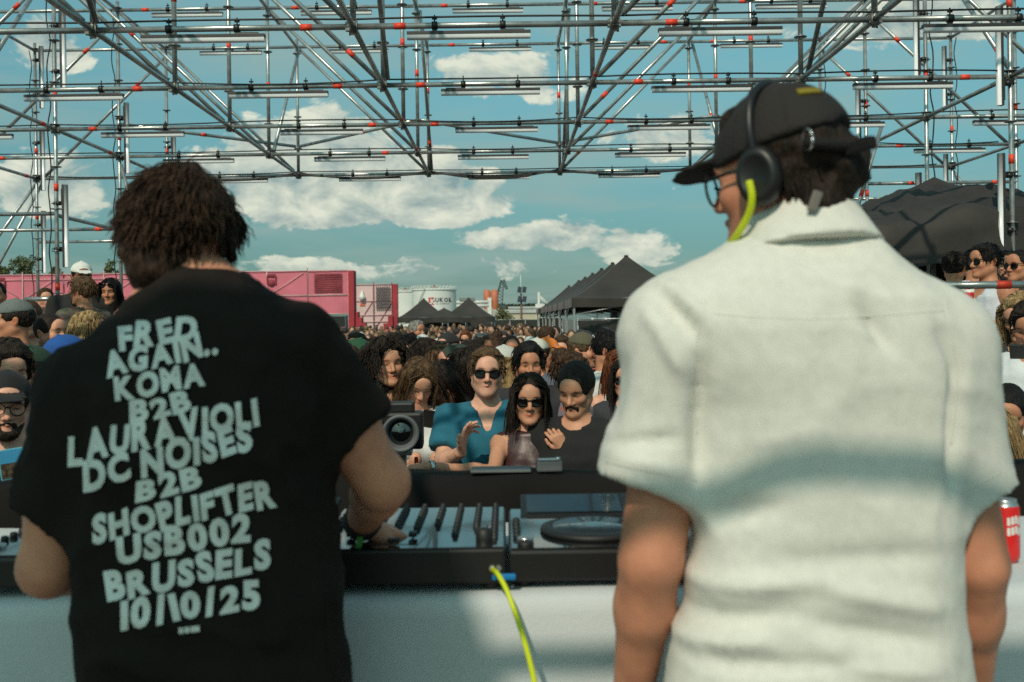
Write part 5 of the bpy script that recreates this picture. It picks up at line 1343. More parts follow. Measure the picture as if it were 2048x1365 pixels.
def lower_body(root, hipz, hx, y, col, w=.17):
    T = Field(axis(hx - .30, hx + .30, .022), axis(y - .25, y + .25, .022), axis(.405, hipz + .06, .03))
    T.add(('loft', [hipz - .15, hipz - .02, hipz + .05], [w, w, w - .015], [.13, .13, .12], [hx] * 3, [y] * 3, 2.5), .01)
    for q in (-1, 1): T.add(('c', (hx + q * .09, y, hipz - .1), (hx + q * .11, y - .01, .9), .098, .075), .03); T.add(('cc', (hx + q * .11, y - .01, .9), (hx + q * .115, y, .50), .075, .066), .02)
    V, F = T.mesh(); wob('trousers', V, F, m_fab, root, col=col)
    S = Field(axis(hx - .3, hx + .3, .014), axis(y - .2, y + .25, .014), axis(.395, .56, .014))
    for q in (-1, 1): S.add(('c', (hx + q * .115, y - .04, .455), (hx + q * .125, y + .15, .440), .048, .042), .01)
    S.cut((0, 0, .408), (0, 0, -1)); V, F = S.mesh(); wob('shoes', V, F, m_fab, root, col=(.35, .34, .32))

# ---------- left: black printed T-shirt
def dj_left():
    root = empty('person', (P(420, 900, 1.74).x, 1.74, .4), 0, 'dark haired man in black T-shirt with pale printed lettering, seen from behind at the mixer', 'person', 'men at the decks')
    YB = 1.74; cam_dj = []
    torso = rows_loft([(1440, 196, 706), (1365, 188, 702), (1280, 180, 696), (1200, 170, 686), (1100, 166, 670), (1000, 158, 655), (900, 150, 648), (800, 150, 648), (730, 178, 640), (680, 212, 620), (635, 255, 584), (598, 292, 540), (566, 325, 484), (545, 345, 465)],
                      YB, [.135, .14, .14, .145, .15, .15, .135, .10, .07], 2.5, [1.70, 1.71, 1.73, 1.74, 1.76, 1.78, 1.79])
    H = Head(P(360, 480, 1.82), rotm(math.pi - .10, .32, -.14), .96)
    shL, elL, wrL = P(172, 806, 1.74), P(98, 1135, 1.72), P(240, 1130, 2.10)
    shR, elR, wrR = P(580, 704, 1.76), P(765, 965, 1.84), P(722, 1048, 2.10)
    # skin: head, neck, arms as one surface
    B = Field(axis(-.95, -.10, .014, [(H.o[0] - .1, H.o[0] + .1, .0065)]), axis(1.56, 2.16, .012), axis(1.25, 2.25, .012, [(H.o[2] - .14, H.o[2] + .14, .0065)])); a = B.add
    nb = A3(P(392, 592, 1.80)); a(('c', nb, H.p(0, .03, -.05), .068, .062), .02); a(('e', A3(P(400, 660, 1.80)), (.15, .09, .09)), .04)
    for sh, el, wr, f in ((shL, elL, wrL, 1.12), (shR, elR, wrR, 1.10)):
        sh, el, wr = A3(sh), A3(el), A3(wr)
        a(('c', sh, el, .056 * f, .046 * f), .03); a(('c', el, wr, .045 * f, .030 * f), .015); a(('e', el + (wr - el) * .28, (.044 * f,) * 3), .02); a(('e', sh + (el - sh) * .6, (.052 * f,) * 3), .03)
    a(('c', A3(shL), nb, .06, .06), .05); a(('c', A3(shR), nb, .06, .06), .05)
    add_head(B, H, 'm'); V, F = B.mesh(); parts = [(V, F)]
    hp = hand_prims(wrR, A3(P(806, 1072, 2.17)) - A3(wrR), (.05, .25, -1), -1, (.35, .5, .6, .5), .5, 1.05, .10); parts.append(fine_block([(('c', A3(wrR) - (A3(wrR) - A3(elR)) * .2, A3(wrR), .034, .031), .012)] + hp))
    hp = hand_prims(wrL, (.35, .9, -.25), (0, -.2, -1), 1, (.4, .5, .5, .6), .4, 1.05); parts.append(fine_block([(('c', A3(wrL) - (A3(wrL) - A3(elL)) * .15, A3(wrL), .034, .031), .012)] + hp, .006))
    V, F = cat_mesh(parts); C = np.ones((len(V), 3)); face_colors(V, H, C, 'm', 'dark', .6); wob('body', V, F, m_skin, root, C, (.62, .27, .165))
    # shirt
    S = Field(axis(-.96, -.14, .0095), axis(1.52, 1.98, .0095), axis(P(0, 1450, 1.74).z, 2.06, .0095)); S.add(torso, .01)
    S.add(('c', A3(P(395, 645, 1.78)), A3(shR), .072, .062), .07); S.add(('c', A3(P(370, 672, 1.78)), A3(shL), .072, .068), .07)
    S.add(('cc', A3(shR), A3(P(716, 862, 1.80)), .064, .072), .06); S.add(('cc', A3(shL), A3(P(103, 1032, 1.725)), .070, .064), .06)
    n = A3(P(380, 545, 1.9)) - A3(P(380, 600, 1.74)); S.add(('c', A3(P(392, 610, 1.82)), A3(P(380, 500, 1.87)), .078, .088), .01, op='s')
    dirR = A3(P(716, 862, 1.80)) - A3(shR); S.add(('c', A3(P(700, 830, 1.80)), A3(P(745, 925, 1.82)), .052, .050), .006, op='s'); S.add(('c', A3(P(104, 1000, 1.725)), A3(P(98, 1100, 1.72)), .046, .046), .006, op='s')
    V, F = S.mesh(); N = vnormals(V, F); q = V.copy(); q[:, 2] *= .5
    rid = (1 - np.abs(noise3(q + V[:, [2, 0, 1]] * .8, 6, 21))) ** 6 * .012 + (1 - np.abs(noise3(V + V[:, [1, 2, 0]] * .9, 11, 25))) ** 7 * .007
    V = V + N * (fbm(q, 7, 2, 3) * .008 + rid)[:, None]
    V = folds(V, N, 1.62, [(640, 640, 655, 880, 26, -.020), (600, 600, 690, 800, 30, .010), (560, 700, 645, 800, 30, -.010), (150, 760, 160, 1020, 22, -.018), (180, 900, 300, 780, 40, -.008), (560, 900, 660, 1000, 40, -.010), (500, 1250, 690, 1200, 40, .010), (200, 1300, 420, 1330, 30, .012), (170, 1200, 260, 1280, 30, .016), (420, 1290, 650, 1320, 26, -.012), (300, 640, 420, 610, 30, .006), (230, 640, 330, 610, 26, -.008)])
    V = relax(V, F, 1, .4); sh = wob('shirt', V, F, mat('black_jersey', (.016, .0125, .0105), .95, var=.2, vscale=10, bump=.2, bscale=150, spec=.15), root)
    # collar rib
    mb = MB(); pts = []
    for k in range(25):
        t = 2 * math.pi * k / 24; c = A3(P(392, 583, 1.81)); pts.append(Vector(c + np.array([.088 * math.cos(t), .080 * math.sin(t), .020 * math.sin(t) - .016 * math.cos(t) * -1 * .6])) - root.location)
    mb.path(pts, .010, 8); mb.build('collar', MATS['black_jersey'], root)
    # printed lettering, laid on the cloth
    bv = BVHTree.FromPolygons([tuple(p) for p in V.tolist()], [tuple(f) for f in F.tolist()]); R = random.Random(4); mbt = MB()
    def on_cloth(u, v):
        d = (P(u, v, 1.0) - Vector((0, 0, CZ))).normalized(); hit = bv.ray_cast(Vector((0, 0, CZ)), d)
        return (hit[0] - d * .0042) if hit[0] is not None else None
    def line(s, x0, y0, x1, y1, hpx, wob_=1.0):
        W_ = sum((glyph(c, .055)[2] + .10) if c != ' ' else .42 for c in s); L = math.hypot(x1 - x0, y1 - y0); ux, uy = (x1 - x0) / L, (y1 - y0) / L; sx = L / W_; x = .05
        for i, c in enumerate(s):
            if c == ' ': x += .42; continue
            Vg, Fg, w = glyph(c, .055); rot = R.uniform(-.13, .13) * wob_; sc = hpx * R.uniform(.92, 1.10); dy = R.uniform(-.05, .05) * hpx; sh_ = R.uniform(-.12, .12)
            bm = bmesh.new(); vv = [bm.verts.new(q) for q in Vg]
            for f in Fg:
                try: bm.faces.new([vv[k] for k in f])
                except ValueError: pass
            for _ in range(3):
                es = [e for e in bm.edges if e.calc_length() > .16]
                if es: bmesh.ops.subdivide_edges(bm, edges=es, cuts=1)
            bmesh.ops.triangulate(bm, faces=bm.faces[:]); bm.verts.index_update(); out = []; bad = False
            for q in bm.verts:
                gx = q.co.x - w / 2 + sh_ * (q.co.y - .5); gy = q.co.y - .5; gx, gy = gx * math.cos(rot) - gy * math.sin(rot), gx * math.sin(rot) + gy * math.cos(rot)
                px = (x + w / 2 + gx) * sx; py = (gy + .5) * sc + dy; p = on_cloth(x0 + ux * px + uy * py * .35, y0 + uy * px - py)
                if p is None: bad = True; break
                out.append(p - root.location)
            if not bad: mbt.raw(out, [[k.index for k in f.verts] for f in bm.faces])
            bm.free(); x += w + .10
    for s, x0, y0, x1, y1, hh in (('FRED', 236, 701, 398, 674, 46), ('AGAIN..', 208, 755, 438, 706, 43), ('KOMA', 228, 803, 412, 768, 43), ('B2B', 258, 846, 384, 818, 38), ('LAURAVIOLI', 136, 930, 520, 846, 52), ('DC NOISES', 166, 982, 508, 898, 50), ('B2B', 270, 1003, 406, 974, 39),
                               ('SHOPLIFTER', 184, 1086, 554, 1008, 50), ('USB002', 232, 1130, 506, 1080, 49), ('BRUSSELS', 210, 1203, 546, 1134, 50), ('10/10/25', 240, 1258, 524, 1212, 50)): line(s, x0, y0, x1, y1, hh)
    for u in (362, 374, 386, 394): 
        c = [on_cloth(u + dx, 1262 + dy - (u - 362) * .12) for dx, dy in ((-5, 6), (5, 6), (5, -6), (-5, -6))]
        if all(c): mbt.raw([p - root.location for p in c], [(0, 1, 2, 3)])
    mbt.build('shirt_print', mat('pale_screen_print', (.74, .74, .70), .8, var=.12, vscale=30), root)
    # hair
    Fh = hair_field(H, 'crop', .007); Fh.add(H.e((0, .060, -.040), (.070, .050, .062)), .03); Fh.add(H.e((0, .050, -.080), (.054, .036, .040)), .03); Fh.add(H.e((-.096, .014, -.016), (.036, .034, .046)), .006, op='s'); V, F = Fh.mesh(); N = vnormals(V, F); V = V + N * (fbm(H.inv(V), 24, 8, 3) * .013)[:, None]; t1 = .7 + .4 * fbm(H.inv(V), 60, 3, 2)
    V2, F2, t2 = locks(H, 2600, .050, .26, 12, .30, .0019, zmin=-.088, vol=1.19, ears=True, out=.10, grav=.6); V3, F3, t3 = locks(H, 600, .045, .35, 14, .5, .0012, zmin=-.080, vol=1.24, ears=True, out=.2, grav=.7)
    V, F = cat_mesh([(V, F), (V2, F2), (V3, F3)]); C = np.clip(np.concatenate([t1, t2, t3]), .4, 1.7)[:, None] * np.ones((1, 3)); wob('hair', V, F, m_hair, root, C, (.046, .024, .013))
    # wrist bands
    for k, (off, col, nm) in enumerate(((.93, (.012, .012, .012), 'black_wristband'), (.86, (.03, .025, .02), 'dark_wristband'))):
        c = A3(elR).copy() * (1 - off) + A3(wrR) * off; d = (A3(wrR) - A3(elR)); d /= np.linalg.norm(d); Mx = Matrix.Translation(Vector(c) - root.location) @ Vector(d).to_track_quat('Z', 'Y').to_matrix().to_4x4()
        mb = MB(); mb.lathe([(.036, -.012), (.040, -.010), (.040, .010), (.036, .012)], 20, M=Mx); mb.build('wristband', mat(nm, col, .7), root)
    mb = MB(); mb.path(spline([Vector(p) - root.location for p in (P(722, 1052, 2.06), P(719, 1085, 2.04), P(711, 1112, 2.035), P(704, 1128, 2.035))], 4), .0065, 6); mb.build('festival_band', mat('green_ribbon', (.05, .26, .03), .7), root)
    lower_body(root, 1.30, P(440, 1300, 1.7).x, 1.72, (.012, .011, .012), .205)
dj_left()

# ---------- right: white shirt, black cap, headphones
def dj_right():
    YB = 1.66; root = empty('person', (P(1650, 900, YB).x, YB, .4), 0, 'man in white shirt, black cap and headphones with yellow cable, seen from behind', 'person', 'men at the decks')
    torso = rows_loft([(1450, 1322, 1932), (1380, 1334, 1930), (1300, 1350, 1924), (1200, 1376, 1916), (1100, 1390, 1914), (1000, 1404, 1918), (900, 1408, 1926), (800, 1396, 1930), (720, 1360, 1924), (650, 1340, 1896), (600, 1360, 1850), (555, 1400, 1796), (515, 1448, 1744), (485, 1486, 1716), (472, 1500, 1708)],
                      YB, [.15, .145, .14, .14, .14, .145, .15, .14, .12, .09, .075], 2.5, [YB - .01, YB, YB, YB, YB + .01, YB + .03])
    H = Head(P(1552, 352, 1.70), rotm(math.pi + .88, .12, .02), 1.03)
    shL, elL, wrL = P(1366, 678, 1.67), P(1302, 1120, 1.66), P(1262, 1420, 1.80)
    shR, elR, wrR = P(1872, 680, 1.67), P(1958, 1130, 1.66), P(1940, 1430, 1.82)
    B = Field(axis(.13, .88, .013, [(H.o[0] - .11, H.o[0] + .11, .0065)]), axis(1.50, 1.95, .012, [(H.o[1] - .11, H.o[1] + .11, .007)]), axis(1.14, 2.36, .013, [(H.o[2] - .14, H.o[2] + .13, .0065)])); a = B.add
    nb = A3(P(1610, 480, 1.68)); a(('c', nb, H.p(0, .03, -.05), .072, .064), .02); a(('e', A3(P(1610, 600, 1.68)), (.12, .07, .06)), .04)
    for sh, el, wr, f in ((shL, elL, wrL, 1.16), (shR, elR, wrR, 1.02)):
        sh, el, wr = A3(sh), A3(el), A3(wr); a(('c', sh, el, .055 * f, .046 * f), .012); a(('c', el, wr, .046 * f, .029 * f), .010); a(('e', el + (wr - el) * .3 + np.array([0, .006, 0]), (.044 * f, .047 * f, .06)), .02)
    add_head(B, H, 'm'); V, F = B.mesh(); parts = [(V, F)]
    for wr, el, sd in ((wrL, elL, -1), (wrR, elR, 1)):
        parts.append(fine_block([(('c', A3(wr) - (A3(wr) - A3(el)) * .15, A3(wr), .034, .031), .012)] + hand_prims(wr, A3(wr) - A3(el), (-sd * .9, .2, 0), sd, (.5, .6, .6, .7), .4, 1.05), .006))
    V, F = cat_mesh(parts); C = np.ones((len(V), 3)); face_colors(V, H, C, 'm', 'brown', .5); wob('body', V, F, m_skin, root, C, (.55, .235, .142))
    S = Field(axis(.10, .90, .0095), axis(1.44, 1.90, .0095), axis(P(0, 1465, YB).z, 2.10, .0095)); S.add(torso, .01)
    S.add(('c', A3(P(1500, 595, 1.67)), A3(shL), .080, .074), .09); S.add(('c', A3(P(1710, 590, 1.67)), A3(shR), .080, .072), .09)
    S.add(('cc', A3(shL), A3(P(1300, 968, 1.665)), .076, .088), .08); S.add(('cc', A3(shR), A3(P(1962, 990, 1.665)), .070, .068), .06)
    S.add(('c', A3(P(1302, 930, 1.665)), A3(P(1296, 1060, 1.665)), .062, .062), .006, op='s'); S.add(('c', A3(P(1960, 950, 1.665)), A3(P(1964, 1060, 1.665)), .046, .046), .006, op='s')
    S.add(('c', A3(P(1604, 470, 1.69)), A3(P(1596, 380, 1.70)), .066, .074), .01, op='s')
    V, F = S.mesh(); N = vnormals(V, F); q = V.copy(); q[:, 2] *= .45
    rid = (1 - np.abs(noise3(q * np.array([1, 1, 2.6]) + V[:, [2, 0, 1]] * .7, 5, 31))) ** 6 * .0045 + (1 - np.abs(noise3(V * np.array([.8, 1, 1.6]) + V[:, [1, 2, 0]] * .9, 12, 35))) ** 7 * .002
    V = V + N * (fbm(q, 6, 12, 3) * .008 + rid)[:, None]
    V = folds(V, N, 1.53, [(1405, 690, 1412, 1000, 18, -.028), (1322, 575, 1400, 680, 18, -.022), (1300, 610, 1380, 760, 16, .012), (1345, 560, 1418, 640, 14, .010), (1715, 590, 1775, 700, 16, -.020), (1695, 560, 1740, 640, 14, .010), (1925, 720, 1922, 1000, 18, -.024), (1880, 640, 1935, 760, 16, -.012),
                           (1380, 1190, 1640, 1160, 20, .016), (1640, 1170, 1900, 1225, 22, .016), (1390, 1250, 1600, 1225, 18, -.014), (1600, 1240, 1890, 1290, 20, -.014), (1360, 1310, 1560, 1280, 16, .014), (1560, 1120, 1900, 1110, 22, -.010), (1430, 1050, 1560, 1010, 24, -.012), (1230, 900, 1380, 880, 10, -.012), (1225, 925, 1390, 960, 10, .008), (1260, 700, 1230, 880, 18, -.014), (1400, 1340, 1700, 1320, 16, -.012), (1700, 1330, 1900, 1345, 16, .010)])
    V = relax(V, F, 1, .4); m_lin = mat('white_linen', (.67, .665, .61), .88, var=.05, vscale=50, bump=.10, bscale=420); wob('shirt', V, F, m_lin, root)
    bvr = BVHTree.FromPolygons([tuple(q) for q in V.tolist()], [tuple(f) for f in F.tolist()]); msm = mat('seam_thread', (.68, .67, .61), .9)
    def seam(pts, nm, r=.0009):
        out = []
        for u, v in pts:
            d = (P(u, v, 1.0) - Vector((0, 0, CZ))).normalized(); h_ = bvr.ray_cast(Vector((0, 0, CZ)), d)
            if h_[0] is not None: out.append(h_[0] - root.location)
        if len(out) > 2: mb = MB(); mb.path(out, r, 5); mb.build(nm, msm, root)
    seam([(1430 + i * 8, 628 + 10 * math.sin(i * .066)) for i in range(58)], 'yoke_seam')
    seam([(1412 - 26 * math.sin(i * .09), 600 + i * 10) for i in range(28)], 'armhole_seam'); seam([(1888 + 26 * math.sin(i * .09), 600 + i * 10) for i in range(30)], 'armhole_seam')
    seam([(1212 + i * 8, 925 + i * 1.6) for i in range(24)], 'hem_seam'); seam([(1926 + i * 5, 985 - i * 2.6) for i in range(16)], 'hem_seam')
    # turned collar
    K = Field(axis(.26, .80, .007), axis(1.50, 1.90, .007), axis(1.98, 2.17, .006))
    c0, c1 = A3(P(1608, 478, 1.685)), A3(P(1600, 418, 1.695)); K.add(('cc', c1, c0 + (c0 - c1) * .50, .088, .128), .006); K.add(('c', c0 - (c1 - c0) * 1.0, c1 + (c1 - c0) * .6, .080, .074), .004, op='s'); K.cut(c1, (c1 - c0) / np.linalg.norm(c1 - c0), .006)
    V, F = K.mesh(); V = relax(V, F, 3, .5); V = V + vnormals(V, F) * (fbm(V, 12, 2, 2) * .002)[:, None]; wob('collar', V, F, m_lin, root)
    # hair below the cap and gathered at the back
    Fh = hair_field(H, 'short', .007); Fh.add(H.e((0, .070, -.062), (.066, .045, .055)), .03); Fh.add(H.e((0, .122, -.008), (.034, .032, .044)), .02); Fh.add(H.e((.085, -.050, -.035), (.045, .050, .075)), .006, op='s'); V, F = Fh.mesh(); V = V + vnormals(V, F) * (fbm(H.inv(V), 34, 8, 3) * .007)[:, None]
    V2, F2, t2 = locks(H, 500, .040, .25, 31, .3, .0018, zmin=-.085, vol=1.10, zmax=-.01, ymin=.03); t1 = 1 + .4 * fbm(H.inv(V), 60, 3, 2); keep = None
    V, F = cat_mesh([(V, F), (V2, F2)]); C = np.clip(np.concatenate([t1, t2]), .4, 1.7)[:, None] * np.ones((1, 3)); wob('hair', V, F, m_hair, root, C, (.020, .012, .008))
    # cap
    lo = H.o - .28; hi = H.o + .28; Fk = Field(*(axis(lo[i], hi[i], .0065) for i in range(3)))
    Fk.add(H.e((0, .018, .030), (.094, .118, .118)), .01); n = H.R @ np.array([0, .16, -1.0]); n /= np.linalg.norm(n); Fk.cut(H.p(0, 0, .034), n, .006)
    Fk.add(H.e((0, -.114, .036), (.072, .070, .0085), (0, .14, 0)), .008); Fk.add(H.e((0, .018, .150), (.011, .011, .006)), .004)
    Fk.add(H.e((0, .140, .018), (.050, .045, .052), (0, -.2, 0)), .01, op='s')
    V, F = Fk.mesh(); L = H.inv(V); C = np.ones((len(V), 3)); sm = np.abs(np.sin(np.arctan2(L[:, 0], L[:, 1] - .018) * 3)) < .05; C[sm] *= .6
    capm = mat('black_cap_cotton', (.016, .013, .012), .85, var=.2, bump=.25, bscale=140, attr=True); wob('cap', V, F, capm, root, C)
    mb = MB(); M = Matrix.Translation(-root.location) @ H.M()
    mb.path(spline([M @ Vector(q) for q in ((.080, .085, .026), (.050, .128, .014), (0, .142, .008), (-.050, .128, .012), (-.080, .085, .022))], 5), .009, 6); mb.bbox((-.010, .135, -.002), (.008, .185, .018), .004, M=M @ Matrix.Rotation(-.25, 4, 'Z')); mb.build('cap_strap', capm, root)
    mb = MB(); mb.path([M @ Vector((.074 + .010 * math.cos(t), .090 + .012 * math.cos(t), .030 + .016 * math.sin(t))) for t in [i * math.pi / 6 for i in range(13)]], .0026, 6); mb.build('strap_buckle', m_silver, root)
    mb = MB()
    for k in range(6):
        th = .05 + .05 * k; Mx = M @ Matrix.Translation((0, .018, .030)); a_ = .42 + .07 * k
        mb.bbox((-.006, -.003, -.007), (.006, .003, .007), .001, M=Mx @ Matrix.Translation((.095 * math.sin(a_) * math.cos(.75), .119 * math.cos(a_) * math.cos(.75), .119 * math.sin(.75))) @ Matrix.Rotation(-a_, 4, 'Z') @ Matrix.Rotation(.75, 4, 'X'))
    mb.build('cap_embroidery', mat('mustard_thread', (.22, .17, .012), .8), root)
    # headphones
    mb = MB(); mb.path(spline([M @ Vector(q) for q in ((.100, .012, .015), (.103, .012, .07), (.076, .012, .122), (.0, .012, .152), (-.076, .012, .122), (-.103, .012, .07), (-.100, .012, .015))], 6), .0075, 8); mb.build('headphone_band', m_satin, root)
    for q in (-1, 1):
        mb = MB(); Mx = M @ Matrix.Translation((q * .092, .014, -.012)) @ Matrix.Rotation(q * math.pi / 2, 4, 'Y')
        mb.lathe([(.001, -.012), (.034, -.012), (.039, -.004), (.039, .008), (.035, .018), (.026, .022), (.024, .020), (.001, .020)], 28, M=Mx @ Matrix.Diagonal((1.25, .95, 1, 1))); mb.build('ear_cup', m_satin, root)
    mb = MB(); mb.path(spline([Vector(p) - root.location for p in (P(1498, 362, 1.60), P(1504, 395, 1.60), P(1497, 430, 1.615), P(1472, 474, 1.65), P(1440, 520, 1.74), P(1420, 640, 1.84), P(1400, 900, 1.86))], 6), .0062, 10); mb.build('headphone_lead', m_yel, root)
    make_w = MB(); Mg = M
    for q in (-1, 1):
        L_ = Mg @ Matrix.Translation((q * .036, -.100, -.006)) @ Matrix.Rotation(q * .14, 4, 'Z'); make_w.path([L_ @ Vector((.028 * math.cos(t), 0, .027 * math.sin(t))) for t in [i * math.pi / 12 for i in range(25)]], .0026, 6)
        make_w.path([Mg @ Vector((q * .066, -.094, .006)), Mg @ Vector((q * .078, -.05, .008)), Mg @ Vector((q * .084, .01, .006))], .003, 6)
    make_w.path([Mg @ Vector((-.009, -.106, .0)), Mg @ Vector((0, -.111, .003)), Mg @ Vector((.009, -.106, .0))], .0028, 6); make_w.build('glasses', m_satin, root)
    a = P(1630, 402, 1.575); mb = MB(); mb.bbox((-.008, -.004, -.018), (.008, .004, .016), .003, M=Matrix.Translation(a - root.location) @ Matrix.Rotation(.35, 4, 'Y')); mb.build('collar_clip', mat('dull_clip', (.16, .15, .13), .6), root)
    lower_body(root, 1.28, P(1630, 1300, 1.66).x, 1.68, (.05, .05, .055), .205)
dj_right()
# ------------------------------------------------------------------ the crowd: the people one can tell apart
m_lowp = None
platform('low_riser', (-4.3, 5.55, 0), (-2.15, 7.7, .30), 'low plank riser at the left under the man in striped T-shirt')
platform('low_riser', (2.2, 4.5, 0), (4.4, 5.75, .26), 'low plank riser at the right under the man with phone')
WH, BK = (.66, .67, .65), (.014, .013, .013)
def who(u, v, Y, yaw=0, z0=0.0, hairadd=.015, dx=0.0, **k):
    p = P(u, v, Y); h = p.z - z0 - hairadd; h = max(1.45, min(1.99, h))
    k.setdefault('near', Y < 7.6); k.setdefault('seed', int(u * 7 + v) % 97)
    return person(p.x + dx, Y, z0, h, yaw, **k)
def arm(e, w): return (e, w)
def stripes(V, h):
    z = V[:, 2]; C = np.ones((len(V), 3)); s = (z * 1.0 / .085) % 1; C[(s > .55) & (s < .80)] = (.30, .09, .10); C[(s > .82) & (s < .90)] = (.08, .08, .09); return C
def floral(V, h):
    n = fbm(V, 14, 4, 3); m = noise3(V, 24, 8); C = np.ones((len(V), 3)) * .9; C[n > .25] = (.35, .6, .35); C[n < -.45] = (.5, .5, .55); C[m > .55] = (2.2, .55, .35); return C
def dots(V, h):
    q = V * 30; C = np.ones((len(V), 3)); C[noise3(V, 42, 3) > .62] = (25, 25, 24); return C
G_F = 'people in the front rows'
who(775, 668, 5.5, .25, hairadd=.04, sex='f', skin='olive', hair=('curlylong', 'dark'), top=('tank', BK), head=(.10, .02, -.06), arms=('bent', arm((.02, -.05, -.28), (-.06, -.32, -.12))), smile=.9, acc=[('strap', -1, (.12, .11, .05))], group=G_F,
    hands={-1: None, 1: dict(d=(-.2, -.1, 1), n=(-.4, -.6, 0), curl=(1.1, 1.2, 1.2, 1.2), thumb=.8)}, label='smiling woman with dark curly hair and olive bag strap, facing the camera')
who(973, 692, 4.95, .0, sex='m', skin='fair', hair=('short', 'lbrown'), top=('vneck', (.012, .125, .19)), head=(.05, -.03, .04), arms=('bent', arm((-.02, -.10, -.20), (.07, -.30, -.13))), acc=[('shades',)], group=G_F, stub=.35, build=1.08,
    hands={1: None, -1: dict(d=(.25, -.15, 1), n=(1, -.35, 0), curl=(.25, .4, .55, .7), thumb=-.2, spread=.12)}, label='man in teal V-neck and black sunglasses gesturing with one hand')
WM = who(1058, 745, 4.7, .0, sex='f', skin='olive', hair=('long', 'dark'), top=('sleeveless', (.045, .016, .016)), head=(.0, .06, .02), arms=(arm((.09, -.12, -.17), (.02, -.17, -.01)), arm((-.03, -.20, -.11), (-.34, -.36, -.06))), acc=[('shades',)], group=G_F,
    hands={1: dict(d=(-.55, -.1, .75), n=(-.3, .9, .3), curl=(.8, .9, 1.0, 1.1), thumb=.6), -1: dict(d=(-1, -.1, -.1), n=(0, .3, -1), curl=(.2, .25, .3, .3), thumb=.2)}, label='woman in maroon sleeveless top and black sunglasses, hand on her shoulder')
who(1152, 722, 4.62, -.30, sex='m', skin='olive', hair=('slickbun', 'dark'), top=('long', (.010, .010, .011)), head=(-.12, .34, .03), arms=('bent', 'bent'), beard='goatee', group=G_F, build=1.05, label='man with tied dark hair, moustache and goatee in black sweater looking down')
who(1056, 684, 5.85, .12, sex='m', skin='tan', hair=('tousled', 'black'), top=('jacket', (.028, .028, .032)), head=(.0, .05, 0), group=G_F, label='man with tousled black hair in dark jacket over white shirt')
who(836, 716, 5.3, .20, sex='f', skin='light', hair=('long', 'lbrown'), top=('tee', WH), head=(.10, .55, .08), arms=('phone', 'phone'), group=G_F, label='woman with long light brown hair in white top looking down at her phone')
who(886, 722, 5.6, -.35, sex='f', skin='tan', hair=('long', 'dark'), top=('tank', (.62, .62, .62)), head=(-.2, .55, -.1), arms=('bent', 'face'), group=G_F, topcol=None, label='woman with dark hair bent forward, hand raised to her face')
who(858, 760, 4.9, .6, sex='f', skin='olive', hair=('long', 'brown'), top=('tank', BK), topcol=dots, head=(.2, .4, 0), arms=('bent', 'bent'), group=G_F, label='short woman in black dotted top below the phone') if False else None
who(912, 683, 6.5, -1.15, sex='m', skin='red', hair=('buzz', 'grey'), top=('tee', (.05, .06, .05)), head=(-.05, .22, 0), acc=[('cap', (.035, .045, .035), True, None, True), ('glasses',)], group=G_F, label='ruddy man in profile with dark green flat cap and glasses')
who(815, 674, 7.4, -.1, sex='m', skin='fair', hair=('afro', 'black'), top=('tee', (.10, .10, .11)), head=(.1, .05, 0), acc=[('shades',)], group=G_F, label='man with black curls and brown sunglasses behind the smiling woman')
who(851, 676, 7.0, 1.6, sex='m', skin='fair', hair=('tousled', 'dark'), top=('tee', BK), head=(.5, .1, 0), group=G_F, label='man with tousled dark hair turned away, ear showing')
who(882, 690, 6.6, 2.4, sex='f', skin='light', hair=('long', 'lbrown'), top=('tee', (.3, .3, .28)), head=(.0, .1, .15), group=G_F, label='woman seen from behind with straight light brown hair')
who(938, 700, 5.9, 2.6, sex='f', skin='light', hair=('curlylong', 'dark'), top=('tank', (.05, .05, .05)), head=(.0, .1, 0), group=G_F, label='woman from behind with long dark curls beside the teal shirt')
who(1008, 690, 6.0, 2.2, sex='f', skin='light', hair=('wavy', 'blond'), top=('tee', (.09, .10, .06)), acc=[('cap', (.55, .56, .52), False)], group=G_F, label='person with pale cap and blond hair turned away behind the teal shirt')
who(1164, 660, 7.2, .95, hairadd=.03, sex='m', skin='light', hair=('short', 'lbrown'), top=('tee', (.035, .036, .034)), head=(.15, .05, 0), acc=[('cap', (.10, .09, .055))], stub=.8, build=1.12, group=G_F, label='man in olive baseball cap and dark T-shirt looking right')
who(1136, 704, 5.9, 2.0, sex='m', skin='fair', hair=('curly', 'brown'), top=('tee', (.22, .20, .24)), topcol=floral, head=(.2, .0, 0), group=G_F, label='man with brown curls turned away in floral shirt')
who(1214, 664, 7.0, 1.25, sex='m', skin='tan', hair=('short', 'black'), top=('tee', WH), head=(.1, .25, 0), arms=('face', 'bent'), acc=[('glasses',)], group=G_F, label='man in white T-shirt and glasses with hand on his mouth')
who(1124, 670, 8.2, -.2, sex='m', skin='fair', hair=('short', 'brown'), top=('tee', (.12, .20, .16)), head=(.0, .1, 0), acc=[('shades',)], group=G_F, label='man with sunglasses and green shirt left of the olive cap')
who(1236, 700, 6.5, .2, sex='f', skin='fair', hair=('long', 'red'), top=('tank', (.4, .4, .38)), arms=('bent', 'face'), acc=[('shades',)], group=G_F, label='woman with reddish hair and red sunglasses shading her face')
who(1250, 716, 5.9, -.05, sex='f', skin='light', hair=('long', 'dark'), top=('tee', (.035, .038, .045)), head=(-.1, .0, 0), acc=[('shades',), ('strap', 1, (.5, .5, .5))], smile=.4, group=G_F, label='woman with long dark hair and sunglasses at the edge of the white shirt')
who(1243, 676, 7.6, .5, sex='m', skin='light', hair=('crop', 'lbrown'), top=('tee', (.3, .28, .25)), group=G_F, label='man with light brown hair behind the two women in sunglasses')
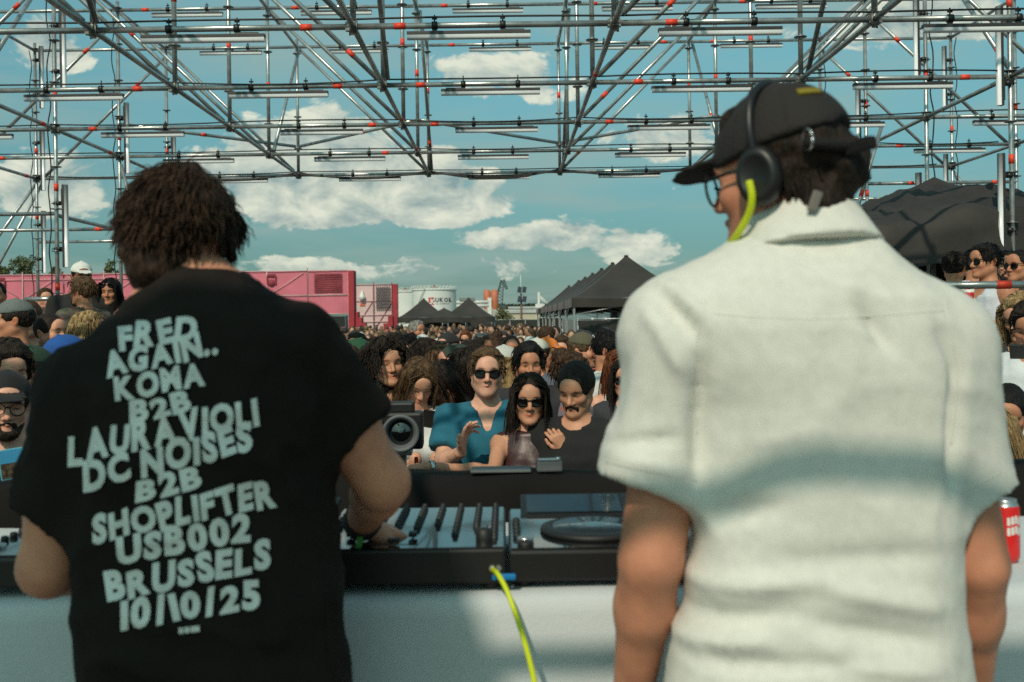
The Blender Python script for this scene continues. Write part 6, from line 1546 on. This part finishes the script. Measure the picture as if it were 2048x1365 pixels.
who(1073, 676, 7.6, -.8, sex='m', skin='tan', hair=('short', 'brown'), top=('tee', (.10, .12, .16)), acc=[('cap', (.60, .60, .52), False, (.08, .16, .26))], group=G_F, label='man in cream cap with blue brim')
who(1094, 674, 8.0, .9, sex='m', skin='tan', hair=('short', 'dark'), top=('tee', (.16, .24, .20)), acc=[('cap', (.75, .20, .03))], group=G_F, label='man in bright orange cap')
who(1022, 668, 8.6, .1, sex='m', skin='tan', hair=('buzz', 'dark'), top=('tee', (.4, .42, .42)), acc=[('shades',)], group=G_F, label='bald tanned man with sunglasses behind the dark haired man')
who(985, 668, 9.0, -.6, sex='m', skin='brown', hair=('afro', 'brown'), top=('tee', (.2, .2, .2)), acc=[], group=G_F, label='person with brown afro hair in the middle of the crowd')
who(948, 682, 7.4, -.1, sex='m', skin='tan', hair=('curly', 'dark'), top=('tee', (.09, .09, .09)), group=G_F, label='man with dark fringe left of the teal-shirted man')
who(896, 664, 8.4, -.5, sex='m', skin='light', hair=('short', 'brown'), top=('tee', (.45, .47, .45)), acc=[('cap', (.02, .02, .022))], group=G_F, label='man in black cap behind the flat cap')
who(790, 664, 8.8, -.4, sex='m', skin='fair', hair=('short', 'dark'), top=('tee', WH), group=G_F, label='man with high forehead behind the curly haired woman')
who(748, 682, 7.2, 2.2, sex='m', skin='fair', hair=('crop', 'brown'), top=('tee', (.12, .12, .12)), group=G_F, label='man from behind with pale neck left of the smiling woman')
who(716, 676, 6.8, 1.2, sex='f', skin='tan', hair=('short', 'dark'), top=('tee', BK), acc=[('cap', (.015, .075, .035), True)], group=G_F, label='person wearing a dark green cap near the black sleeve')
who(715, 664, 8.6, -.3, sex='m', skin='tan', hair=('short', 'black'), top=('tee', (.2, .2, .2)), group=G_F, label='man with short black hair left of the smiling woman')
who(832, 640, 13.0, .9, sex='m', skin='tan', hair=('short', 'grey'), top=('tee', (.2, .16, .14)), group=G_F, near=False, label='tall grey haired man standing above the crowd')
who(1092, 652, 12.0, 2.0, sex='m', skin='fair', hair=('short', 'brown'), top=('tee', WH), head=(0, .35, 0), group=G_F, label='man in white T-shirt bending forward, back turned')
who(962, 664, 10.5, .8, sex='m', skin='fair', hair=('buzz', 'grey'), top=('tee', (.35, .1, .1)), group=G_F, near=False, label='man with shaved grey head in the middle rows')
who(1220, 668, 9.5, .3, sex='f', skin='light', hair=('long', 'brown'), top=('tee', (.5, .1, .09)), acc=[('cap', (.62, .60, .55), False, (.5, .05, .04))], group=G_F, near=False, label='person in white cap with red brim before the mesh fence')
# filler heads pressed close behind the barrier, mostly hidden by the black T-shirt
who(690, 690, 5.6, .3, sex='f', skin='light', hair=('wavy', 'brown'), top=('tee', (.45, .25, .15)), group=G_F, label='woman with wavy brown hair hidden behind the black sleeve')
who(668, 800, 4.1, .4, sex='f', skin='tan', hair=('long', 'blond'), top=('tee', (.65, .12, .05)), group=G_F, label='blond woman in orange red top glimpsed under the black sleeve')

# ---- left group
G_L = 'people on the left'
who(163, 520, 8.9, .35, z0=.62, hairadd=.03, sex='m', skin='brown', hair=('buzz', 'black'), top=('tee', BK), head=(.25, .1, 0), acc=[('cap', (.72, .73, .70))], build=1.12, group=G_L, near=True, label='man in white cap and black T-shirt standing on the left platform')
who(166, 553, 8.3, -2.2, z0=.62, sex='m', skin='tan', hair=('tousled', 'lbrown'), top=('tee', (.13, .11, .085)), topcol=floral, head=(.3, 0, 0), beard='full', group=G_L, near=True, label='bearded man in dark floral shirt turned away below the white cap')
who(221, 556, 9.0, .05, z0=.62, sex='f', skin='tan', hair=('long', 'black'), top=('halter', BK), head=(.0, .05, 0), acc=[('shades', .065)], group=G_L, near=True, label='woman in black halter top with sunglasses pushed up')
who(30, 592, 6.0, -1.2, z0=.30, hairadd=.03, sex='m', skin='tan', hair=('short', 'dark'), top=('tee', (.56, .57, .55)), topcol=stripes, acc=[('cap', (.14, .16, .155), False, (.03, .03, .035)), ('strap', 1, (.22, .10, .04))], build=1.1, group=G_L, label='man in grey trucker cap and striped T-shirt')
who(57, 598, 6.6, .35, z0=.30, sex='m', skin='fair', hair=('slick', 'brown'), top=('tee', BK), acc=[('shades',)], stub=.6, group=G_L, label='man with black sunglasses behind the grey trucker cap')
who(98, 624, 6.2, 1.25, z0=.30, sex='m', skin='light', hair=('slick', 'dark'), top=('tee', (.09, .11, .12)), stub=.9, group=G_L, label='man with slicked back dark hair in profile facing right')
who(176, 618, 6.6, 1.6, z0=.30, hairadd=.03, sex='f', skin='light', hair=('wavy', 'blond'), top=('tee', (.2, .2, .2)), group=G_L, label='person with messy blond hair facing right')
who(132, 664, 5.2, -1.0, hairadd=.03, sex='m', skin='tan', hair=('short', 'dark'), top=('tee', (.1, .1, .12)), head=(-.2, .3, 0), acc=[('cap', (.01, .075, .30))], group=G_L, label='person in bright blue cap by the black shoulder')
who(62, 684, 5.0, 2.2, hairadd=.03, sex='m', skin='tan', hair=('short', 'dark'), top=('tee', (.03, .03, .03)), acc=[('cap', (.015, .045, .025))], group=G_L, label='person in dark green cap seen from behind')
who(16, 678, 4.7, .6, sex='m', skin='fair', hair=('tousled', 'dark'), top=('tee', (.1, .1, .1)), head=(.1, .3, 0), group=G_L, label='man with messy brown hair at the left picture edge')
LB = who(12, 732, 3.75, .45, hairadd=.03, sex='m', skin='fair', hair=('short', 'dark'), top=('tee', (.011, .011, .011)), head=(.05, .10, .05), acc=[('cap', (.010, .010, .011)), ('glasses',), ('strap', -1, (.55, .54, .46))], beard='full', group=G_L, label='bearded man in black cap and glasses at the lower left edge')
who(-8, 560, 8.0, .3, z0=.62, sex='m', skin='tan', hair=('buzz', 'black'), top=('tee', BK), build=1.1, group=G_L, label='broad man in black cut off by the left picture edge')
for k, (u, v, Y, yw, hr, sk, tp) in enumerate(((255, 612, 7.6, .3, ('short', 'dark'), 'light', (.1, .1, .1)), (90, 575, 10.4, .6, ('short', 'brown'), 'light', (.3, .3, .3)), (205, 690, 5.6, .2, ('long', 'brown'), 'light', BK))):
    who(u, v, Y, yw, z0=(.30 if Y < 9 else .62) if k < 2 else 0, hair=hr, skin=sk, top=('tee', tp), group=G_L, label=('dark haired man half hidden by the black shoulder', 'brown haired man far behind the left posts', 'long haired person hidden behind the black shirt')[k])
# ---- right group
G_R = 'people on the right'
who(1908, 503, 8.2, 2.5, z0=.60, sex='m', skin='tan', hair=('short', 'dark'), top=('tee', WH), group=G_R, near=True, label='man in white T-shirt with black back print turned away on the right platform')
TT = who(1972, 486, 7.3, -1.35, z0=.60, sex='m', skin='tan', hair=('short', 'black'), top=('tank', (.60, .64, .70)), head=(-.05, .02, 0), arms=('cup', 'cup'), acc=[('shades',)], group=G_R, near=True, label='man in white tank top and sunglasses holding a red cup')
who(1946, 498, 8.7, 2.9, z0=.60, sex='m', skin='tan', hair=('short', 'black'), top=('tee', (.56, .60, .66)), build=1.15, group=G_R, near=True, label='broad man in white T-shirt behind the tank-top man')
who(2014, 500, 8.0, -.5, z0=.60, sex='m', skin='light', hair=('short', 'dark'), top=('tee', (.03, .03, .03)), beard='full', acc=[('glasses',)], arms=('cup', 'cup'), group=G_R, near=True, label='bearded man in glasses and dark T-shirt on the right platform')
who(2040, 496, 7.4, -1.2, z0=.60, sex='m', skin='tan', hair=('buzz', 'black'), top=('jacket', (.05, .045, .04)), acc=[('shades',)], group=G_R, near=True, label='man in dark jacket and black sunglasses cut by the right edge')
who(2044, 585, 5.4, -.9, z0=.26, sex='f', skin='light', hair=('wavy', 'blond'), top=('tee', (.03, .03, .03)), head=(-.1, .35, 0), group=G_R, label='woman with long blond hair looking down at right edge')
PH = who(2060, 600, 5.0, -.65, z0=.26, sex='m', skin='tan', hair=('short', 'dark'), top=('tee', (.62, .65, .68)), arms=('phone', 'phone'), head=(0, .4, 0), build=1.1, group=G_R, label='man in white T-shirt holding a phone at right edge')
who(2016, 765, 4.3, -.35, sex='f', skin='tan', hair=('slick', 'black'), top=('tee', (.12, .03, .03)), head=(-.15, .5, 0), group=G_R, label='dark haired woman looking down beside the white sleeve')
who(1990, 812, 3.9, 2.4, sex='f', skin='light', hair=('long', 'blond'), top=('tee', (.4, .38, .35)), head=(0, .2, .2), group=G_R, label='person with straight blond hair from behind at the white sleeve')
who(1925, 640, 6.2, .4, sex='m', skin='light', hair=('short', 'brown'), top=('tee', (.05, .05, .05)), group=G_R, label='man in black below the right platform rail')

# ---- things people hold
def phone(p, rot, label, name='phone'):
    t = empty(name, p, 0, label, 'phone'); t.rotation_euler = rot
    mb = MB(); mb.bbox((-.036, -.004, -.075), (.036, .004, .075), .004); mb.build('case', m_satin, t); mb = MB(); mb.box((-.033, .0042, -.071), (.033, .0048, .071)); mb.build('screen', m_gloss, t)
p = P(856, 838, 5.0); phone(p, (.9, .2, .2), 'black phone held by the woman with light brown hair')
p = P(2036, 704, 4.68); phone(p, (1.1, 0, -.5), 'dark phone held by the man in white T-shirt at right edge')
def red_cup():
    p = P(1938, 592, 7.0); t = empty('drink_cup', (p.x, 7.0, p.z - .06), 0, 'red and white drink cup held by the tank-top man', 'cup')
    mb = MB(); mb.lathe([(.001, 0), (.028, 0), (.031, .03), (.033, .06), (.036, .105), (.034, .105), (.026, .004)], 20); mb.build('cup_wall', mat('red_cup', (.6, .02, .03), .4, var=.4, vscale=60), t)
    mb = MB(); mb.lathe([(.033, .064), (.0362, .104), (.0345, .104), (.0325, .064)], 20); mb.build('cup_rim', m_white, t)
red_cup()
def photo_card():
    p = P(24, 928, 3.42); t = empty('photo_card', p, .35, 'small photo card with blue sky hanging on the bearded man’s chest', 'card'); t.rotation_euler = (0, -.12, .35)
    mb = MB(); mb.bbox((-.040, -.002, -.052), (.040, .002, .052), .0015); mb.build('card_border', mat('card_blue_border', (.12, .42, .55), .4), t)
    mb = MB(); mb.box((-.036, -.0032, .004), (.036, -.0022, .048)); mb.build('sky_print', mat('print_blue', (.05, .28, .50), .4), t)
    mb = MB(); mb.box((-.036, -.0032, -.048), (.036, -.0022, .003)); mb.build('garden_print', mat('print_garden', (.07, .05, .03), .4, var=.9, vscale=60), t)
photo_card()
def big_camera():
    Y = 4.05; p = P(804, 862, Y); t = empty('video_camera', (p.x, Y, 0), .04, 'black camera with wide lens pointed at the stage, behind the barrier', 'camera'); z = p.z
    mb = MB(); mb.bbox((-.085, -.02, z - .075), (.085, .10, z + .075), .012); mb.bbox((-.05, -.0, z + .07), (.05, .09, z + .115), .01); mb.bbox((-.10, -.03, z - .06), (-.07, .05, z + .05), .012); mb.build('camera_body', m_satin, t)
    Mx = Matrix.Translation((0, 0, z)) @ Matrix.Rotation(math.pi / 2, 4, 'X')
    mb = MB(); mb.lathe([(.045, .0), (.062, .03), (.070, .06), (.074, .09), (.074, .105), (.064, .105), (.056, .092), (.050, .07)], 36, M=Mx); mb.build('lens_barrel', m_grey, t)
    mb = MB(); mb.lathe([(.052, .068), (.035, .078), (.001, .083)], 30, M=Mx); mb.build('lens_glass', mat('lens_glass', (.004, .006, .006), .03, spec=1.0, coat=1.0), t)
    mb = MB(); mb.tube((0, .03, .02), (0, .03, z - .074), .016, 10); mb.bbox((-.04, -.01, z - .10), (.04, .08, z - .076), .006); mb.build('monopod', m_steel, t)
    mb = MB(); mb.path(spline([(-.07, -.02, z - .06), (-.05, -.05, z - .13), (-.02, -.05, z - .20), (.0, -.03, z - .26)], 5), .016, 8); mb.build('grip_arm', m_grey, t)
big_camera()
def watch():
    root, H, ap = WM; el, wr = ap[-1]; c = wr + (el - wr) * .06; d = (wr - el) / np.linalg.norm(wr - el); Mx = Matrix.Translation(Vector(c)) @ Vector(d).to_track_quat('Z', 'Y').to_matrix().to_4x4()
    mb = MB(); mb.lathe([(.027, -.011), (.031, -.010), (.031, .010), (.027, .011)], 20, M=Mx); mb.box((-.016, -.036, -.016), (.016, -.028, .016), M=Mx); mb.build('watch', m_silver, root)
watch()
# flat back print on the white T-shirt
def back_print():
    p = P(1893, 555, 7.9)
    R_ = [o for o in bpy.data.objects if o.get('label', '').startswith('man in white T-shirt with black back print')][0]
    sh = [c for c in R_.children if c.name.startswith('shirt')][0]; Mw = Matrix.Translation(R_.location) @ Matrix.Rotation(R_.rotation_euler.z, 4, 'Z')
    me = sh.data; bv = BVHTree.FromPolygons([Mw @ v.co for v in me.vertices], [tuple(q.vertices) for q in me.polygons]); mb = MB(); Mi = Mw.inverted()
    for s, u0, v0, hp in (('THE', 1881, 560, 12), ('TH', 1884, 575, 11)):
        x = u0
        for c in s:
            V, Fs, w = glyph(c, .03); out = []
            for q in V:
                d = (P(x + q.x * hp * .8, v0 - q.y * hp, 1.0) - Vector((0, 0, CZ))).normalized(); hit = bv.ray_cast(Vector((0, 0, CZ)), d)
                if hit[0] is None: out = None; break
                out.append(Mi @ (hit[0] - d * .006))
            if out: mb.raw(out, Fs)
            x += w * hp * .8 + 1.5
    if mb.v: mb.build('back_print', mat('black_print', (.012, .012, .012), .8), R_)
back_print()

# ------------------------------------------------------------------ the rest of the crowd
RC = random.Random(2024)
TOPS = [('white', (.66, .67, .64), 30), ('black', (.015, .014, .014), 22), ('dark grey', (.07, .07, .075), 10), ('beige', (.42, .34, .25), 9), ('pale grey', (.38, .39, .39), 8), ('navy', (.02, .035, .09), 6), ('green', (.05, .15, .07), 5), ('red', (.48, .03, .03), 4), ('pale blue', (.30, .42, .50), 5), ('brown', (.12, .06, .035), 4), ('pink', (.55, .28, .28), 2)]
HC = ['dark', 'brown', 'brown', 'lbrown', 'lbrown', 'blond', 'black', 'red']; HW = {'dark': 'dark haired', 'brown': 'brown haired', 'lbrown': 'tawny haired', 'blond': 'blond', 'black': 'black haired', 'red': 'red haired'}
LM = [(655, 'below the pink wall end'), (715, 'below the red stairs'), (762, 'below the pale pink wall'), (822, 'left of the left far tent'), (868, 'below the lettered tank'), (915, 'between the far tents'), (952, 'below the right far tent'), (1000, 'below the crane'), (1046, 'below the solar mast'), (1090, 'left of the tent legs'), (1135, 'before the first tent legs'), (1210, 'before the mesh fence'), (1300, 'behind the white shirt')]
def pick_top():
    r = RC.random() * sum(t[2] for t in TOPS)
    for t in TOPS:
        r -= t[2]
        if r <= 0: return t
    return TOPS[0]
def crowd_label(u, Y, tn, hc, back):
    lm = min(LM, key=lambda q: abs(q[0] - u))[1]; band = 'middle rows' if Y < 12.5 else ('back rows' if Y < 16.5 else ('rear rows' if Y < 22 else ('far back' if Y < 31 else 'farthest back')))
    return '%s person in %s top%s, %s, %s' % (HW[hc], tn, ' turned away' if back else '', band, lm)
spots = []
def free(x, y, d):
    return all((x - a) ** 2 + (y - b) ** 2 > d * d for a, b in spots)
for o in bpy.data.objects:
    if o.name.startswith('person'): spots.append((o.location.x, o.location.y))
arch = []
for k, (sx, hs, tp, ar) in enumerate((('m', 'short', 'tee', ('down', 'bent')), ('f', 'long', 'tee', ('bent', 'down')), ('m', 'crop', 'tee', ('phone', 'phone')), ('f', 'wavy', 'tank', ('cup', 'bent')), ('m', 'curly', 'tee', ('cross', 'cross')), ('f', 'long', 'tank', ('phone', 'down')), ('m', 'buzz', 'tee', ('down', 'cup')), ('m', 'tousled', 'long', ('bent', 'bent')))):
    r, H, ap = person(0, 0, 0, 1.78 if sx == 'm' else 1.67, 0, sex=sx, skin='light', hair=(hs, 'brown'), top=(tp, (.5, .5, .5)), arms=ar, head=(RC.uniform(-.4, .4), RC.uniform(-.05, .3), RC.uniform(-.1, .1)), seed=k + 40, acc=([('shades',)] if k in (0, 3, 6) else []) + ([('cap', (.6, .6, .58))] if k in (2,) else []) + ([('cap', (.03, .03, .035))] if k in (6,) else []), near=False, label='x', stub=.3 if sx == 'm' else 0)
    arch.append([r, True])
def place_mid(x, y, u):
    a = RC.choice(arch)
    if a[1]: o = a[0]; a[1] = False
    else: o = copy_tree(a[0])
    yaw = RC.gauss(0, .55) if RC.random() < .82 else RC.uniform(1.6, 4.6)
    o.location = (x, y, 0); o.rotation_euler = (0, 0, yaw); s = RC.uniform(.91, 1.0); o.scale = (s, s, s); t = pick_top(); hc = RC.choice(HC); sk = SKIN[RC.choice(['fair', 'light', 'light', 'tan', 'olive', 'red', 'brown'])]
    for c in o.children:
        n = c.name.split('.')[0]; c.color = {'body': (*sk, 1), 'hair': (*HAIR[hc], 1), 'shirt': (*t[1], 1)}.get(n, c.color)
    tag(o, crowd_label(u, y, t[0], hc, abs((yaw + math.pi) % (2 * math.pi) - math.pi) > 1.6), 'person', 'people in the middle rows')
def in_view(x, y, m=0): u = VPX + x / y * FPX; return 620 - m < u < 1330 + m
n = 0
for _ in range(6000):
    if n >= 40: break
    y = 8.2 + (16.5 - 8.2) * RC.random() ** .8; u = RC.uniform(600, 1340); x = (u - VPX) / FPX * y
    if free(x, y, .56): spots.append((x, y)); place_mid(x, y, u); n += 1
for a in arch:
    if a[1]:
        for c in list(a[0].children): bpy.data.objects.remove(c)
        bpy.data.objects.remove(a[0])
# far people: one small mesh each
m_far = mat('far_skin_hair', (1, 1, 1), .7, attr=True, var=.15, vscale=20)
def far_mesh(k, lod=1.0):
    r = random.Random(k); sx = k % 2; h = 1.72 if sx == 0 else 1.64; parts = []
    def seg(prs, vox, fm, col, cut=None):
        lo = np.min([prim(p)[1] for p in prs], axis=0) - .05; hi = np.max([prim(p)[2] for p in prs], axis=0) + .05; F = Field(*(axis(lo[i], hi[i], vox * lod) for i in range(3)))
        for p in prs: F.add(p, .03)
        if cut: F.cut(*cut)
        V, Fc = F.mesh(); parts.append((V, Fc, fm, col))
    w = .16 if sx == 0 else .13; al = r.uniform(-.05, .1)
    seg([('loft', [.80, .95, 1.15, 1.30, 1.42], [w, w * 1.02, w * .95, w * 1.1, w * .6], [.11, .115, .11, .115, .07], [0] * 5, [0] * 5, 2.4), ('c', (w, 0, 1.36), (w + .06, -.02, 1.10), .062, .055), ('c', (-w, 0, 1.36), (-w - .06, -.02, 1.10), .062, .055)], .036, 1, (1, 1, 1))
    seg([('c', (q * .09, 0, .80), (q * .10, 0, .05), .085, .06) for q in (1, -1)], .05, 0, (.035, .04, .055))
    sk = (.50, .28, .19) if k % 3 else (.32, .16, .09); e = .30 if k % 4 else .12
    seg([('e', (0, .01, h - .115), (.075, .095, .115)), ('c', (0, .02, h - .22), (0, .02, h - .36), .052, .06), ('e', (0, -.095, h - .13), (.016, .02, .025))] + [('c', (q * (w + .06), -.02, 1.12), (q * (w + .06 - e * .6), -.02 - e, .95 + e * .6), .042, .032) for q in (1, -1)], .023, 0, sk)
    hc = [(.02, .013, .01), (.05, .028, .016), (.08, .045, .025), (.17, .11, .055)][(k // 2) % 4]
    hp = [('e', (0, .035, h - .075), (.088, .095, .095))] + ([('c', (0, .08, h - .1), (0, .095, h - .38), .075, .05)] if sx else [])
    seg(hp, .023, 0, hc)
    Vs = []; Fs = []; fm = []; C = []; o = 0
    for V, Fc, m_, col in parts: Vs.append(V); Fs.append(Fc + o); fm.append(np.full(len(Fc), m_)); C.append(np.tile(np.array(col), (len(V), 1))); o += len(V)
    return np.concatenate(Vs), np.concatenate(Fs), np.concatenate(fm), np.concatenate(C), ('dark', 'brown', 'lbrown', 'blond')[(k // 2) % 4]
FAR = [far_mesh(k) for k in range(10)]; FARM = [npmesh('person', V, F, [m_far, m_fab], C, fm) for V, F, fm, C, hc in FAR]
n = 0
for _ in range(20000):
    if n >= 120: break
    y = (16.5 ** 2 + (38.0 ** 2 - 16.5 ** 2) * RC.random()) ** .5; u = RC.uniform(625, 1330); x = (u - VPX) / FPX * y
    if (x > 1.35 and y > 19.3) or not free(x, y, .78): continue
    spots.append((x, y)); k = RC.randrange(10); o = bpy.data.objects.new('person', FARM[k]); COL.objects.link(o); yaw = RC.gauss(0, .7) if RC.random() < .8 else RC.uniform(1.6, 4.6); t = pick_top()
    o.location = (x, y, 0); o.rotation_euler = (0, 0, yaw); s = RC.uniform(.90, 1.04); o.scale = (s, s, s); o.color = (*t[1], 1); n += 1
    tag(o, crowd_label(u, y, t[0], FAR[k][4], abs((yaw + math.pi) % (2 * math.pi) - math.pi) > 1.6), 'person', 'people in the far rows')
# beyond that the crowd reads as one mass
FAR = [far_mesh(k, 2.1) for k in range(10)]
Vs = []; Fs = []; Cs = []; o_ = 0; cnt = 0
for _ in range(20000):
    if cnt >= 230: break
    y = RC.uniform(38.5, 58.0); u = RC.uniform(560, 1180); x = (u - VPX) / FPX * y
    if x > 1.3 or not free(x, y, .5): continue
    V, F, fm, C, hc = FAR[RC.randrange(10)]; a = RC.uniform(0, 6.28); c, s = math.cos(a), math.sin(a); sc = RC.uniform(.90, 1.04); t = pick_top()
    q = V * sc; V2 = np.stack([q[:, 0] * c - q[:, 1] * s + x, q[:, 0] * s + q[:, 1] * c + y, q[:, 2]], 1); C2 = C.copy(); vs = np.unique(F[fm == 1]); C2[vs] = t[1]
    Vs.append(V2); Fs.append(F + o_); Cs.append(C2); o_ += len(V); cnt += 1; spots.append((x, y))
me = npmesh('distant_crowd', np.concatenate(Vs), np.concatenate(Fs), m_far, np.concatenate(Cs)); o = bpy.data.objects.new('distant_crowd', me); COL.objects.link(o); tag(o, 'dense distant crowd before the far black tents', 'crowd', kind='stuff')
